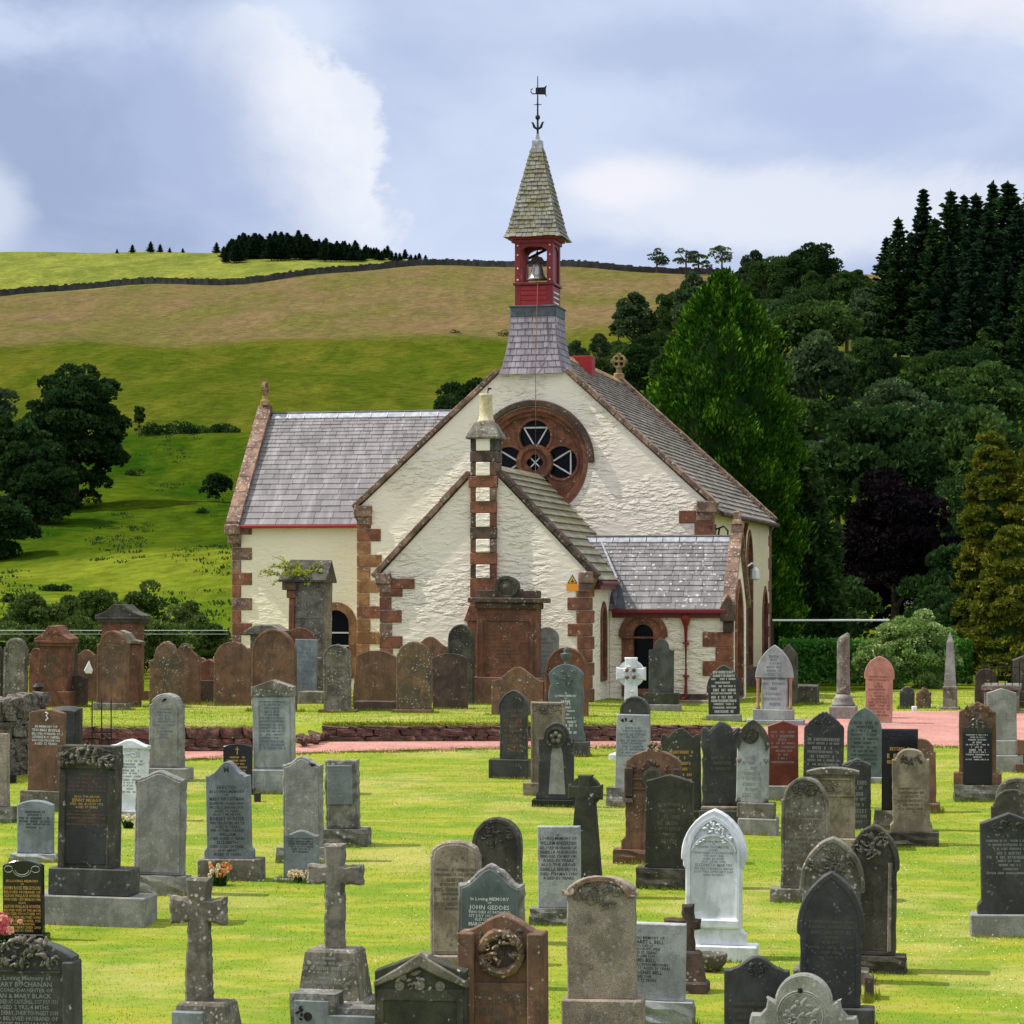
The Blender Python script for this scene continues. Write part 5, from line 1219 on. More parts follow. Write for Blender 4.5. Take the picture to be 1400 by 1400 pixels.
# ruined monument with the shrub on top
def ruined(e, w_, h, z0, d, s, r):
    hw = w_/2; m = MB()
    zs = [z0, h*.36, h*.68, h]; 
    for k in range(3):
        cuts = [-hw, -hw+w_*(.58 if k == 1 else .42), hw]
        for a, b in zip(cuts[:-1], cuts[1:]):
            q = MB(); q.box(a+.006, b-.006, -.015+r.uniform(-.012, .012), .2, max(zs[k], z0)+.006, zs[k+1]-.006, .02); q.build('block', 'lichen_grey', e)
    m = MB(); m.box(-hw-.16, -hw-.0, -.05, .3, z0, h*.86, .02); m.build('pilaster', 'quoin', e)
    m = MB(); m.box(-hw-.22, -hw+.03, -.09, .3, h*.86, h*.93, .02); m.box(-hw-.34, -hw+.05, -.14, .3, h*.93, h, .02); m.build('capital', 'sandstone_brown', e)
    m = MB(); W = hw+.42
    m.mesh([(-W, -.2, h), (hw+.08, -.2, h), (hw+.08, d+.15, h), (-W, d+.15, h), (-W+.15, d/2, h+.62), (hw+.08, d/2, h+.62), (-W, -.2, h+.06), (hw+.08, -.2, h+.06), (hw+.08, d+.15, h+.06), (-W, d+.15, h+.06)],
           [(0, 1, 2, 3), (0, 1, 7, 6), (1, 2, 8, 7), (2, 3, 9, 8), (3, 0, 6, 9), (6, 7, 5, 4), (8, 9, 4, 5), (7, 8, 5), (9, 6, 4)])
    m.build('roof_slab', 'lichen_dark', e)
stone('ruined_monument', 'tall ruined stone monument with a slab roof and a lime green shrub on top', 401, 441, 796, 945, 'lichen_grey', 'flat', 0, Y=69.8, d=1.0, cat='monument', extra=ruined)
stone('table_tomb', 'thin slab tomb on legs at the foot of the ruined monument', 408, 441, 946, 951, 'lichen_grey', 'flat', 0, Y=66, gy=972, d=.8, cat='tomb',
      extra=lambda e, w_, h, z0, d, s, r: [(lambda m: m.build('leg', 'lichen_dark', e))(MB().box(x-.05, x+.05, y-.05, y+.05, -.1, h-.06, .01)) for x in (-w_*.36, w_*.12, w_*.42) for y in (.1, d-.15)])
stone(H, 'narrow grey tan round headed headstone with a carved top, left of the leaning brown one', 442, 478, 881, 970, 'lichen_grey', 'round', .48, [(436, 487, 970, 981, 'rock', 'rubble')], Y=61.6, d=.2, frame=.04, relief=(9, 0, .32, .6, .3, .045), text=(.34, .8, .7, 'text_faint', 8))
stone(H, 'leaning brown headstone with a pale stained foot above a dark slab', 483, 539, 889, 966, 'sandstone_brown', 'round', .16, Y=64.5, d=.14, lean=4.5, taper=.06)
stone('table_tomb', 'low dark slab tomb under the leaning brown headstone', 483, 537, 959, 978, 'sandstone_dark', 'flat', 0, Y=62.2, d=.9, cat='tomb', basemat='sandstone_dark')
stone(H, 'grey and red patched round headed headstone right of the leaning brown one', 542, 589, 877, 970, 'lichen_red', 'round', .5, [(537, 591, 970, 985, 'cut', 'sandstone_brown')], Y=61.3, d=.16, c=.02)
stone(H, 'dark brown headstone with a low curved top beside the big red monument', 592, 639, 893, 972, 'sandstone_dark', 'round', .14, Y=63.5, d=.14, lean=-1.5, pitch=-2)
stone(H, 'reddish brown stone with a humped top showing behind the dark brown one', 563, 612, 870, 955, 'sandstone_brown', 'ogee', .28, Y=67, d=.14)
stone(H, 'dark pointed headstone with pale lichen left of the big red monument', 611, 646, 853, 955, 'lichen_dark', 'gothic', .58, Y=66, d=.2, frame=.05, relief=(6, 0, .35, .5, .3, .05))
def big_red(e, w_, h, z0, d, s, r):
    hw = w_/2; m = MB()
    for k in range(3): m.box(-hw*(.80-.0*k), hw*.80, -.012-.0*k, .02, h*.14, h*.82, .006); break
    m.build('panel', 'sandstone_red', e)
    m = MB(); m.plate([(-hw*.9, h*.10), (hw*.9, h*.10), (hw*.9, h*.88), (-hw*.9, h*.88)], [[(-hw*.78, h*.15), (hw*.78, h*.15), (hw*.78, h*.82), (-hw*.78, h*.82)]], -.035, .02); m.build('moulding', 'sandstone_red', e)
    m = MB(); glyph_lines(m, 0, h*.77, h*.30, w_*.66, 13, r, -.0165); m.build('inscription', 'text_rust', e, fix=False)
    m = MB(); m.box(-hw*1.06, hw*1.06, -.08, d+.08, h-.16, h, .02); m.box(-hw*1.28, hw*1.28, -.17, d+.17, h, h+.13, .02); m.build('cornice', 'coping_dark', e)
    m = MB(); m.box(-hw*1.02, -hw*.38, -.02, d*.8, h+.13, h+.32, .015); m.box(hw*.34, hw*1.02, -.02, d*.8, h+.13, h+.32, .015); m.box(-hw*.42, hw*.42, -.04, d*.8, h+.13, h+.36, .015); m.build('parapet', 'coping_dark', e)
    m = MB(); Mx = Matrix.Translation((0, -.06, h+.40)) @ Matrix.Rotation(R(90), 4, 'X'); m.lathe([(.28, -.5), (.30, 0), (.30, .06), (.22, .06), (.20, .02), (.10, .05), (.02, .08)], 20, Mx); m.build('roundel', 'lichen_dark', e)
stone('pedestal_monument', 'large red sandstone monument with a dark roundel on its cornice before the vestry gable', 651, 732, 824, 926, 'sandstone_red', 'flat', 0, [(645, 741, 926, 962, 'cut', 'sandstone_brown')], Y=66.3, d=.75, cat='monument', extra=big_red)
stone(H, 'grey round headed headstone right of the large red monument', 731, 763, 857, 952, 'granite', 'round', .40, Y=67.4, d=.14, text=(.14, .8, .8, 'text_blue', 12))
stone(H, 'wide orange brown round headed headstone behind the dark urn topped one', 745, 803, 885, 986, 'sandstone_red', 'shround', .50, Y=60.3, d=.2, sh=.03, frame=.05)
stone(H, 'reddish headstone with a low shoulder and white lichen spots left of the urn topped one', 672, 742, 912, 985, 'sandstone_brown', 'ogee', .26, Y=60.6, d=.14, relief=(8, .12, .22, .3, .22, .03, 'text_pale'))
def urn_top(e, w_, h, z0, d, s, r):
    m = MB(); k = .33/.24; m.lathe([(.06, h-.02), (.05, h+.03), (.03, h+.06), (.08, h+.11), (.115, h+.16), (.12, h+.2), (.13, h+.215), (.07, h+.23), (.05, h+.26), (.07, h+.28), (.02, h+.36), (.004, h+.37)], 14, Matrix.Translation((0, d/2, 0))); m.build('urn', 'slate_green', e, True)
stone(H, 'dark green shaped headstone topped by a small urn, at the edge of the path', 750, 797, 908, 1014, 'slate_green', 'round', .30, [(743, 804, 1014, 1034, 'cut', 'granite_dark')], d=.22, sides='urn', relief=(22, 0, .35, .9, .55, .04), text=(.36, .80, .62, 'text_white', [('IN', .7), ('LOVING MEMORY', 1), ('OF', .7), ('JANE', 1.3), ('', .4), ('', 7.0)]), extra=lambda *a: (urn_top(*a), (lambda m: m.build('inscription', 'text_white', a[0], fix=False))((lambda m: (glyph_lines(m, 0, a[2]-(a[2]-a[3])*.5, a[3]+.15, a[1]*.62, 9, a[6], -.004), m)[1])(MB()))))
# ---- terrace, right part
def celtic(e, w_, h, z0, d, s, r, mat='marble_white', steps=True):
    pass
def celtic_cross(name, label, px, yt, yc, hw_px, gy, mat, shaft=(.5, .62), d=.16, steps=True, basemat=None, boss='sandstone_brown', knot=True, disc=False, yaw=0, solid=.8):
    Y = Yof(gy); s = F/Y; X = (px-700)/s; g = float(zg(X, Y+.12)); e = empty(name, (X, Y, g), -YAW+R(yaw), label, 'cross')
    zc = (HY-yc)/s-g; top = (HY-yt)/s-g; a = hw_px/s; sw = a*shaft[0]; bw = a*shaft[1]
    m = MB()
    cs = [(-bw, .0), (bw, .0), (sw, zc-a*.8)]
    q = a*.36
    out = [(-bw, .2), (bw, .2), (sw*.86, zc-q*1.0), (a*.78, zc-q), (a, zc-q*1.25), (a, zc+q*1.25), (a*.78, zc+q), (q, zc+q), (q, zc+a*.72), (q*1.2, top), (-q*1.2, top), (-q, zc+a*.72), (-q, zc+q), (-a*.78, zc+q), (-a, zc+q*1.25), (-a, zc-q*1.25), (-a*.78, zc-q), (-sw*.86, zc-q)]
    m.extrude(out, 0, d, .012); m.build('cross', mat, e)
    m = MB(); rr = a*solid; m.plate(circle(0, zc, rr, 32), [circle(0, zc, rr*.66, 32)] if not disc else [], .025, d-.02); m.build('ring', mat, e)
    if knot:
        m = MB(); rr_ = random.Random(5)
        for k in range(8): blobs(m, 0, .35+(zc-.6)*k/8, sw*1.3, .12, 4, rr_, -.003, .03, .02)
        blobs(m, 0, zc, a*1.5, a*.5, 16, rr_, -.003, .03, .02); blobs(m, 0, zc, a*.5, a*1.5, 12, rr_, -.003, .03, .02); m.build('carving', mat, e)
        m = MB()
        for k in range(4): m.lathe([(.045, 0), (.04, .03), (.01, .04)], 8, Matrix.Translation((a*.34*math.cos(R(45+90*k)), .0, zc+a*.34*math.sin(R(45+90*k)))) @ Matrix.Rotation(R(90), 4, 'X'))
        m.build('boss', boss, e)
    if steps:
        m = MB(); m.box(-a*.95, a*.95, -.12, d+.12, .1, .28, .015); m.build('step', basemat or mat, e)
        m = MB(); m.box(-a*1.35, a*1.35, -.28, d+.28, -.06, .11, .015); m.build('step', basemat or mat, e)
    return e
celtic_cross('celtic_cross', 'white carved celtic cross on steps in front of the porch', 862, 899, 921, 20, 1038, 'marble_white', (.46, .52), .16, disc=True, solid=.93)
stone(H, 'grey green headstone with a small round head in front of the porch window', 887, 920, 873, 946, 'granite_dark', 'shround', .46, [(881, 927, 947, 963, 'cut', 'dark_green'), (888, 930, 963, 975, 'cut', 'granite')], Y=64.6, d=.2, sh=.2)
stone(H, 'charcoal pointed headstone with white lettering on a pale base, by the porch corner', 967, 1013, 909, 977, 'slate_charcoal', 'gothic', .74, [(967, 1012, 977, 998, 'cut', 'granite')], d=.16, Y=60.5, sides='headonly', text=(.12, .98, .72, 'text_white', 12))
def columns(e, w_, h, z0, d, s, r, mat='granite_pink', zt=.58, inset_=.06):
    for sx in (-1, 1):
        m = MB(); x = sx*(w_/2-inset_); zz_ = z0+(h-z0)*zt; m.lathe([(.055, z0), (.055, z0+.05), (.038, z0+.10), (.036, zz_-.1), (.05, zz_-.06), (.06, zz_)], 10, Matrix.Translation((x, .04, 0))); m.build('column', mat, e, True)
def pale_gothic(e, w_, h, z0, d, s, r):
    columns(e, w_, h, z0, d, s, r, zt=.50)
    hw = w_/2; zs = z0+(h-z0)*.50; m = MB()
    hd = [(-hw, zs)] + [p for p in archpts(0, zs, zs+.0, hw, h-zs+.02, 8)][1:-1] + [(hw, zs)]
    m.extrude(hd, -.03, d, .012); m.build('arched_head', 'granite_light', e); m = MB(); glyph_lines(m, 0, h-.22, zs+.02, w_*.5, 6, r, -.034); m.build('inscription', 'text_blue', e, fix=False)
stone(H, 'tall pale grey pointed headstone with pink columns right of the church', 1041, 1075, 918, 970, 'granite_light', 'flat', 0, [(1030, 1084, 970, 984), (1022, 1098, 984, 1004)], Y=60.0, d=.24, text=(.02, .95, .86, 'text_blue', 7),
      extra=lambda e, w_, h, z0, d, s, r: pale_gothic(e, 50/s/math.cos(YAW), h+35/s, z0, d, s, r))
e = empty('broken_column', at(1153, Y=61.5), -YAW, 'broken grey column on a stepped pedestal right of the church', 'monument'); s = F/61.5; g = e.location.z
zz = lambda y: (HY-y)/s-g
m = MB(); r0 = 9.2/s; m.lathe([(r0*1.02, zz(950)), (r0, zz(945)), (r0*.94, zz(880)), (r0*.94, zz(872)), (r0*.6, zz(868))], 20); k = len(m.v); m.v = [(x, y, z+(.10*x/r0 if z > zz(884) else 0)) for x, y, z in m.v]; m.build('shaft', 'lichen_grey', e, True)
m = MB(); m.lathe([(r0*1.75, zz(965)), (r0*1.75, zz(962)), (r0*1.35, zz(957)), (r0*1.45, zz(955)), (r0*1.15, zz(951)), (r0, zz(949))], 20); m.build('moulded_foot', 'granite', e, True)
m = MB(); m.box(-.32, .32, -.32, .32, zz(1000), zz(965), .02); m.box(-.44, .44, -.44, .44, -.1, zz(1002), .02); m.build('pedestal', 'granite', e)
stone(H, 'pink granite headstone with a pointed shouldered head at the drive', 1181, 1221, 897, 988, 'granite_pink', 'gothic', .64, [(1176, 1232, 988, 1001, 'cut', 'granite_light')], Y=60.2, d=.18, sides='headonly', text=(.3, .92, .7, 'text_rust', 13), extra=None)
e = empty('obelisk', at(1299, Y=63.8), -YAW, 'slim grey obelisk on a pedestal in front of the dark hedge on the right', 'monument'); s = F/63.8; g = e.location.z
m = MB(); m.lathe([(8.2/s, (HY-940)/s-g), (4.6/s, (HY-878)/s-g), (.006, (HY-864)/s-g)], 4, sq=True); m.build('shaft', 'granite', e)
m = MB(); m.lathe([(9.6/s, (HY-966)/s-g), (9/s, (HY-943)/s-g), (10.2/s, (HY-941)/s-g), (10.2/s, (HY-939)/s-g), (8/s, (HY-938)/s-g)], 4, sq=True); m.build('pedestal', 'lichen_grey', e)
m = MB(); m.box(-13/s, 13/s, -13/s, 13/s, -.1, (HY-966)/s-g, .015); m.build('base', 'lichen_grey', e)
stone(H, 'small dark grey round headed headstone beside the obelisk', 1230, 1250, 939, 974, 'granite_dark', 'round', .45, Y=64.2, d=.12)
stone(H, 'small ragged brown headstone beside the obelisk', 1253, 1273, 940, 974, 'lichen_red', 'shogee', .4, Y=64.5, d=.15, rag=.02)
e = empty('grave_marker', at(1250, Y=63.2), 0, 'tiny white block on the gravel edge beside the small grey headstone', 'marker'); m = MB(); m.box(-.06, .06, -.05, .05, -.03, .13, .01); m.build('block', 'bird_white', e)
stone('table_tomb', 'mossy dark table tomb in the shade right of the church', 1086, 1116, 938, 944, 'lichen_dark', 'flat', 0, Y=66.5, gy=972, d=1.0, cat='tomb',
      extra=lambda e, w_, h, z0, d, s, r: [(lambda m: m.build('leg', 'lichen_dark', e))(MB().box(x-.09, x+.09, y-.09, y+.09, -.1, h-.1, .01)) for x in (-w_*.36, w_*.36) for y in (.12, d-.15)])
stone(H, 'dark pointed stone half hidden behind the tall pale grey one with pink columns', 1066, 1090, 880, 965, 'lichen_dark', 'gable', .6, Y=66, d=.2)
stone(H, 'dark brown half round headstone behind the railing on the right', 1333, 1362, 914, 975, 'sandstone_dark', 'round', .48, Y=65.5, d=.14)
# ---- middle group along the path
stone(H, 'charcoal pointed headstone with rust coloured lettering, left of the tan carved one', 681, 722, 943, 1037, 'granite_dark', 'gothic', .64, [(669, 723, 1038, 1064, 'cut', 'slate_charcoal')], d=.16, sides='headonly', frame=.025, text=(.28, .93, .62, 'text_rust', 9))
stone(H, 'tan headstone with a carved leafy band across the top, behind the black arched one', 726, 771, 960, 1070, 'sandstone_tan', 'flat', 0, [(716, 775, 1070, 1087)], d=.2, frame=.04, relief=(30, 0, .22, .8, .26, .035, 'lichen_grey'))
def niche(e, w_, h, z0, d, s, r):
    m = MB(); m.lathe([(w_*.30, -.02), (w_*.30, .03), (w_*.24, .035), (w_*.22, .01), (.02, .01)], 20, Matrix.Translation((0, .0, h-w_*.42)) @ Matrix.Rotation(R(90), 4, 'X')); m.build('roundel', 'lichen_dark', e)
    m = MB(); 
    for k in range(5): a = R(90+72*k); m.lathe([(.05, 0), (.04, .03), (.01, .04)], 7, Matrix.Translation((.07*math.cos(a), -.012, h-w_*.42+.07*math.sin(a))) @ Matrix.Rotation(R(90), 4, 'X'))
    m.build('flower', 'lichen_grey', e)
    m = MB(); m.extrude([(-w_*.2, z0+.1), (w_*.28, z0+.1), (w_*.2, h*.62), (w_*.1, h*.78), (-w_*.08, h*.78), (-w_*.14, h*.6)], -.004, .01, 0); m.build('worn_patch', 'granite', e)
stone(H, 'black arched headstone with a flower roundel and a pale worn streak', 736, 783, 988, 1093, 'slate_charcoal', 'shround', .46, [(728, 787, 1093, 1104, 'cut', 'granite_black')], d=.16, sh=.13, sides='flare', extra=niche)
celtic_cross('celtic_cross', 'dark green lichened cross with a disc head, right of the flat light grey headstone', 799, 1060, 1083, 23, 1228, 'dark_green', (.66, .98), .2, steps=False, knot=False, disc=True, solid=.93)
stone(H, 'flat topped light grey headstone with black lettering in front of the dark disc headed cross', 736, 793, 1130, 1241, 'granite_light', 'flat', 0, [(726, 800, 1241, 1264, 'rock', 'rock')], d=.16, text=(.09, .66, .86, 'text_black', [('IN', .6), ('LOVING MEMORY OF', 1), ('WILLIAM ANDERSON', 1.25), ('BELOVED HUSBAND OF', 1), ('ISABELLA ANDERSON', 1), ('WHO DIED 5TH MAY 1941', 1), ('AGED 70 YEARS', 1), ('ALSO THE ABOVE', 1), ('ISABELLA ANDERSON', 1.2), ('DIED 9TH MAY 1950', 1), ('AGED 81 YEARS', 1)]))
stone(H, 'dark grey round headed headstone standing behind a pale slab near the white cross', 848, 888, 952, 1080, 'granite_dark', 'round', .42, Y=50.6, d=.18, frame=.04)
stone(H, 'pale grey slab headstone with a dark hole near its top, below the white cross', 842, 886, 977, 1076, 'granite_light', 'flat', 0, [(830, 880, 1077, 1102, 'rock', 'rock')], d=.12, taper=.08, text=(.17, .72, .8, 'text_blue', 13),
      extra=lambda e, w_, h, z0, d, s, r: (lambda m: m.build('hole', 'hole', e))((lambda m: (blobs(m, -w_*.22, h-.12, .22, .08, 7, r, -.002, .035, .006), m)[1])(MB())))
stone(H, 'dark headstone with gold lettering and a knotted top behind the red brown ornate one', 905, 958, 996, 1108, 'dark_green', 'knot', .22, [(900, 962, 1108, 1122)], d=.16, text=(.27, .75, .6, 'text_gold', 7))
def red_ornate(e, w_, h, z0, d, s, r):
    hw = w_/2
    for sx in (-1, 1):
        m = MB(); x = sx*(hw-.05); m.box(x-.07, x+.07, -.045, .03, h-.86*w_, h-.32*w_, .015); m.lathe([(.085, h-.95*w_), (.06, h-.88*w_)], 4, Matrix.Translation((x, -.02, 0)), sq=True); m.build('bracket', 'sandstone_dark', e)
    m = MB(); m.box(-hw, hw, -.03, .03, h-.55*w_, h-.51*w_, .008); m.box(-hw, hw, -.03, .03, h-.72*w_, h-.68*w_, .008); m.build('moulding', 'sandstone_brown', e)
    m = MB(); blobs(m, 0, h+.02, .24, .16, 9, r, d*.3, .06, .08); m.build('crest', 'lichen_red', e)
    m = MB(); m.lathe([(.17, 0), (.17, .05), (.12, .055), (.02, .02)], 16, Matrix.Translation((0, -.0, h-.5*w_)) @ Matrix.Rotation(R(90), 4, 'X')); m.build('roundel', 'lichen_dark', e)
stone(H, 'ornate red brown headstone with a carved crest, bracketed sides and a flared foot', 855, 928, 1026, 1160, 'sandstone_brown', 'round', .2, [(840, 935, 1162, 1180, 'rock', 'sandstone_brown')], d=.24, sides='flare', relief=(24, 0, .32, .8, .3, .045, 'sandstone_dark'), extra=red_ornate)
stone(H, 'dark green grey headstone with a low gabled top left of the white marble arch', 881, 944, 1059, 1186, 'dark_green', 'gable', .15, [(871, 948, 1187, 1214, 'rock', 'lichen_dark')], d=.2, text=(.3, .75, .6, 'text_faint', 7))
stone(H, 'charcoal headstone with a raised curved top and chipped edges, left of the pale gothic one', 960, 1013, 987, 1102, 'slate_charcoal', 'knot', .22, [(962, 1013, 1102, 1107, 'cut', 'sandstone_tan'), (958, 1018, 1107, 1132, 'cut', 'granite_dark')], d=.16, sides='wavy', text=(.4, .6, .5, 'text_faint', 3), rag=.008, panel=None)
def lich_gothic(e, w_, h, z0, d, s, r):
    columns(e, w_, h, z0, d, s, r, 'lichen_grey', .55, .04)
    m = MB(); o_ = outline('gothic', w_*1.08, h+.05, .85*w_, z0+(h-z0)*.55); i_ = outline('gothic', w_*.84, h-.10, .70*w_, z0+(h-z0)*.55)
    m.plate(o_, [[(x, z+.001) for x, z in i_]], -.05, .06) if False else m.extrude([(x, z) for x, z in o_[1:-1]]+[(x, z) for x, z in reversed(i_[1:-1])], -.05, .06, 0); m.build('hood', 'lichen_dark', e)
    m = MB(); m.lathe([(.14, 0), (.13, .04), (.02, .05)], 14, Matrix.Translation((-w_*.08, -.0, h-.42*w_)) @ Matrix.Rotation(R(90), 4, 'X')); blobs(m, -w_*.08, h-.42*w_, .22, .22, 14, r, -.04, .03, .02); m.build('rosette', 'lichen_dark', e)
stone(H, 'pale lichened gothic headstone with a dark hood and rosette, left of the red granite one', 1006, 1048, 988, 1096, 'granite_light', 'gothic', .75, [(1008, 1058, 1097, 1118, 'cut', 'lichen_grey'), (1010, 1062, 1118, 1140, 'cut', 'granite')], d=.24, text=(.42, .95, .6, 'text_pale', 8), extra=lich_gothic)
stone(H, 'polished red granite headstone with a shallow gabled top', 1051, 1091, 985, 1073, 'granite_red', 'gable', .18, [(1047, 1095, 1074, 1094, 'cut', 'granite')], d=.14, text=(.16, .68, .8, 'text_pale', 9))
stone(H, 'blue black headstone with a scalloped crest, right of the red granite one', 1098, 1151, 974, 1090, 'slate_charcoal', 'scallop', .40, [(1094, 1156, 1090, 1104, 'cut', 'granite_dark')], d=.14, text=(.3, .9, .8, 'text_pale', 12), relief=(10, 0, .22, .5, .16, .035))
stone(H, 'pale green pointed headstone with dark lettering left of the black polished one', 1158, 1204, 967, 1061, 'slate_green', 'gothic', .72, [(1154, 1210, 1062, 1070, 'cut', 'granite_light')], d=.14, text=(.2, .85, .75, 'text_black', 11))
stone(H, 'small peaked grey headstone between the tan carved one and the black polished one', 1152, 1190, 1036, 1130, 'granite_dark', 'gable', .24, Y=Yof(1135), d=.14, relief=(8, 0, .2, .5, .2, .03), text=(.3, .9, .7, 'text_pale', 8), rag=.006)
def tan_carved(e, w_, h, z0, d, s, r):
    hw = w_/2; m = MB(); m.box(-hw*1.12, hw*1.12, -.05, d+.03, h-.52*w_, h-.46*w_, .01) if False else None
    m = MB(); m.plate([(-hw*.95, h-.62*w_), (hw*.95, h-.62*w_), (hw*.95, h-.2*w_), (-hw*.95, h-.2*w_)], [[(-hw*.82, h-.58*w_), (hw*.82, h-.58*w_), (hw*.82, h-.24*w_), (-hw*.82, h-.24*w_)]], -.03, .01); m.build('moulding', 'sandstone_tan', e)
    m = MB(); o_ = outline('round', w_*1.2, h+.03, .09*w_, h-.12*w_); m.extrude(o_, -.07, d+.05, .012); m.build('cornice', 'lichen_grey', e)
stone(H, 'ochre tan headstone with a carved floral panel under a wavy cornice', 1110, 1168, 1052, 1146, 'sandstone_tan', 'round', .09, [(1104, 1176, 1146, 1160)], d=.24, relief=(34, 0, .40, .72, .26, .035), extra=tan_carved)
def polished_flat(e, w_, h, z0, d, s, r):
    pass
stone(H, 'polished black flat topped headstone with gold lettering on a rough base', 1206, 1254, 997, 1107, 'granite_black', 'flat', 0, [(1197, 1262, 1108, 1136, 'rock', 'lichen_grey')], d=.16, text=(.22, .62, .7, 'text_gold', 5), relief=(26, 0, .2, .8, .26, .03))
stone(H, 'dark red round headed headstone right behind the polished black one', 1238, 1279, 1010, 1106, 'sandstone_brown', 'shround', .45, [(1234, 1284, 1098, 1110)], d=.2, sh=.06)
stone(H, 'brown tan headstone with a carved curling top in front of the polished black one', 1222, 1271, 1024, 1138, 'sandstone_tan', 'shround', .30, [(1213, 1282, 1138, 1156, 'rock', 'lichen_dark')], d=.26, sh=.12, sides='flare', relief=(18, 0, .30, .7, .26, .045, 'lichen_dark'), text=(.46, .75, .7, 'text_faint', 6))
def black_in_brown(e, w_, h, z0, d, s, r):
    hw = w_*.40; hh = h-.42*w_; m = MB(); m.extrude(outline('shround', w_*.78, hh, .25*w_, z0+.02, sh=.2), -.05, .02, .008); pn = m.build('inset_tablet', 'granite_black', e)
    m = MB(); m.extrude([(x, z) for x, z in outline('shround', w_*.76, hh-.012, .25*w_, hh-.42*w_, sh=.2)], -.058, -.04, .006); m.build('crest_panel', 'lichen_dark', e)
    m = MB(); blobs(m, 0, hh-.18*w_, w_*.4, w_*.22, 12, r, -.058, .035, .02); m.build('carving', 'lichen_grey', e)
    m = MB(); glyph_lines(m, 0, hh-.45*w_, z0+.45, w_*.62, 11, r, -.053); m.build('inscription', 'text_white', e, fix=False)
    for sx in (-1, 1): m = MB(); m.box(sx*w_*.5-.1, sx*w_*.5+.1, -.04, d+.04, z0-.02, z0+.24, .015); m.build('side_block', 'sandstone_brown', e)
stone(H, 'brown gabled headstone holding a black inset tablet with white lettering, on a rough rock base', 1312, 1361, 960, 1074, 'sandstone_brown', 'gable', .26, [(1306, 1366, 1073, 1095, 'rock', 'rock')], d=.24, relief=(30, 0, .25, .8, .34, .045, 'lichen_red'), extra=black_in_brown)
stone(H, 'plain grey peaked headstone on two blocks behind the brown one with the black inset', 1351, 1390, 941, 1012, 'granite', 'gable', .16, [(1354, 1392, 1012, 1032, 'cut', 'granite'), (1354, 1398, 1032, 1054, 'cut', 'granite')], d=.2)
# tomb with railing at the right
e = empty('railed_tomb', at(1368, Y=62.5), -YAW, 'stone block tomb with an iron railing on top at the right edge', 'tomb'); s = F/62.5; g = e.location.z
m = MB(); m.box(-.40, .42, 0, 1.6, -.1, (HY-944)/s-g, .03); m.build('block', 'lichen_grey', e)
m = MB(); m.box(-.46, .48, -.06, 1.66, (HY-944)/s-g, (HY-937)/s-g, .02); m.build('top_slab', 'lichen_grey', e)
for k in range(6):
    m = MB(); x = -.4+k*.17; m.tube([(x, .05, (HY-937)/s-g), (x, .05, (HY-906)/s-g)], .012, 5); m.lathe([(.025, (HY-906)/s-g), (.004, (HY-902)/s-g)], 5, Matrix.Translation((x, .05, 0))); m.build('bar', 'iron', e)
m = MB(); m.tube([(-.4, .05, (HY-912)/s-g), (.48, .05, (HY-912)/s-g)], .012, 5); m.build('rail', 'iron', e)
stone('pedestal_monument', 'dark stepped monument cut by the right edge behind the railed tomb', 1384, 1420, 896, 945, 'lichen_dark', 'gable', .2, [(1380, 1430, 945, 958), (1376, 1436, 958, 975)], Y=64.5, d=.5, cat='monument')
stone(H, 'low red brown stone at the right edge beside the drive', 1391, 1425, 1012, 1052, 'sandstone_brown', 'flat', 0, [(1388, 1430, 1044, 1056)], d=.2)
# ---- foreground, left
stone(H, 'pinkish headstone cut by the left edge with a rounded base stone', -34, 11, 1003, 1103, 'sandstone_speckled', 'flat', 0, [(-40, 19, 1103, 1124, 'rock', 'rock')], d=.14)
stone(H, 'brown headstone with white lettering and emblem, in front of the dark rubble wall', 36, 85, 970, 1081, 'sandstone_brown', 'round', .10, [(28, 90, 1081, 1108, 'cut', 'lichen_grey')], d=.14, text=(.19, .44, .8, 'text_white', [('IN MEMORY OF', .9), ('THOMAS IRVING', 1.1), ('BELOVED HUSBAND OF', .9), ('CATHERINE M. W. CAMPBELL', 1), ('WHO DIED 8TH JUNE 1964', .9), ('AGED 72 YEARS', .9)]),
      extra=lambda e, w_, h, z0, d, s, r: (lambda m: m.build('emblem', 'text_white', e))(MB().tube([(-.02, -.006, h-.05), (.03, -.006, h-.07), (.0, -.006, h-.11), (.03, -.006, h-.16), (-.01, -.006, h-.2)], .014, 5)))
def bull(e, w_, h, z0, d, s, r):
    pass
stone(H, 'dark polished headstone with a rolled top edge behind the brown one with white lettering', 68, 107, 966, 1062, 'slate_charcoal', 'round', .06, Y=51.3, d=.32, c=.08)
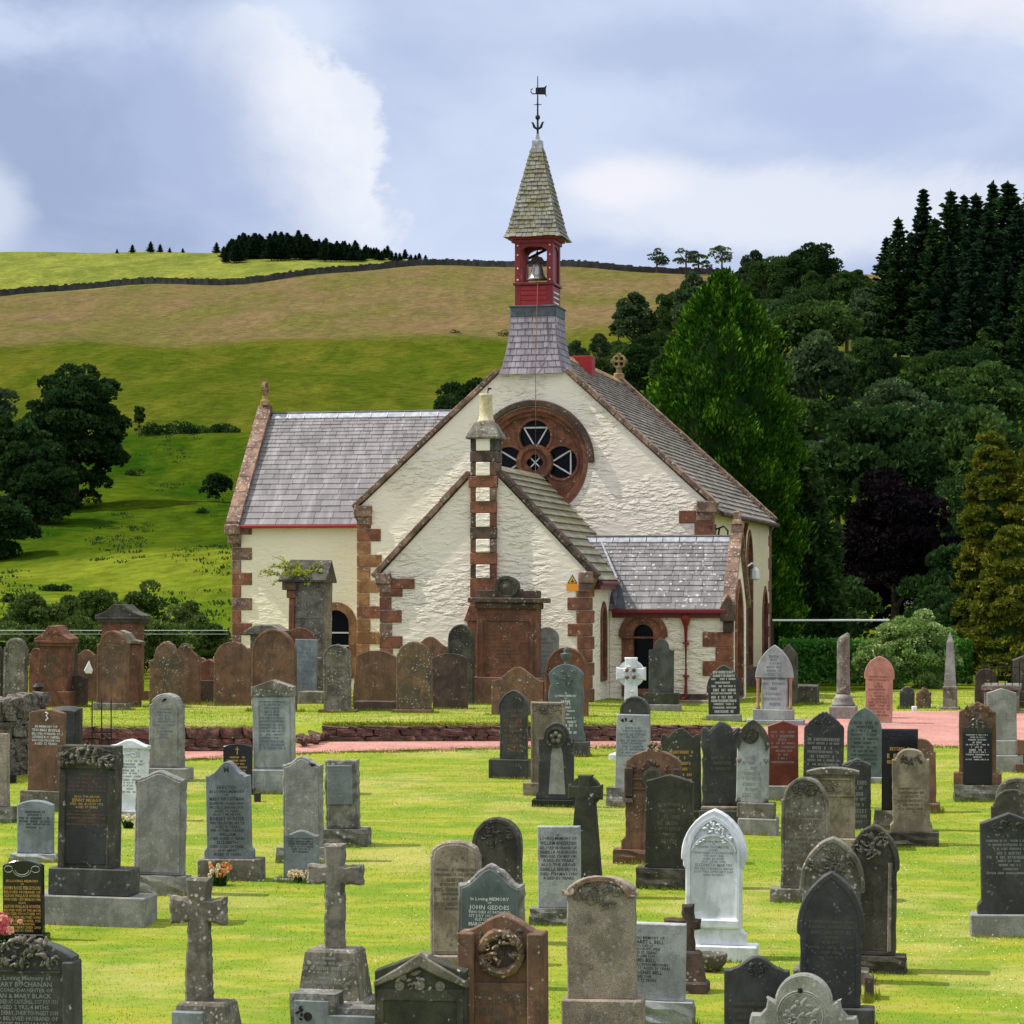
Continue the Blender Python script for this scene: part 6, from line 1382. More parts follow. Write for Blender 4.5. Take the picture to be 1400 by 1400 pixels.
def grand_top(e, w_, h, z0, d, s, r):
    hw = w_/2; m = MB()
    o_ = [(-hw*1.02, h-.40*w_), (-hw*1.02, h-.13*w_), (-hw*.62, h-.10*w_)] + [(w_*.36*math.cos(R(a))*1.0, h-.10*w_+.10*w_*math.sin(R(a))) for a in range(168, 10, -14)] + [(hw*.62, h-.10*w_), (hw*1.02, h-.16*w_), (hw*1.02, h-.40*w_)]
    m.extrude(o_, -.05, d+.02, .015); m.build('pediment', 'lichen_dark', e)
    m = MB(); blobs(m, 0, h-.18*w_, w_*.40, w_*.32, 34, r, -.05, .05, .06); blobs(m, -hw*.72, h-.24*w_, w_*.26, w_*.24, 24, r, -.05, .045, .06); blobs(m, hw*.70, h-.26*w_, w_*.26, w_*.22, 24, r, -.05, .045, .06); m.build('carving', 'lichen_grey', e)
    for sx in (-1, 1): m = MB(); m.box(sx*(hw-.045)-.05, sx*(hw-.045)+.05, -.04, .03, z0, h-.42*w_, .012); m.build('pilaster', 'lichen_dark', e)
    m = MB(); glyph_lines(m, 0, h-.48*w_, h-.83*w_, w_*.70, 5, r, -.0185); glyph_lines(m, 0, h-1.13*w_, h-1.42*w_, w_*.72, 5, r, -.0185); m.build('worn_inscription', 'text_rust', e, fix=False)
    text_mesh([('ALSO THE ABOVE', 1), ('JENNY MILROY', 1.35), ('DIED 3RD AUGUST 1952', 1), ('AGED 77 YEARS', 1)], 'text_gold', e, 0, h-.86*w_, h-1.10*w_, w_*.6, -.0185)
stone(H, 'large dark headstone with gold lettering under a carved pediment, on a double plinth', 78, 154, 1020, 1187, 'lichen_dark', 'flat', 0, [(67, 179, 1187, 1224, 'cut', 'granite_dark'), (22, 202, 1224, 1262, 'cut', 'granite')], d=.36, panel='slate_charcoal', extra=lambda e, w_, h, z0, d, s, r: grand_top(e, w_, h, z0, d, s, r))
stone(H, 'small pale blue grey headstone with dark lettering left of the large carved one', 22, 72, 1094, 1167, 'slate_blue', 'round', .12, [(16, 78, 1167, 1177, 'rock', 'granite_light')], d=.11, text=(.2, .55, .85, 'text_black', 6), c=.02)
def white_ogee(e, w_, h, z0, d, s, r):
    hw = w_/2; m = MB(); o_ = outline('ogee', w_*1.08, h+.03, .17*w_, h-.22*w_); m.extrude(o_, -.045, d+.04, .02); m.build('moulded_top', 'marble_white', e)
    m = MB(); blobs(m, 0, h-.33*w_, w_*.6, w_*.2, 18, r, -.004, .04, .025); m.build('carving', 'marble_white', e)
stone(H, 'white marble headstone with a moulded wavy top beside the large carved one', 152, 200, 1013, 1110, 'marble_white', 'ogee', .17, [(148, 204, 1108, 1121, 'cut', 'granite_light')], d=.14, text=(.27, .75, .8, 'text_pale', 11), extra=white_ogee)
stone(H, 'tall grey headstone with rough lichened sides before the left retaining wall', 203, 246, 948, 1050, 'granite', 'shround', .36, [(203, 257, 1050, 1068, 'cut', 'granite')], d=.36, rag=.01, text=(.2, .62, .7, 'text_blue', 10), sh=.08,
      extra=lambda e, w_, h, z0, d, s, r: (lambda m: m.build('hole', 'hole', e))((lambda m: (blobs(m, .0, h-.2*w_, .05, .05, 3, r, -.012, .035, .006), m)[1])(MB())))
stone(H, 'plain grey headstone without lettering and with a low curved top, on a rough base', 182, 249, 1054, 1197, 'granite', 'ogee', .16, [(177, 255, 1197, 1224, 'rock', 'granite')], d=.2, rag=.008)
stone(H, 'blue grey headstone with a letter M in its raised head, flowers at its base', 283, 341, 1041, 1173, 'slate_blue', 'shogee', .46, [(272, 357, 1174, 1204, 'cut', 'lichen_grey')], d=.22, sh=.14, sides='flare', text=(.24, .97, .82, 'text_black', [('ERECTED', 1.1), ('IN LOVING MEMORY', .9), ('OF', .7), ('MARY WRIGHTMAN', 1.2), ('BELOVED WIFE OF ROBERT HUNTER', .9), ('WHO DIED AT CRAIGDARROCH 1921', .9), ('AGED 70 YEARS', .8), ('ALSO THE ABOVE', .8), ('ROBERT HUNTER', 1.2), ('WHO DIED 6TH FEBRUARY 1929', .9), ('AGED 81 YEARS', .8), ('AND OF THEIR CHILDREN', .9), ('WILLIAM', 1), ('DIED AGED 3 YEARS', .9), ('ELIZABETH', 1), ('DIED AGED 24 YEARS', .9), ('AND MARY', .9), ('AGED 72 YEARS', .9)]),
      extra=lambda e, w_, h, z0, d, s, r: text_mesh([('M', 1)], 'text_black', e, 0, h-.10*w_, h-.27*w_, w_*.3, -.005, 'monogram'))
stone(H, 'small black polished headstone with gold lettering behind the blue grey one', 305, 344, 1017, 1078, 'granite_black', 'round', .09, [(303, 347, 1078, 1086, 'cut', 'granite_black')], d=.1, text=(.28, .95, .75, 'text_gold', 9),
      extra=lambda e, w_, h, z0, d, s, r: (lambda m: m.build('emblem', 'text_gold', e))(MB().box(-.008, .008, -.006, -.003, h-.2, h-.06).box(-.035, .035, -.006, -.003, h-.11, h-.095)))
def pale_panel(e, w_, h, z0, d, s, r):
    hw = w_/2; m = MB(); zt = h-.42*w_
    m.plate([(-hw*.9, z0+.05), (hw*.9, z0+.05), (hw*.9, zt), (-hw*.9, zt)], [[(-hw*.68, z0+.35), (hw*.68, z0+.35), (hw*.68, zt-.06), (-hw*.68, zt-.06)]], -.02, .01); m.build('moulding', 'granite_light', e)
    m = MB(); m.extrude(outline('gable', w_*1.06, h+.02, .18*w_, h-.38*w_), -.03, d+.02, .012); m.build('pediment', 'lichen_grey', e)
stone(H, 'tall pale grey headstone with a gabled head, at the gap in the wall', 346, 400, 931, 1052, 'granite_light', 'gable', .18, [(347, 404, 1052, 1084, 'cut', 'granite_light')], d=.28, text=(.22, .78, .62, 'text_blue', 15), extra=pale_panel)
stone(H, 'grey headstone with a curved raised head and a dark hole at its right shoulder', 387, 440, 1034, 1158, 'granite', 'ogee', .22, [(379, 447, 1158, 1178, 'rock', 'granite')], d=.18, rag=.007, text=(.2, .42, .66, 'text_pale', 6),
      extra=lambda e, w_, h, z0, d, s, r: (lambda m: m.build('hole', 'hole', e))((lambda m: (blobs(m, w_*.28, h-.21*w_, .05, .06, 3, r, -.012, .04, .006), m)[1])(MB())))
def rock_frame(e, w_, h, z0, d, s, r):
    m = MB(); m.box(-w_*.42, w_*.36, -.035, .03, z0+(h-z0)*.36, h-.07, .01); m.build('panel', 'slate_blue', e)
    m = MB(); glyph_lines(m, -.02, h-.12, z0+(h-z0)*.45, w_*.6, 8, r, -.037); m.build('inscription', 'text_pale', e, fix=False)
m_ = None
stone(H, 'square rock faced headstone with a smooth pale panel on the left side of the lawn', 446, 490, 1040, 1133, 'rock', 'flat', 0, [(440, 503, 1133, 1156, 'rock', 'rock')], d=.24, rag=.014, extra=rock_frame)
stone(H, 'small slate headstone with dark lettering and a white edged wavy top, flowers at its foot', 387, 435, 1135, 1202, 'slate_blue', 'ogee', .14, [(375, 440, 1201, 1206, 'cut', 'granite')], d=.1, c=.02, text=(.16, .48, .7, 'text_black', 6))
# crosses
def stone_cross(name, label, px, x0, x1, sx0, sx1, yt, ya0, ya1, ysh, gy, blocks, mat='lichen_grey', d=.17, flare=.02, r_=None, taper=1.15):
    Y = Yof(gy); s = F/Y; X = (px-700)/s; g = float(zg(X, Y+.1)); e = empty(name, (X, Y, g), -YAW, label, 'cross'); zz = lambda y: (HY-y)/s-g
    k = 1/s/math.cos(YAW); a0, a1 = (x0-px)*k, (x1-px)*k; b0, b1 = (sx0-px)*k, (sx1-px)*k; r = random.Random(int(px))
    out = [(b0*taper-.0, zz(ysh)-.05), (b1*taper, zz(ysh)-.05), (b1, zz(ya1)), (a1, zz(ya1)-flare), (a1, zz(ya0)+flare), (b1, zz(ya0)), (b1+flare, zz(yt)), (b0-flare, zz(yt)), (b0, zz(ya0)), (a0, zz(ya0)+flare), (a0, zz(ya1)-flare), (b0, zz(ya1))]
    m = MB(); m.extrude(ragged(out, .009, r, .045), 0, d, .028); m.build('cross', mat, e)
    for i, (bx0, bx1, by0, by1, bt) in enumerate(blocks):
        zt, zb = zz(by0), zz(by1) if i < len(blocks)-1 else zz(by1)-.08; wb = (bx1-bx0)*k/2; cxo = ((bx0+bx1)/2-px)*k; m = MB(); dd = d/2
        tp = bt if isinstance(bt, float) else 1.0
        m.lathe([(wb, zb), (wb*tp, zt-.03), (wb*tp-.03, zt)], 4, Matrix.Translation((cxo, dd, 0)) @ Matrix.Scale(.78, 4, (0, 1, 0)), sq=True); m.build('pedestal' if i == 0 else 'base', mat, e)
    return e, zz, k, d
e, zz, k, d = stone_cross('stone_cross', 'rough rustic stone cross on a rounded base, in the left foreground', 269, 230, 307, 255, 283, 1201, 1230, 1261, 1369, 1420, [(238, 322, 1369, 1420, .80)], taper=1.35, flare=.03)
m = MB(); m.box(-.19, .17, -.30, -.2, zz(1412), zz(1378), .01); m.build('panel', 'slate_blue', e)
e, zz, k, d = stone_cross('stone_cross', 'rough rustic stone cross on a tapered lettered pedestal, centre left of the lawn', 456, 418, 494, 443, 468, 1154, 1184, 1209, 1297, 1372, [(413, 498, 1297, 1364, .80), (404, 508, 1364, 1372, 1.0)], flare=.01, taper=1.02)
r = random.Random(4); m = MB(); glyph_lines(m, -.03, zz(1306), zz(1358), .56, 8, r, 0); m.v = [(x, d/2-.78*.375+ (zz(1364)-z)*-.0-.012+(z-zz(1364))*.115, z) for x, y, z in m.v]; m.build('inscription', 'text_pale', e, fix=False)
e, zz, k, d = stone_cross('stone_cross', 'small dark plain cross squeezed between the BELL headstone and the white marble arch', 940, 908, 957, 932, 948, 1237, 1256, 1271, 1302, 1357, [(927, 962, 1300, 1341, .72), (924, 967, 1341, 1357, 1.0)], 'sandstone_dark', .13, .0)
# bottom left
def ornate_dark(e, w_, h, z0, d, s, r):
    hw = w_/2; m = MB(); blobs(m, -.05, h-.03, w_*.62, .13, 40, r, .02, .05, .07); blobs(m, -.05, h-.17, w_*.8, .14, 34, r, -.02, .045, .05); m.build('carving', 'lichen_grey', e)
    m = MB(); m.box(-hw+.0, hw-.12, -.035, .02, h-.305, h-.285, .008); m.build('moulding', 'lichen_dark', e)
    m = MB(); m.box(hw-.10, hw+.02, -.05, d+.02, -.06, h-.19, .012); m.build('pilaster', 'granite_dark', e)
    text_mesh([('In Loving Memory of', 1.1), ('MARY BUCHANAN', 1.15), ('SECOND DAUGHTER OF', .9), ('IAN & MARY BLACK', 1.05), ('WHO DIED AT CASTLEHILL, 31ST JULY 1921', .95), ('AGED 2 YRS. 4 MTHS.', .95), ('ALSO DERRY, THEIR YOUNGEST SON', 1), ('AND BELOVED HUSBAND OF', .95), ('JESSIE BUCHANAN', 1.1)], 'text_pale', e, -.06, h-.325, h-.86, w_*.78, -.004)
stone(H, 'dark headstone with a carved leafy crest and pale lettering, cut by the bottom left corner', -18, 104, 1288, 1470, 'granite_dark', 'round', .16, [(-30, 120, 1470, 1500)], d=.2, extra=ornate_dark)
stone(H, 'black headstone with gold lettering and an engraved wreath, pink flowers before it', 3, 59, 1176, 1276, 'granite_black', 'round', .13, [(-2, 64, 1276, 1284, 'cut', 'granite_black')], d=.10, text=(.26, .98, .92, 'text_gold', [('IN LOVING MEMORY', .9), ('OF', .7), ('JOHN ROSS FERGUSON', 1.25), ('BELOVED HUSBAND OF', .9), ('ALISON WALLACE HUNTER', 1.0), ('WHO DIED 14TH MARCH 1984', .9), ('ALSO', .8), ('ALISON WALLACE HUNTER', 1.1), ('BELOVED WIFE OF THE ABOVE', .9), ('WHO DIED 9TH OCTOBER 1991', .9), ('ALSO THEIR BELOVED SONS', .9), ('JAMES DIED 6TH APRIL 1955', .9), ('AGED 3 MONTHS', .8), ('AND ROBERT DIED 2003', .9), ('AGED 51 YEARS', .8)]),
      extra=lambda e, w_, h, z0, d, s, r: (lambda m: m.build('engraved_wreath', 'text_pale', e))((lambda m: ([m.tube([(cx_+rr*math.cos(a), -.004, h-.12+rr*.75*math.sin(a)) for a in np.linspace(a0, a1, 9)], .006, 4) for cx_, rr, a0, a1 in ((0, .13, 3.3, 6.1), (0, .10, 3.3, 6.1), (-.19, .06, 0, 6), (.19, .06, 0, 6))], m)[1])(MB())))
# bottom centre
def L_stone(e, w_, h, z0, d, s, r):
    pass
Yb = Yof(1432); s = F/Yb; g = float(zg((468-700)/s, Yb)); e = empty(H, ((468-700)/s, Yb, g), -YAW, 'stepped grey headstone with a taller left block, cut by the bottom edge', H); kk = 1/s/math.cos(YAW)
zz = lambda y: (HY-y)/s-g; r = random.Random(77)
m = rocky_box(-73*kk, -10*kk, 0, .34, -.08, zz(1360), r, .03); m.build('block', 'rock', e)
m = rocky_box(-12*kk, 74*kk, .03, .34, -.08, zz(1379), r, .03); m.build('block', 'rock', e)
m = MB(); m.extrude([(-66*kk, -.05), (66*kk, -.05), (66*kk, zz(1388)), (-18*kk, zz(1388)), (-18*kk, zz(1369)), (-66*kk, zz(1369))], -.03, .05, .01); m.build('panel', 'slate_blue', e)
m = MB(); m.lathe([(.05, 0), (.048, .006), (.001, .007)], 12, Matrix.Translation((-47*kk, -.031, zz(1391))) @ Matrix.Rotation(R(90), 4, 'X')); blobs(m, -58*kk, zz(1384), .06, .2, 9, r, -.03, .03, .005); m.build('hole', 'hole', e)
def green_gable(e, w_, h, z0, d, s, r):
    hw = w_/2; m = MB(); m.extrude([(-hw*1.0, h-.34), (-hw*1.0, h-.28), (-hw*.5, h-.14), (0, h+.02), (hw*.5, h-.12), (hw*1.02, h-.27), (hw*1.02, h-.34), (hw*.4, h-.22), (0, h-.12), (-hw*.4, h-.22)], -.04, d+.02, .015); m.build('cornice', 'lichen_grey', e)
    m = MB(); blobs(m, -.1, h-.25, .34, .16, 9, r, -.005, .05, .03)
    for x in (-.22, .0, .22): m.lathe([(.055, 0), (.05, .02), (.03, .015), (.01, .03)], 12, Matrix.Translation((x, -.0, h-.32-.03*abs(x))) @ Matrix.Rotation(R(90), 4, 'X'))
    m.build('rosette', 'lichen_grey', e)
    m = MB(); m.plate([(-hw*.94, z0), (hw*.94, z0), (hw*.94, h-.36), (-hw*.94, h-.36)], [[(-hw*.80, z0+.02), (hw*.80, z0+.02), (hw*.80, h-.48), (-hw*.80, h-.48)]], -.012, .01); m.build('moulding', 'lichen_dark', e)
stone(H, 'broad mossy dark headstone with a low gabled cornice and carved rosettes, bottom centre', 513, 637, 1306, 1480, 'dark_green', 'gable', .18, [(505, 655, 1470, 1500)], gy=1450, d=.24, extra=green_gable)
def wreath(e, w_, h, z0, d, s, r):
    hw = w_/2; hp = h-.14
    for sx in (-1, 1): m = MB(); m.box(sx*(hw-.085)-.09, sx*(hw-.085)+.09, -.10, d+.02, -.06, hp-.04, .014); m.build('post', 'sandstone_brown', e)
    m = MB(); pts = [(.215*math.cos(a), -.03, h-.40+.215*math.sin(a)) for a in np.linspace(0, 2*math.pi, 22)]; m.tube(pts, [.05+.012*r.uniform(-1, 1) for _ in pts], 7); blobs(m, 0, h-.40, .5, .5, 26, r, -.06, .045, .035); m.build('wreath', 'lichen_red', e)
    m = MB(); m.lathe([(.17, .0), (.001, .012)], 20, Matrix.Translation((0, -.004, h-.40)) @ Matrix.Rotation(R(90), 4, 'X')); m.build('hollow', 'sandstone_dark', e)
    m = MB(); m.box(-hw+.17, hw-.17, -.05, .02, z0, h-.72, .01); m.build('panel', 'sandstone_brown', e)
    m = MB(); glyph_lines(m, 0, h-.80, h-1.5, w_*.6, 7, r, -.052); m.build('inscription', 'text_faint', e, fix=False)
stone(H, 'red brown sandstone headstone with a carved wreath between two square posts, bottom centre', 629, 744, 1252, 1480, 'sandstone_brown', 'ogee', .20, [(622, 765, 1440, 1470)], gy=1440, d=.26, relief=(26, 0, .30, .8, .3, .05, 'lichen_dark'), extra=wreath)
stone(H, 'brownish grey round headed headstone with worn lettering, behind the blue green slate one', 588, 656, 1150, 1306, 'sandstone_speckled', 'shround', .28, [(582, 672, 1306, 1318)], d=.18, sh=.03, rag=.006, text=(.24, .62, .8, 'text_faint', 9), panel='sandstone_tan')
stone(H, 'dark arched headstone with worn carving, right behind the brownish grey round headed one', 645, 711, 1118, 1270, 'lichen_dark', 'round', .48, [(640, 722, 1270, 1290)], d=.2, relief=(22, 0, .36, .7, .4, .045), frame=.05, text=(.4, .85, .75, 'text_faint', 9))
stone(H, 'blue green slate headstone in a rough frame with white lettering, behind the red wreath one', 625, 713, 1183, 1340, 'rock', 'ogee', .30, [(618, 724, 1335, 1352, 'rock', 'rock')], d=.22, rag=.012, panel='slate_green', text=(.27, .55, .64, 'text_white', [('In Loving MEMORY', 1.15), ('OF', .8), ('JOHN GEDDES', 1.45), ('WHO DIED AT PATHHEAD', .95), ('1ST JULY 1921, AGED 76', .95), ('FLETCHER ROAD', .9), ('MARGARET GEDDES', 1.3), ('', .5)]))
stone(H, 'tall speckled tan headstone with a carved arched head and small shoulder points, bottom centre right', 777, 868, 1200, 1366, 'sandstone_speckled', 'shround', .24, [(770, 878, 1366, 1440, 'cut', 'sandstone_speckled')], gy=1432, d=.24, sh=.0, relief=(36, 0, .24, .78, .32, .05, 'lichen_grey'),
      extra=lambda e, w_, h, z0, d, s, r: (lambda m: m.build('carved_arch', 'coping', e))((lambda m: (m.extrude([(-w_*.55, h-.26*w_), (-w_*.57, h-.18*w_), (-w_*.46, h-.215*w_)]+[(w_*.42*math.cos(R(a)), h-.215*w_+.235*w_*math.sin(R(a))) for a in range(165, 10, -12)]+[(w_*.46, h-.215*w_), (w_*.57, h-.18*w_), (w_*.55, h-.26*w_), (w_*.42, h-.26*w_)]+[(w_*.37*math.cos(R(a)), h-.24*w_+.20*w_*math.sin(R(a))) for a in range(10, 172, 12)]+[(-w_*.42, h-.26*w_)], -.04, .04, 0), m)[1])(MB())))
stone(H, 'pale grey BELL family headstone with dark lettering, tucked behind the tall speckled tan one', 822, 934, 1262, 1367, 'granite_light', 'flat', 0, [(816, 945, 1367, 1404, 'rock', 'granite_light')], d=.14, text=(.16, .76, .82, 'text_black', [('IN LOVING MEMORY OF', 1), ('MARGARET L. BELL', 1.25), ('WHO DIED AT', .8), ('31ST AUGUST 1924', 1), ('AGED 52 YEARS', 1), ('ALSO HER SON', .9), ('JAMES BELL', 1.3), ('KILLED IN ACTION MESSINES', 1), ('7TH JUNE 1917, AGED 20 YEARS', 1), ('AND AGNES BELL', 1.25), ('DIED 1945', 1), ('AGED 72 YEARS', 1)]))
def white_arch(e, w_, h, z0, d, s, r):
    o1 = outline('gothic', w_*.80, h-.10*w_, .56*w_, z0+.30, sh=0); i1 = outline('gothic', w_*.72, h-.155*w_, .52*w_, z0+.345, sh=0)
    m = MB(); m.plate(o1, [i1], -.03, .01); m.build('moulding', 'marble_white', e)
    m = MB(); ai = [(w_*.33*math.cos(R(a)), h-.70*w_+.30*w_*math.sin(R(a))) for a in range(8, 173, 8)]; ao = [(w_*.355*math.cos(R(a)), h-.70*w_+.335*w_*math.sin(R(a))) for a in range(172, 7, -8)]; m.extrude(ai+ao, -.028, .005, 0); m.build('inner_arch', 'marble_white', e)
    m = MB(); blobs(m, 0, h-.28*w_, w_*.34, w_*.16, 26, r, -.004, .042, .04); blobs(m, w_*.19, h-.42*w_, w_*.16, w_*.22, 14, r, -.004, .036, .04); blobs(m, -w_*.22, h-.47*w_, w_*.14, w_*.16, 9, r, -.004, .034, .035); m.build('carving', 'marble_white', e)
    m = MB(); m.box(-w_*.40, w_*.40, -.05, .02, z0+.22, z0+.34, .02); m.build('ledge', 'marble_white', e)
    text_mesh([('In Loving Memory', 1.0), ('OF', .7), ('JOHN THOMSON', 1.15), ('JOINER', .8), ('WHO DIED AT DUNSCORE', 1), ('7TH MAY 1908', .9), ('AGED 84 YEARS', .9), ('ALSO OF HIS WIFE', .9), ('ELIZABETH MARTIN', 1.25), ('WHO DIED AT BRANDLEYS, PENPONT', 1), ('SCOTTISH, 29TH SEPT 1909', 1), ('AGED 58 YEARS', .9)], 'text_pale', e, 0, h-.46*w_, h-1.02*w_, w_*.60, -.004)
stone(H, 'white marble pointed arch headstone with carved flowers over a smooth panel', 931, 1018, 1107, 1292, 'marble_white', 'gothic', .70, [(940, 1034, 1292, 1312, 'cut', 'marble_white')], d=.24, sides='head', extra=white_arch)
e = empty('stone_bowl', at(972, 1327), 0, 'weathered grey stone bowl at the foot of the white marble arch', 'bowl'); m = MB(); m.lathe([(.10, -.02), (.13, .03), (.19, .10), (.21, .19), (.205, .22), (.17, .22), (.12, .15)], 14); m.build('bowl', 'lichen_grey', e, True)
stone(H, 'black headstone with a stepped peak and worn gold lettering, lower right foreground', 991, 1078, 1308, 1480, 'slate_charcoal', 'shogee', .30, [(985, 1090, 1450, 1470)], gy=1425, d=.16, sh=.14, relief=(10, 0, .18, .3, .16, .035), text=(.36, .9, .75, 'text_faint', 6))
def tracery(e, w_, h, z0, d, s, r):
    m = MB(); 
    for rr in (.26, .235): m.tube([(-.02+rr*math.cos(a)*1.0, -.0, h-.60*w_*.72+rr*math.sin(a)) for a in np.linspace(0, 2*math.pi, 30)], .008, 4)
    blobs(m, -.02, h-.44*w_, .34, .34, 26, r, -.001, .045, .012); m.build('carved_roundel', 'granite', e)
    m = MB(); m.lathe([(.03, 0), (.001, .005)], 10, Matrix.Translation((-.03, -.006, h-.17)) @ Matrix.Rotation(R(90), 4, 'X')); m.build('hole', 'hole', e)
def stepped_profile():
    pass
Yb = Yof(1440); s = F/Yb; X = (1098-700)/s; g = float(zg(X, Yb)); e = empty(H, (X, Yb, g), -YAW, 'grey headstone with a round lobed head and stepped shoulders, cut by the bottom edge', H); zz = lambda y: (HY-y)/s-g; k = 1/s/math.cos(YAW)
half = [(72, 1470), (72, 1398), (70, 1389), (58, 1389), (50, 1380), (48, 1368), (50, 1366)] ; lp = [(-x*k, zz(y)) for x, y in half]; lp += [(-38*k, zz(1367))]
dome = [(-38*k*math.cos(R(a)), zz(1371)+38*k*math.sin(R(a))) for a in range(0, 181, 12)]
m = MB(); m.extrude(lp[:-1]+dome+[(-x, z) for x, z in reversed(lp[:-1])], 0, .17, .02); m.build('tablet', 'granite', e); tracery(e, 1.0, zz(1333), 0, .17, s, random.Random(3))
m = MB(); m.box(-.7, .7, -.1, .3, -.08, .12, .015); m.build('base', 'granite', e)
stone(H, 'charcoal pointed headstone with faint lettering in front of two lichened arches', 1090, 1180, 1192, 1377, 'slate_charcoal', 'gothic', .84, [(1084, 1194, 1377, 1408, 'cut', 'granite_dark')], d=.18, sides='headonly', frame=.06, text=(.36, .66, .66, 'text_faint', 8), rag=.006)
stone(H, 'lichen crusted arched headstone immediately behind the charcoal pointed one', 1092, 1178, 1144, 1325, 'lichen_grey', 'gothic', .74, [(1086, 1186, 1325, 1345)], d=.2, frame=.05, relief=(34, 0, .38, .7, .45, .05), sides='headonly')
def arch_side(e, w_, h, z0, d, s, r):
    m = MB(); m.tube([(w_*.34, .0, z0+.06), (w_*.34, .0, h-.75*w_)], .03, 7); m.tube([(-w_*.34, .0, z0+.06), (-w_*.34, .0, h-.75*w_)], .03, 7); m.build('shaft', 'lichen_grey', e)
stone(H, 'second lichen crusted arched headstone, set further right on a mossy base', 1158, 1226, 1127, 1306, 'lichen_dark', 'gothic', .76, [(1150, 1236, 1306, 1330, 'rock', 'lichen_dark')], d=.24, frame=.05, relief=(30, 0, .40, .7, .5, .05, 'lichen_grey'), sides='headonly', extra=arch_side)
stone(H, 'dark lichened arched headstone with carved shoulders, in front of the ochre tan one', 1068, 1131, 1063, 1215, 'lichen_grey', 'shround', .48, [(1054, 1137, 1215, 1233, 'cut', 'lichen_grey')], d=.24, sh=.05, frame=.04, relief=(22, 0, .26, .7, .3, .045, 'lichen_dark'), text=(.34, .92, .72, 'text_faint', 14))
stone(H, 'charcoal gabled headstone on a pale plinth at the right edge', 1344, 1420, 1112, 1250, 'slate_charcoal', 'gable', .18, [(1329, 1435, 1250, 1280, 'cut', 'granite')], d=.22, text=(.26, .62, .8, 'text_pale', 9), relief=(14, 0, .2, .6, .2, .04, 'lichen_dark'), sides='flare')
stone(H, 'dark round headed headstone at the right edge above the charcoal gabled one', 1355, 1412, 1080, 1190, 'lichen_dark', 'shround', .4, [(1350, 1420, 1190, 1205)], gy=1205, d=.2, sh=.06)
stone(H, 'brown pointed headstone at the right edge behind the dark round headed one', 1362, 1425, 1064, 1160, 'lichen_grey', 'gothic', .42, [(1356, 1430, 1160, 1172)], gy=1172, d=.2, frame=.06)
stone(H, 'dark low base stone of a grave right of the charcoal pointed headstone', 1182, 1193, 1336, 1368, 'sandstone_dark', 'flat', 0, gy=1368, d=.25, cat='headstone')

# ---- flowers and small things
def bouquet(label, px, y, wpx, hpx, mats, leafy=True, name='flower_bouquet', pot=None):
    p = at(px, y); s = F/p.y; e = empty(name, p, 0, label, 'flowers'); r = random.Random(int(px)); wv, hv = wpx/s/2, hpx/s
    fl = {k: MB() for k in mats}
    for i in range(26):
        x, yv, z = r.uniform(-1, 1)*wv, r.uniform(-.7, .7)*wv*.6, hv*(.45+.55*r.random()); k = r.choice(mats); rr = wv*r.uniform(.16, .30)
        a = r.uniform(0, 6)
        for q in range(5):
            t = a+q*1.257; c_ = Vector((x+rr*.6*math.cos(t), yv-.01, z+rr*.6*math.sin(t))); m = fl[k]
            pts = [c_+Vector((rr*.5*math.cos(u), r.uniform(-.01, .01), rr*.5*math.sin(u))) for u in np.linspace(0, 5.2, 6)]; m.poly(pts)
    for k, m in fl.items(): m.build('petals', k, e, fix=False)
    m = MB()
    for i in range(30):
        a = r.uniform(0, 6.3); l = r.uniform(.5, 1)*hv*.8; x, yv = r.uniform(-.6, .6)*wv, r.uniform(-.3, .3)*wv; d = Vector((math.cos(a)*.5, math.sin(a)*.5, 1)).normalized(); b = Vector((x, yv, 0)); sd = Vector((-math.sin(a), math.cos(a), 0))*.012
        m.poly([b-sd, b+d*l*.6-sd*1.8, b+d*l, b+d*l*.6+sd*1.8, b+sd])
    m.build('leaves', 'leaf_mid', e, fix=False)
    if pot: m = MB(); m.lathe([(wv*.35, -.02), (wv*.5, hv*.35), (wv*.45, hv*.35)], 10); m.build('pot', pot, e)
bouquet('bunch of pink red flowers in front of the black gold lettered headstone', 8, 1296, 40, 46, ['petal_pink', 'petal_pink', 'petal_salmon'])
bouquet('wilted cream and orange flowers in front of the blue grey headstone with the letter M', 300, 1212, 28, 32, ['petal_cream', 'petal_orange', 'petal_cream'])
bouquet('salmon and cream flowers at the foot of the small slate headstone', 407, 1207, 26, 17, ['petal_salmon', 'petal_cream'])
bouquet('green leafy wreath at the base of the white marble headstone with the wavy top', 175, 1132, 20, 18, ['petal_cream'], name='grave_wreath')
e = empty('grave_vase', at(352, 1096), 0, 'small dark square vase standing on the grass beside the blue grey headstone', 'vase'); m = MB(); m.box(-.06, .06, -.06, .06, -.02, .17, .012); m.build('body', 'lichen_dark', e)
e = empty('grave_vase', at(17, 1069), 0, 'small dark vase on the grass below the end of the rubble wall', 'vase'); m = MB(); m.box(-.07, .07, -.06, .06, -.02, .15, .012); m.build('body', 'iron', e)
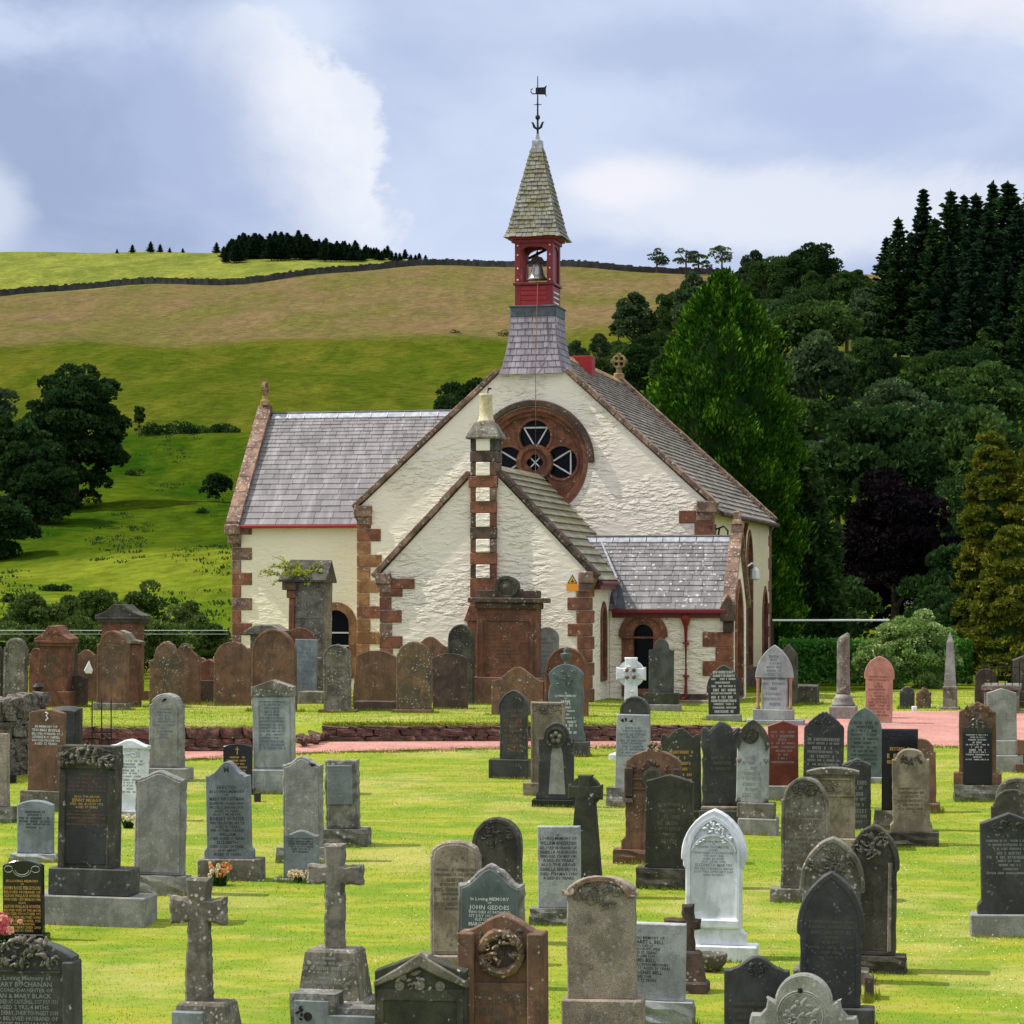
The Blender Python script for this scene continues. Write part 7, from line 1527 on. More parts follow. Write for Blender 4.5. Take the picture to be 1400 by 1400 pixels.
# iron post with a domed finial and the three spiked bars
p = at(52, Y=53.0); s = F/53.0; e = empty('iron_post', p, 0, 'black iron post with a domed cap behind the rubble wall end', 'post'); zz = lambda y: (HY-y)/s-p.z
m = MB(); m.tube([(0, 0, -.1), (0, 0, zz(948))], .05, 8); m.build('post', 'iron', e); m = MB(); m.lathe([(.05, zz(949)), (.07, zz(944)), (.12, zz(941)), (.13, zz(939)), (.06, zz(935)), (.02, zz(934))], 12); m.build('cap', 'iron', e)
p = at(140, Y=54.0); s = F/54.0; e = empty('iron_railing', p, 0, 'piece of black iron railing with three spiked bars in front of the left retaining wall', 'railing'); zz = lambda y: (HY-y)/s-p.z
for px in (126, 139, 152): 
    m = MB(); x = (px-140)/s; m.tube([(x, 0, -.1), (x, 0, zz(960)), (x, 0, zz(953))], [.014, .014, .003], 5); m.build('bar', 'iron', e)
m = MB(); m.tube([(-.25, 0, zz(1001)), (.22, 0, zz(1001))], .016, 5); blobs(m, .06, zz(1006), .2, .12, 8, random.Random(2), -.02, .04, .02); m.build('rail', 'iron', e)

# ---------------------------------------------------------------- vegetation
def leaf_quads(P, D, size, r, spread=.8, aspect=.55):
    """one folded leaf shape per point P, growing along D"""
    n = len(P); a = r.normal(size=(n, 3)); a -= (a*D).sum(1, keepdims=True)*D; a /= np.linalg.norm(a, axis=1, keepdims=True)+1e-9
    s = (size*r.uniform(.6, 1.35, n))[:, None]
    v0 = P-D*s*.5; v2 = P+D*s*.5; v1 = P+a*s*aspect*.5; v3 = P-a*s*aspect*.5
    V = np.stack([v0, v1, v2, v3], 1).reshape(-1, 3); Q = np.arange(4*n).reshape(n, 4); return V, Q
def unit(a): return a/(np.linalg.norm(a, axis=1, keepdims=True)+1e-9)
def crown_lobes(n_leaf, lobes, size, seed, up=.35, tintbias=None, aspect=.6, flat=.5):
    """leaf clumps over the outer skin of many lobes; lobes = [(centre, radii)]"""
    r = np.random.RandomState(seed); w_ = np.array([l[1][0]*l[1][2]+l[1][0]*l[1][1] for l in lobes]); w_ = w_/w_.sum()
    k = r.choice(len(lobes), n_leaf, p=w_); C = np.array([l[0] for l in lobes])[k]; Rr = np.array([l[1] for l in lobes])[k]
    u = unit(r.normal(size=(n_leaf, 3))); u[:, 2] = np.where(u[:, 2] < -.35, -u[:, 2], u[:, 2])
    rad = 1-np.abs(r.normal(0, .16, n_leaf)); P = C+Rr*u*rad[:, None]
    D = unit(u+r.normal(0, .65, (n_leaf, 3))+np.array([0, 0, up])); V, Q = leaf_quads(P, D, size, r, aspect=aspect)
    lt = r.uniform(0, 1, len(lobes)); t = np.clip(.55*lt[k]+.45*r.uniform(0, 1, n_leaf), 0, 1)
    return V, Q, t
def broad_lobes(Rx, H0, H1, seed, n=22, rl=.38, low=.62):
    r = np.random.RandomState(seed); zc, rz = (H0+H1)/2, (H1-H0)/2; L_ = []
    for i in range(n):
        u = r.normal(size=3); u /= np.linalg.norm(u); u[2] = abs(u[2])*1.0 if r.rand() < low else u[2]
        f = r.uniform(.55, .82); c = (u[0]*Rx*f, u[1]*Rx*f, zc+u[2]*rz*f); q = Rx*rl*r.uniform(.75, 1.25); L_.append((c, (q, q, q*.78)))
    L_.append(((0, 0, zc), (Rx*.62, Rx*.62, rz*.7))); return L_
def trunk_mesh(h, r0, seed, limbs=5, spread=.5):
    r = random.Random(seed); m = MB(); top = h; bx, by = r.uniform(-.06, .06)*h, r.uniform(-.06, .06)*h
    m.tube([(0, 0, -.6), (0, 0, .2), (bx*.4, by*.4, h*.4), (bx, by, top)], [r0*1.5, r0, r0*.8, r0*.3], 7)
    for i in range(limbs):
        a = r.uniform(0, 6.3); z = h*r.uniform(.3, .7); l = h*spread*r.uniform(.6, 1.1); p0 = Vector((bx*z/h, by*z/h, z)); p1 = p0+Vector((math.cos(a)*l*.5, math.sin(a)*l*.5, l*.35)); p2 = p1+Vector((math.cos(a)*l*.4, math.sin(a)*l*.4, l*.4)); m.tube([p0, p1, p2], [r0*.45, r0*.3, r0*.1], 5)
    return m
def to_mesh(mb, name, mat):
    o = mb.build(name, mat); me = o.data; bpy.data.objects.remove(o); return me
# shared crowns for trees that look alike
BROAD = []
for i in range(6):
    V, Q, t = crown_lobes(7500, broad_lobes((4.4, 3.6, 4.8, 4.0, 3.2, 4.6)[i], (.6, .2, 1.0, .3, .0, .8)[i], (11.5, 12.5, 10.2, 11.8, 12.8, 9.6)[i], 40+i, (34, 46, 28, 60, 40, 24)[i], (.33, .28, .36, .24, .30, .40)[i], .5), .42, 60+i, aspect=.8); BROAD.append((V, Q, t))
TRUNK = [to_mesh(trunk_mesh(7.5, .32, 90+i), 'trunk', 'bark') for i in range(3)]
CROWN = {}
def crown_me(i, mat):
    if (i, mat) not in CROWN: CROWN[(i, mat)] = mesh_np('crown', *BROAD[i][:2], mat, False, BROAD[i][2])
    return CROWN[(i, mat)]
def put_tree(name, label, pos_, kind, sc, mat, group=None, rz=None, sxy=1.0, trunk=True, cat='tree'):
    e = empty(name, pos_, rz if rz is not None else rnd.uniform(0, 6.28), label, cat, group); e.scale = (sc*sxy, sc*sxy, sc)
    share('crown', crown_me(kind, mat), e)
    if trunk: share('trunk', rnd.choice(TRUNK), e)
    return e
# spruces
def spruce(H_, Rm, seed, tiers=26, dens=1.0):
    r = np.random.RandomState(seed); P = []; D = []
    for k in range(tiers):
        f = (k+.5)/tiers; z = H_*(.10+.90*f); rad = Rm*(1-f)**.72*(1+.4*r.uniform(-1, 1))+.12; nb = int((6+5*(1-f))*dens); a0 = r.uniform(0, 6)
        for b in range(nb):
            a = a0+2*math.pi*b/nb+r.uniform(-.25, .25); rr = rad*r.uniform(.5, 1.25); m = max(2, int(rr/.42))
            for j in range(m+1):
                q = (j+.4)/(m+.6); x = rr*q; dz = -.22*rr*q+.28*rr*q*q
                for s_ in (-1, 0, 1):
                    P.append((x*math.cos(a)-s_*.22*math.sin(a)*(1-q*.5), x*math.sin(a)+s_*.22*math.cos(a)*(1-q*.5), z+dz)); D.append((math.cos(a+s_*.7), math.sin(a+s_*.7), -.25+.3*q))
    for k in range(8): P.append((0, 0, H_*(1-.012*k))); D.append((.1*math.cos(k), .1*math.sin(k), 1))
    P = np.array(P); D = unit(np.array(D)+r.normal(0, .12, (len(P), 3))); V, Q = leaf_quads(P, D, .95, r, aspect=.55); return V, Q, r.uniform(0, 1, len(P))
SPR = []
for i in range(4):
    V, Q, t = spruce(19, 4.2, 200+i, 36, 1.35); SPR.append(mesh_np('crown', V, Q, 'leaf_conifer', False, t))
SPT = to_mesh(MB().tube([(0, 0, -1), (0, 0, 8), (0, 0, 18.6)], [.3, .22, .03], 6), 'trunk', 'bark')
SPR2 = []
for me_ in SPR:
    m2 = me_.copy(); m2.materials.clear(); m2.materials.append(MATS['leaf_dark']); SPR2.append(m2)
def put_spruce(label, pos_, hgt, group, wid=1.0, mat='leaf_conifer'):
    e = empty('spruce_tree', pos_, rnd.uniform(0, 6.28), label, 'tree', group); k = hgt/19; e.scale = (k*wid, k*wid, k); share('crown', rnd.choice(SPR if mat == 'leaf_conifer' else SPR2), e); share('trunk', SPT, e); return e
# skyline plantation: dense at the left, thinning to the right
px = 306.0
while px < 604:
    f = (px-306)/298; Y = 700+rnd.uniform(-12, 25); p_ = far_at(px, Y); hgt = (6.0 if 318 < px < 420 else 5.0)*(1-.62*max(0, f-.45)/.55)*rnd.uniform(.75, 1.12)
    if px < 316: hgt *= .7
    put_spruce('small dark conifer in the dense left half of the skyline plantation' if f < .45 else 'small dark conifer in the thinning right tail of the skyline plantation', p_, hgt, 'conifers in the skyline plantation', 1.7)
    px += (1.9 if f < .5 else 3.6 if f < .75 else 7.5)*rnd.uniform(.7, 1.3)
for px, hh in ((181, 2.6), (206, 3.4), (219, 2.6), (296, 3.3), (160, 1.4), (232, 1.6), (250, 1.5)):
    put_spruce('lone small conifer on the bare skyline left of the plantation', far_at(px, 735), hh, 'lone conifers on the left skyline', 1.6)
# dark conifers, top right
rt_ = random.Random(8)
for px, yt, Y in ((1212, 325, 322), (1228, 300, 316), (1262, 259, 318), (1278, 300, 305), (1300, 262, 322), (1318, 268, 330), (1334, 268, 312), (1352, 290, 300), (1357, 252, 325), (1378, 251, 318), (1392, 280, 300), (1408, 262, 315), (1428, 250, 310), (1298, 330, 296), (1330, 340, 290), (1376, 350, 284), (1408, 345, 280), (1246, 318, 330)):
    p_ = far_at(px, Y); top = (HY-yt)/F*Y; put_spruce('tall dark spruce '+('at the left end of' if px < 1285 else 'in the middle of' if px < 1350 else 'at the right end of')+' the stand at the top right', p_, top-p_.z, 'tall dark spruces at the top right', rt_.uniform(.72, 1.12), rt_.choice(['leaf_conifer', 'leaf_conifer', 'leaf_dark']))
# pines and trees on the skyline right of the steeple
def pine(H_, Rm, seed, lean=0):
    r = np.random.RandomState(seed); L_ = []
    for i in range(17): zq = r.rand(); L_.append(((r.uniform(-1, 1)*Rm*.8*(1-.5*zq), r.uniform(-1, 1)*Rm*.8*(1-.5*zq), H_*(.36+.60*zq)), (Rm*r.uniform(.2, .36), Rm*.3, H_*r.uniform(.06, .11))))
    return crown_lobes(1500, L_, .42, seed, .2)
for px, yt, sc in ((898, 344, 1), (938, 343, .8), (955, 350, .9), (987, 339, 1.25)):
    Y = 612; p_ = far_at(px, Y); hgt = (HY-yt)/F*Y-p_.z+.5; V, Q, t = pine(hgt, hgt*.62, int(px)); e = empty('pine_tree', p_, 0, {898: 'small lone pine on the skyline right of the steeple', 938: 'thin pine at the left of the skyline group', 955: 'low bushy tree within the skyline group of pines', 987: 'broad pine at the right of the skyline group'}[px], 'tree')
    mesh_np('crown', V, Q, 'leaf_grey' if px != 955 else 'leaf_mid', e, t); m = MB(); m.tube([(0, 0, -.5), (0, 0, hgt*.5), (.1, 0, hgt*.9)], [.3, .22, .1], 6)
    for a in (0, 2, 4): m.tube([(0, 0, hgt*.5), (math.cos(a)*hgt*.4, math.sin(a)*hgt*.3, hgt*.78)], [.15, .05], 5)
    m.build('trunk', 'bark', e)
# wooded hillside
G = 'broadleaf trees on the wooded right hillside'; LAB = {'leaf_dark': 'dark green broadleaf tree in the wood on the right hillside', 'leaf_mid': 'mid green broadleaf tree in the wood on the right hillside', 'leaf_grey': 'grey green broadleaf tree in the wood on the right hillside'}
lim = [(150, 1130), (185, 1085), (215, 1060), (245, 960), (275, 850), (310, 800), (345, 786), (385, 800), (425, 830), (465, 905), (505, 985), (545, 1010)]
rt = random.Random(31)
for Y, px0 in lim:
    px = px0+rt.uniform(0, 20)
    while px < 1450:
        yy_ = Y*rt.uniform(.97, 1.04); ok = True
        pz = far_at(px, yy_)
        rowy = HY-F*pz.z/yy_
        if 1225 < px < 1325 and 405 < rowy < 470 and rt.random() < .85: ok = False          # grassy glade under the spruces
        if 1120 < px < 1170 and 640 < rowy < 760: ok = False              # yellow field behind
        if px > 1375 and 540 < rowy < 600: ok = False
        if rt.random() < .10: ok = False
        if px > 1190 and Y > 330: ok = False
        if px > 1145 and Y > 480: ok = False
        edge = (px-px0) < 60 and Y > 260
        sc = rt.uniform(.72, 1.12)*(.62 if edge else 1.0)*(.62 if Y > 400 else 1.0)
        if ok:
            k = rt.choice(['leaf_dark', 'leaf_dark', 'leaf_mid', 'leaf_mid', 'leaf_mid', 'leaf_grey'])
            zone = 'left of the green cypress' if px < 900 else 'behind the green cypress' if px < 1090 else 'above the gap right of the cypress' if px < 1180 else 'above the copper beech' if px < 1300 else 'above the golden cypresses'
            band = 'high up' if rowy < 470 else 'halfway up' if rowy < 580 else 'low down'
            top = HY-F*(pz.z+11.3*sc)/yy_
            if 1205 < px < 1335 and top < 458 and rowy > 440: sc = max(.25, (yy_*(HY-458)/F-pz.z)/11.3)
            if 1100 < px < 1190 and top < 722 and rowy > 690: sc = .25
            if px > 1360 and top < 590 and rowy > 560: sc = max(.3, (yy_*(HY-590)/F-pz.z)/11.3)
            put_tree('broadleaf_tree', {'leaf_dark': 'dark green', 'leaf_mid': 'mid green', 'leaf_grey': 'grey green'}[k]+' tree '+band+' the wooded hillside '+zone, pz, rt.randrange(6), sc, k, G, sxy=rt.uniform(.72, 1.2))
        px += sc*8.2*F/Y*rt.uniform(.45, .8)
for px, Y, sc, k, lab in ((1030, 470, .95, 'leaf_grey', 'feathery grey green tree breaking the skyline above the cypress'), (1062, 462, 1.1, 'leaf_mid', 'broad tree on the skyline right of the feathery one'), (1112, 455, 1.12, 'leaf_dark', 'dark round tree on the skyline with open edges'), (1196, 330, .95, 'leaf_grey', 'pale tree at the left foot of the spruce stand'), (1090, 420, 1.05, 'leaf_dark', 'dark tree below the skyline dip')):
    put_tree('broadleaf_tree', lab, far_at(px, Y), rt.randrange(6), sc, k)
put_tree('broadleaf_tree', 'tall pale stemmed tree beside the yellow field gap', far_at(1146, 190), 2, .82, 'leaf_grey')
# left side trees
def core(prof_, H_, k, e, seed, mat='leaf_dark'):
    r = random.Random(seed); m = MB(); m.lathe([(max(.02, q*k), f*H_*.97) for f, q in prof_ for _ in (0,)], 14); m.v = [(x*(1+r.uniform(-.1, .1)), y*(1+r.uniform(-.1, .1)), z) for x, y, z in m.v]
    m.build('sunblock_core', mat, e, tint=True)  # opaque core added so sunlight cannot pass through the crown
def own_tree(name, label, pos_, Rx, H0, H1, n, size, mat, seed, nl=26, rl=.36, trunk_h=None, cat='tree', aspect=.7, up=.35, low=.25):
    e = empty(name, pos_, 0, label, cat); V, Q, t = crown_lobes(n, broad_lobes(Rx, H0, H1, seed, nl, rl, low), size, seed, up, aspect=aspect); mesh_np('crown', V, Q, mat, e, t)
    if trunk_h: trunk_mesh(trunk_h, max(.08, Rx*.07), seed).build('trunk', 'bark', e)
    return e
p_ = far_at(104, 250); own_tree('broadleaf_tree', 'large dark spreading tree standing alone on the left field', p_, 5.7, -1.5, (HY-484)/F*250-p_.z+.3, 34000, .42, 'leaf_dark', 301, 130, .20, 5, low=.1)
p_ = far_at(25, 235); own_tree('broadleaf_tree', 'dark tree at the left edge in front of the large one', p_, 4.4, -1.5, (HY-555)/F*235-p_.z, 18000, .42, 'leaf_dark', 302, 80, .22, 4, low=.1)
p_ = far_at(-25, 255); own_tree('broadleaf_tree', 'grey green tree top cut by the left edge', p_, 4.0, .5, (HY-500)/F*255-p_.z, 6000, .5, 'leaf_grey', 303, 30, .34, 5)
p_ = far_at(58, 232); own_tree('broadleaf_tree', 'low dark thorn tree at the foot of the large one', p_, 3.2, -.8, 6.0, 9000, .4, 'leaf_dark', 304, 30, .32, 2)
p_ = far_at(-5, 205); own_tree('broadleaf_tree', 'dark bush at the left edge below the trees', p_, 3.2, -.8, 5.6, 9000, .4, 'leaf_dark', 305, 30, .33, 2)
p_ = far_at(190, 322); own_tree('broadleaf_tree', 'slender young tree beside the field hedge', p_, .9, .3, 4.0, 700, .4, 'leaf_mid', 306, 9, .4, 2.5)
p_ = far_at(296, 252); own_tree('thorn_bush', 'dark round thorn bush just left of the church wing roof', p_, 1.5, -.2, 2.9, 2200, .32, 'leaf_dark', 307, 14, .4, cat='bush')
p_ = far_at(642, 235); own_tree('broadleaf_tree', 'dark bushy tree peeping over the church roof left of the gable', p_, 4.0, 4, (HY-500)/F*235-p_.z, 6000, .42, 'leaf_dark', 308, 26, .34, 4)
for px, w_ in ((205, 1.4), (222, 1.1), (243, 1.6), (262, 1.0), (285, 1.4), (303, 1.2), (316, .9)):
    p_ = far_at(px, 326+rnd.uniform(-2, 2)); own_tree('hedge_bush', 'low dark bush in the ragged hedge across the left hill field', p_, w_*1.5, -.9, w_*.75, 700, .28, 'leaf_dark', int(px), 8, .45, cat='bush')['group'] = 'bushes of the ragged field hedge'
for px, Y, a in ((62, 172, .75), (80, 172, .6), (215, 163, .9), (185, 290, .9), (55, 150, .7), (85, 150, .55), (15, 160, .6), (280, 240, .7), (540, 268, 1.1), (625, 470, 1.2), (690, 470, 1.6)):
    p_ = far_at(px, Y); own_tree('rush_clump', 'low dark clump of rushes or gorse in the rough pasture', p_, a*1.2, -a*.9, a*.6, 420, .22, 'leaf_dark', int(px+Y), 6, .5, cat='bush')['group'] = 'rush and gorse clumps in the pasture'
rr_ = np.random.RandomState(44); P = []
for i in range(900):
    px_, Y_ = rr_.uniform(-30, 640), rr_.uniform(140, 330); g_ = far_at(px_, Y_)
    if math.sin(px_*.021+Y_*.05)+math.sin(px_*.047-Y_*.03) < .35: continue
    sz = rr_.uniform(.25, .8)
    for k in range(22): P.append((g_.x+rr_.normal(0, sz), g_.y+rr_.normal(0, sz), g_.z+rr_.uniform(-.08, .16)))
P = np.array(P); D = unit(rr_.normal(0, .35, (len(P), 3))+np.array([0, 0, 1])); V, Q = leaf_quads(P, D, .26, rr_, aspect=.5); o = mesh_np('rushes', V, Q, 'leaf_mid', None, rr_.uniform(0, 1, len(P))); o['kind'] = 'stuff'
# bushes behind the left graves
for i, (px, yt, wpx, Y, lab) in enumerate(((50, 808, 95, 101, 'broad sunlit bush behind the left end of the graves'), (105, 800, 70, 104, 'bush between the broad one and the two tall ones'), (140, 790, 80, 99, 'tall willow bush behind the pedestal monuments'), (195, 790, 75, 102, 'tall bush right of the willow bush'), (255, 818, 70, 100, 'rounded bush just left of the church wing'), (215, 840, 110, 95, 'low spreading bush nearest the graves by the church wing'), (290, 850, 60, 97, 'low bush in the shade of the church wing'), (20, 850, 90, 95, 'low bush at the left edge behind the graves'), (110, 848, 110, 94, 'low dark bush behind the white ornament'))):
    X = (px-700)/F*Y; z0 = -3.25; hgt = (HY-yt)/F*Y-z0; own_tree('garden_bush', lab, (X, Y, z0), wpx/F*Y/2, -.1, hgt, 6500, .16, 'leaf_bush', 400+i, 30, .33, 1.2, 'bush', .5)
# cypress behind the church: flame of upright sprays
def cypress(H_, prof_, n, size, seed, lump=.16, up=.9):
    r = np.random.RandomState(seed); z = H_*np.sqrt(r.uniform(0, 1, n))*1.0; z = H_*(1-(1-r.uniform(0, 1, n))**.75) ; a = r.uniform(0, 2*math.pi, n)
    rad = np.interp(z/H_, [p[0] for p in prof_], [p[1] for p in prof_])
    ph = a*3+np.sin(z*1.3)*2; lumps = 1+lump*(np.sin(a*5+z*1.7)+np.sin(a*9-z*2.9+1)*.8+np.sin(a*3+z*4.1)*.6+.9*np.sin(a*14+z*6.3)*np.sin(z*5.1-a*6))*.5
    rr = rad*lumps*(1-np.abs(r.normal(0, .10, n))); P = np.stack([rr*np.cos(a), rr*np.sin(a), z+r.normal(0, .12, n)], 1)
    D = unit(np.stack([np.cos(a)*.55, np.sin(a)*.55, np.full(n, up)], 1)+r.normal(0, .33, (n, 3))); V, Q = leaf_quads(P, D, size, r, aspect=.42)
    t = np.clip(.30*(lumps-1)/lump+.5+r.normal(0, .22, n), 0, 1); return V, Q, t
p_ = Vector(((988-700)/F*95, 95, -3.1)); H_ = (HY-374)/F*95+3.1
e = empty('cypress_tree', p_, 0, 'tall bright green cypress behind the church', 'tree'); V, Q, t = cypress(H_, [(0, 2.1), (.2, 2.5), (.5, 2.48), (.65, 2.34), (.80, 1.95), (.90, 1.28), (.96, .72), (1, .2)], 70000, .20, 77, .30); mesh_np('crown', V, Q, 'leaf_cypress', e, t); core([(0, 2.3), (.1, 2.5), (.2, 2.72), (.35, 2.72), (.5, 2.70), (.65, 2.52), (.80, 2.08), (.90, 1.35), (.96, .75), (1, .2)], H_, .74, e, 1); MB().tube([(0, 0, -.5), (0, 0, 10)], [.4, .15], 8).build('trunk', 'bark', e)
p_ = Vector(((1080-700)/F*98, 98, -3.2)); H_ = (HY-590)/F*98+3.2
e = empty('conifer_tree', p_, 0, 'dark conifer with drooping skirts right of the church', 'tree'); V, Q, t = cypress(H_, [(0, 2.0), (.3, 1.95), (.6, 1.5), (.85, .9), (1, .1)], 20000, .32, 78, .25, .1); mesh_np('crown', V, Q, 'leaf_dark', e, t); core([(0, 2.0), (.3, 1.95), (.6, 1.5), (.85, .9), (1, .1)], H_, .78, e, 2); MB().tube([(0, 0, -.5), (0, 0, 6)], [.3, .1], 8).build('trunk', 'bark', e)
p_ = Vector(((1226-700)/F*122, 122, -3.2)); own_tree('copper_beech', 'dark purple copper beech right of the church', p_, 3.5, -.3, (HY-632)/F*122+3.2, 26000, .23, 'leaf_copper', 79, 64, .27, 5)
p_ = Vector(((1160-700)/F*114, 114, -3.2)); own_tree('broadleaf_tree', 'low dark hanging branches between the conifer and the copper beech', p_, 1.6, .1, 4.0, 1500, .24, 'leaf_dark', 80, 16, .34, 2.5)
# golden cypress at the right edge: shelves of foliage
def shelves(H_, Rm, n, size, seed, nl=70):
    r = np.random.RandomState(seed); L_ = []
    for i in range(nl):
        f = r.rand()**.9; z = H_*(.04+.94*f); a = r.uniform(0, 6.28); rr = Rm*(1-f)**.42*r.uniform(.55, 1.0); q = r.uniform(.26, .50)*(1-.3*f); L_.append(((rr*math.cos(a), rr*math.sin(a), z), (q, q, q*.55)))
    return crown_lobes(n, L_, size, seed, .45, aspect=.45)
for px, Y, yt, Rm, lab, sd, n in ((1357, 87, 588, 1.25, 'yellow green golden cypress with shelving foliage at the right edge', 501, 26000), (1418, 86, 596, 1.15, 'second golden cypress cut by the right edge', 502, 18000), (1385, 84, 720, 1.35, 'low spreading golden cypress in front of the tall pair', 503, 16000)):
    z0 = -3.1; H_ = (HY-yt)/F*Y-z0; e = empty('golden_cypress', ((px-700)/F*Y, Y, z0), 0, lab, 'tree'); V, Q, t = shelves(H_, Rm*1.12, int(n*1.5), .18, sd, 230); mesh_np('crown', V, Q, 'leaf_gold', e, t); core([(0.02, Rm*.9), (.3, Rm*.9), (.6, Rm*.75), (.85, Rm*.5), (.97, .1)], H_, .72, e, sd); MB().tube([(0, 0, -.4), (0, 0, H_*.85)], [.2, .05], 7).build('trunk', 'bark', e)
own_tree('dogwood_shrub', 'pale green leafy shrub in front of the dark trees on the right', ((1247-700)/F*80, 80, -3.05), 1.62, -1.5, (HY-822)/F*80+3.05, 30000, .10, 'leaf_shrub', 510, 90, .20, None, 'shrub', .5, low=.3)
own_tree('dogwood_shrub', 'lower part of the pale green shrub spreading left over the hedge', ((1195-700)/F*79, 79, -3.05), .8, -.2, (HY-868)/F*79+3.05, 8000, .10, 'leaf_shrub', 511, 30, .28, None, 'shrub', .55)
# hedge: box of leaves
r = np.random.RandomState(9); n = 16000; X0, X1, Yh = (1068-700)/F*84, (1330-700)/F*84, 84.0; hz = (HY-880)/F*84
P = np.stack([r.uniform(X0, X1, n), Yh+r.uniform(0, 1.0, n), r.uniform(-3.1, hz, n)], 1); k = r.randint(0, 3, n); P[k == 0, 1] = Yh+r.uniform(-.06, .1, (k == 0).sum()); P[k == 1, 2] = hz+r.normal(0, .07, (k == 1).sum())
D = unit(r.normal(0, .6, (n, 3))+np.array([0, -.5, .5])); V, Q = leaf_quads(P, D, .15, r, aspect=.5); e = empty('laurel_hedge', ((X0+X1)/2, Yh, -3.05), 0, 'green clipped laurel hedge right of the church', 'hedge'); V = V-np.array([(X0+X1)/2, Yh, -3.05]); mesh_np('foliage', V, Q, 'leaf_hedge', e, r.uniform(0, 1, n))
for i, (px, Y, Rx, yt, mat) in enumerate(((1175, 128, 2.2, 720, 'leaf_dark'), (1262, 140, 3.4, 690, 'leaf_dark'), (1300, 118, 2.4, 740, 'leaf_dark'), (1345, 145, 4.0, 640, 'leaf_dark'), (1400, 150, 4.2, 620, 'leaf_mid'), (1105, 150, 2.6, 740, 'leaf_dark'), (1330, 104, 2.2, 800, 'leaf_dark'), (1390, 104, 2.4, 790, 'leaf_dark'), (1280, 106, 1.9, 800, 'leaf_dark'))):
    X = (px-700)/F*Y; own_tree('broadleaf_tree', ('dark understorey tree left of the copper beech', 'dark tree behind the right side of the copper beech', 'low dark tree between the copper beech and the golden cypresses', 'tall dark tree behind the golden cypresses', 'mid green tree behind the right edge golden cypress', 'dark tree beside the cottage', 'dark bush at the foot of the golden cypresses', 'dark bush at the right edge behind the railed tomb', 'dark bush behind the pale green shrub')[i], (X, Y, -3.3), Rx, -.4, (HY-yt)/F*Y+3.3, 7000, .3, mat, 600+i, 34, .32, 2)
# white cottage glimpsed behind the beech
e = empty('cottage', ((1130-700)/F*140, 140, -3.3), R(-8), 'whitewashed cottage with a slate roof glimpsed through the trees right of the church', 'house')
plain('limewash', (0.62, 0.64, 0.68), .9); m = MB(); m.plate([(-2.6, -.3), (5, -.3), (5, 2.9), (-2.6, 2.9)], [[(.0, 1.0), (.9, 1.0), (.9, 2.2), (.0, 2.2)], [(2.6, 1.0), (3.5, 1.0), (3.5, 2.2), (2.6, 2.2)]], 0, .4); m.build('wall', 'limewash', e); m = MB(); m.box(-2.6, 5, .4, 5, -.3, 2.9); m.build('rear_wall', 'limewash', e)
m = MB(); m.mesh([(-2.8, -.3, 2.85), (5.2, -.3, 2.85), (5.2, 2.5, 5.2), (-2.8, 2.5, 5.2), (-2.8, 5.3, 2.85), (5.2, 5.3, 2.85)], [(0, 1, 2, 3), (3, 2, 5, 4), (0, 3, 4), (1, 5, 2)]); m.build('roof', 'lead_light', e)
for x in (.0, 2.6): m = MB(); m.box(x-.02, x+.92, .15, .2, .98, 2.22); wq = m.build('window', 'glass_dark', e); m = MB(); m.box(x+.42, x+.48, .1, .16, 1, 2.2); m.box(x, x+.9, .1, .16, 1.55, 1.62); m.build('frame', 'white_paint', wq)
# white rail right of the church and the thin wires on the left
Yr = 82.0; zr = (HY-848)/F*Yr; e = empty('white_rail', ((1137-700)/F*Yr, Yr, -3.05), 0, 'thin white horizontal rail in front of the dark trees right of the church', 'rail')
xa, xb = (1056-1137)/F*Yr, (1216-1137)/F*Yr; m = MB(); m.box(xa, xb, -.03, .03, zr+3.05-.03, zr+3.05+.03, .01); m.build('rail', 'white_paint', e)
for x in (xa, xb): m = MB(); m.box(x-.04, x+.04, .03, .1, -.1, zr+3.1, .01); m.build('post', 'wood_dark', e)
Yr = 78.0; e = empty('wire_fence', ((200-700)/F*Yr, Yr, -3.05), 0, 'fine wire fence crossing behind the left graves', 'fence')
for y in (862, 867): m = MB(); zr = (HY-y)/F*Yr+3.05; m.tube([((-60-200)/F*Yr, 0, zr), ((312-200)/F*Yr, 0, zr)], .009, 4); m.build('wire', 'galvanised', e)
for px in (-60, 60, 195, 312): m = MB(); x = (px-200)/F*Yr; m.box(x-.03, x+.03, .01, .07, -.1, (HY-858)/F*Yr+3.05, .005); m.build('post', 'wood_dark', e)
# lime green shrub on the ruined monument
pm = Vector(((421-700)/F*69.8, 69.8, 0)); zt = (HY-797)/F*69.8; e = empty('wild_shrub', (pm.x-.28, 69.8+.15, zt), 0, 'lime green wild shrub growing out of the top of the ruined monument', 'shrub'); r = np.random.RandomState(3); stems = MB(); P = []; D = []
for i in range(26):
    a = r.uniform(0, 6.28); l = r.uniform(.45, 1.05)*(1.15 if math.cos(a) < 0 else .85); el = r.uniform(-.12, .85)
    if i in (0, 1, 2): a, el, l = math.pi+.1*i, .18+.28*i, 1.15
    d = Vector((math.cos(a)*math.cos(el), math.sin(a)*math.cos(el)*.7-.15, math.sin(el))); b = Vector((r.uniform(-.35, .35), r.uniform(-.1, .3), .05)); pts = [b+d*l*q+Vector((0, 0, .12*math.sin(q*3)-.12*q*q)) for q in (0, .35, .7, 1)]; stems.tube(pts, [.014, .01, .007, .003], 4)
    for j in range(34):
        q = r.uniform(.25, 1); P.append(tuple(b+d*l*q+Vector((0, 0, .12*math.sin(q*3)-.12*q*q))+Vector(r.normal(0, .035, 3)))); D.append(tuple(d+Vector(r.normal(0, .8, 3))))
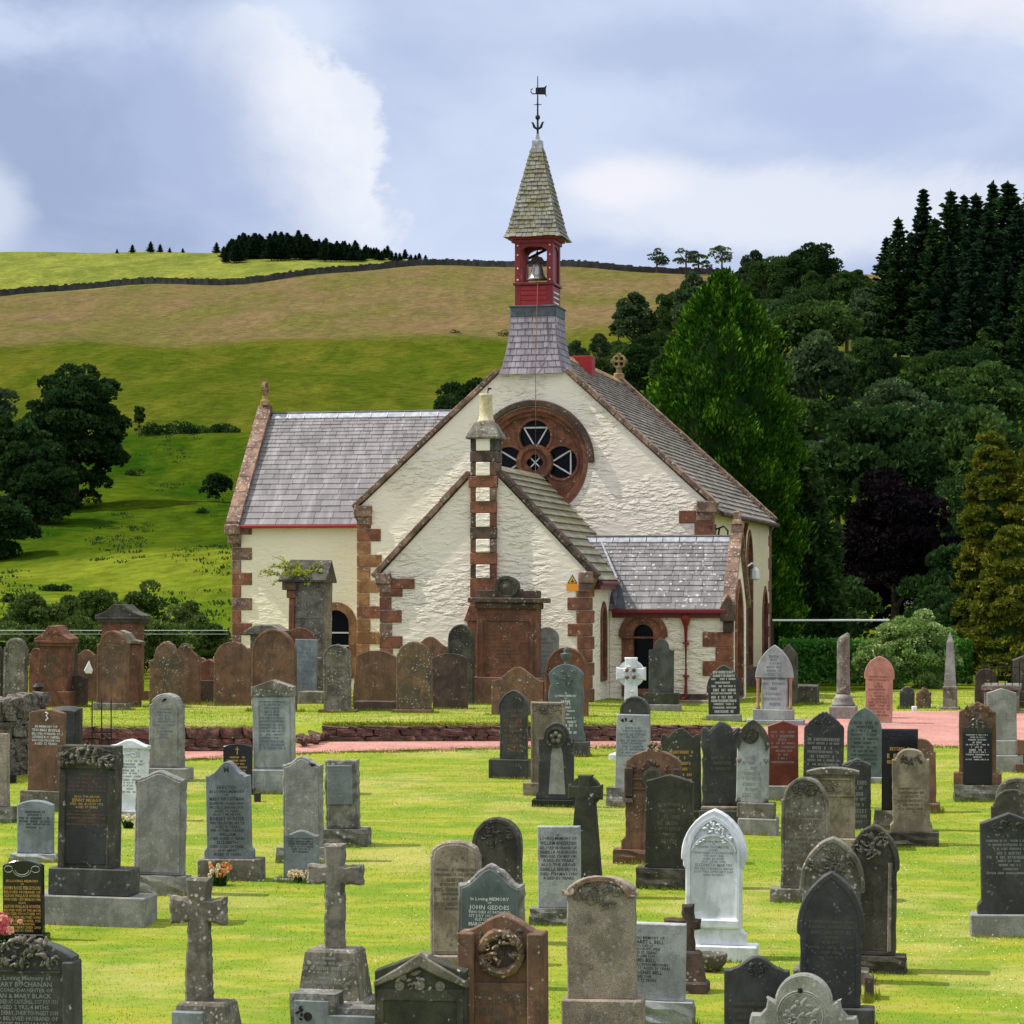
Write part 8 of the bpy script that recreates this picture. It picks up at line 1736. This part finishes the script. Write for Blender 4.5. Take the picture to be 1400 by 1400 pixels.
stems.build('stems', 'bark', e); V, Q = leaf_quads(np.array(P), unit(np.array(D)), .085, r, aspect=.6); mesh_np('leaves', V, Q, 'leaf_lime', e, r.uniform(0, 1, len(P)))

# ---------------------------------------------------------------- mown grass and daisies
r = np.random.RandomState(12)
def grass(n, Ya, Yb, hmin, hmax, wd, pxa=-40, pxb=1440, mask=None):
    u = r.uniform(0, 1, n); Y = np.sqrt(Ya*Ya+(Yb*Yb-Ya*Ya)*u); px = r.uniform(pxa, pxb, n); X = (px-700)/F*Y
    bf, bb = np.interp(px, *zip(*front)), np.interp(px, *zip(*back)); yv = 610+F*6.55/Y
    path = (yv < bf+1.0) & (yv > bb-1.0); yw = 54.9+(56.75-54.9)*sstep(350, 445, px); step = (Y > yw-.02) & (Y < yw+.30) & (px < 1000)
    keep = ~path & ~step & ~((Y > 63) & (px > 1080) & (px < 1330) & (Y < 64))
    if mask is not None: keep &= mask(px, Y)
    X, Y = X[keep], Y[keep]; m = len(X); Z = zg(X, Y)+wobble(X, Y, .008)-.005; a = r.uniform(0, 2*math.pi, m); h = r.uniform(hmin, hmax, m); ln = r.uniform(-.6, .6, (m, 2))*h[:, None]
    dx, dy = np.cos(a)*wd*.5, np.sin(a)*wd*.5
    V = np.stack([np.stack([X-dx, Y-dy, Z], 1), np.stack([X+dx, Y+dy, Z], 1), np.stack([X+ln[:, 0], Y+ln[:, 1], Z+h], 1)], 1).reshape(-1, 3); return V, m
V1, m1 = grass(170000, 28, 56.9, .008, .026, .016); V2, m2 = grass(60000, 54.8, 75, .012, .04, .022)
V = np.concatenate([V1, V2]); Q = np.arange(len(V)).reshape(-1, 3); o = mesh_np('grass', V, Q, 'grass_blade', None, r.uniform(0, 1, len(Q))); o['kind'] = 'stuff'
# fringe of long grass hanging over the retaining wall and round the bases
def fringe(n, pa, pb, Yw, zoff):
    px = r.uniform(pa, pb, n); X = (px-700)/F*Yw; Y = Yw+.16+r.uniform(-.1, .15, n); Z = zg(X, Y+.3)+r.uniform(-.03, .02, n); h = r.uniform(.05, .15, n); a = r.uniform(-.03, .03, n)
    return np.stack([np.stack([X-.011, Y, Z], 1), np.stack([X+.011, Y, Z], 1), np.stack([X+a, Y-h*r.uniform(.4, 1.2, n), Z+h*r.uniform(-.6, .6, n)], 1)], 1).reshape(-1, 3)
def edge_fringe(n, line, jit):
    px = r.uniform(-40, 1440, n); yv = np.interp(px, *zip(*line))+r.normal(0, jit, n); Y = F*6.55/(yv-610); X = (px-700)/F*Y; Z = zg(X, np.minimum(Y, 54.85+0*X) if False else Y)*0+(-6.55+.0557*Y)-.005; h = r.uniform(.02, .09, n); a = r.uniform(-.03, .03, n)
    return np.stack([np.stack([X-.012, Y, Z], 1), np.stack([X+.012, Y, Z], 1), np.stack([X+a, Y+a, Z+h], 1)], 1).reshape(-1, 3)
P3 = [edge_fringe(6000, front, .9), edge_fringe(900, back, .6), fringe(5200, 440, 1000, 56.62, 0), fringe(3000, 60, 352, 54.75, 0)]
def skirt(e, w_, d, n=170):
    M = e.matrix_basis; X, Y, Z = [], [], []
    for i in range(n):
        q = r.uniform(0, 1)
        if q < .65: x, y = r.uniform(-w_*.62, w_*.62), -r.uniform(.08, .2)
        else: x, y = (w_*.62)*(1 if q < .83 else -1)+r.uniform(-.02, .08), r.uniform(-.1, d)
        p = M @ Vector((x, y, 0)); X.append(p.x); Y.append(p.y)
    X, Y = np.array(X), np.array(Y); Z = zg(X, Y)-.005; h = r.uniform(.03, .12, n)*r.uniform(.5, 1.3); l = r.uniform(-.04, .04, (n, 2))
    return np.stack([np.stack([X-.007, Y, Z], 1), np.stack([X+.007, Y, Z], 1), np.stack([X+l[:, 0], Y+l[:, 1], Z+h], 1)], 1).reshape(-1, 3)
for lab, (e, w_, h, z0, d, s) in GRAVES.items(): P3.append(skirt(e, w_, d))
V = np.concatenate(P3); Q = np.arange(len(V)).reshape(-1, 3); o = mesh_np('long_grass', V, Q, 'grass_blade', None, r.uniform(0, .8, len(Q))); o['kind'] = 'stuff'
# daisies and clover heads in drifts
C = np.stack([r.uniform(-40, 1440, 90), r.uniform(29, 53, 90)], 1); k = r.randint(0, 40, 1900); px = C[k, 0]+r.normal(0, 42, 1900); Y = C[k, 1]+r.normal(0, 1.0, 1900); keep = (Y > 28) & (Y < 54); px, Y = px[keep], Y[keep]; X = (px-700)/F*Y; Z = zg(X, Y)+r.uniform(.03, .055, len(X)); q = r.uniform(.004, .008, len(X))
V = np.stack([np.stack([X+q*dx, Y+q*dy, Z+q*dz], 1) for dx, dy, dz in ((-1, -.6, -.4), (1, -.6, -.4), (1, .6, .5), (-1, .6, .5))], 1).reshape(-1, 3); Q = np.arange(len(V)).reshape(-1, 4); o = mesh_np('daisies', V, Q, 'daisy'); o['kind'] = 'stuff'
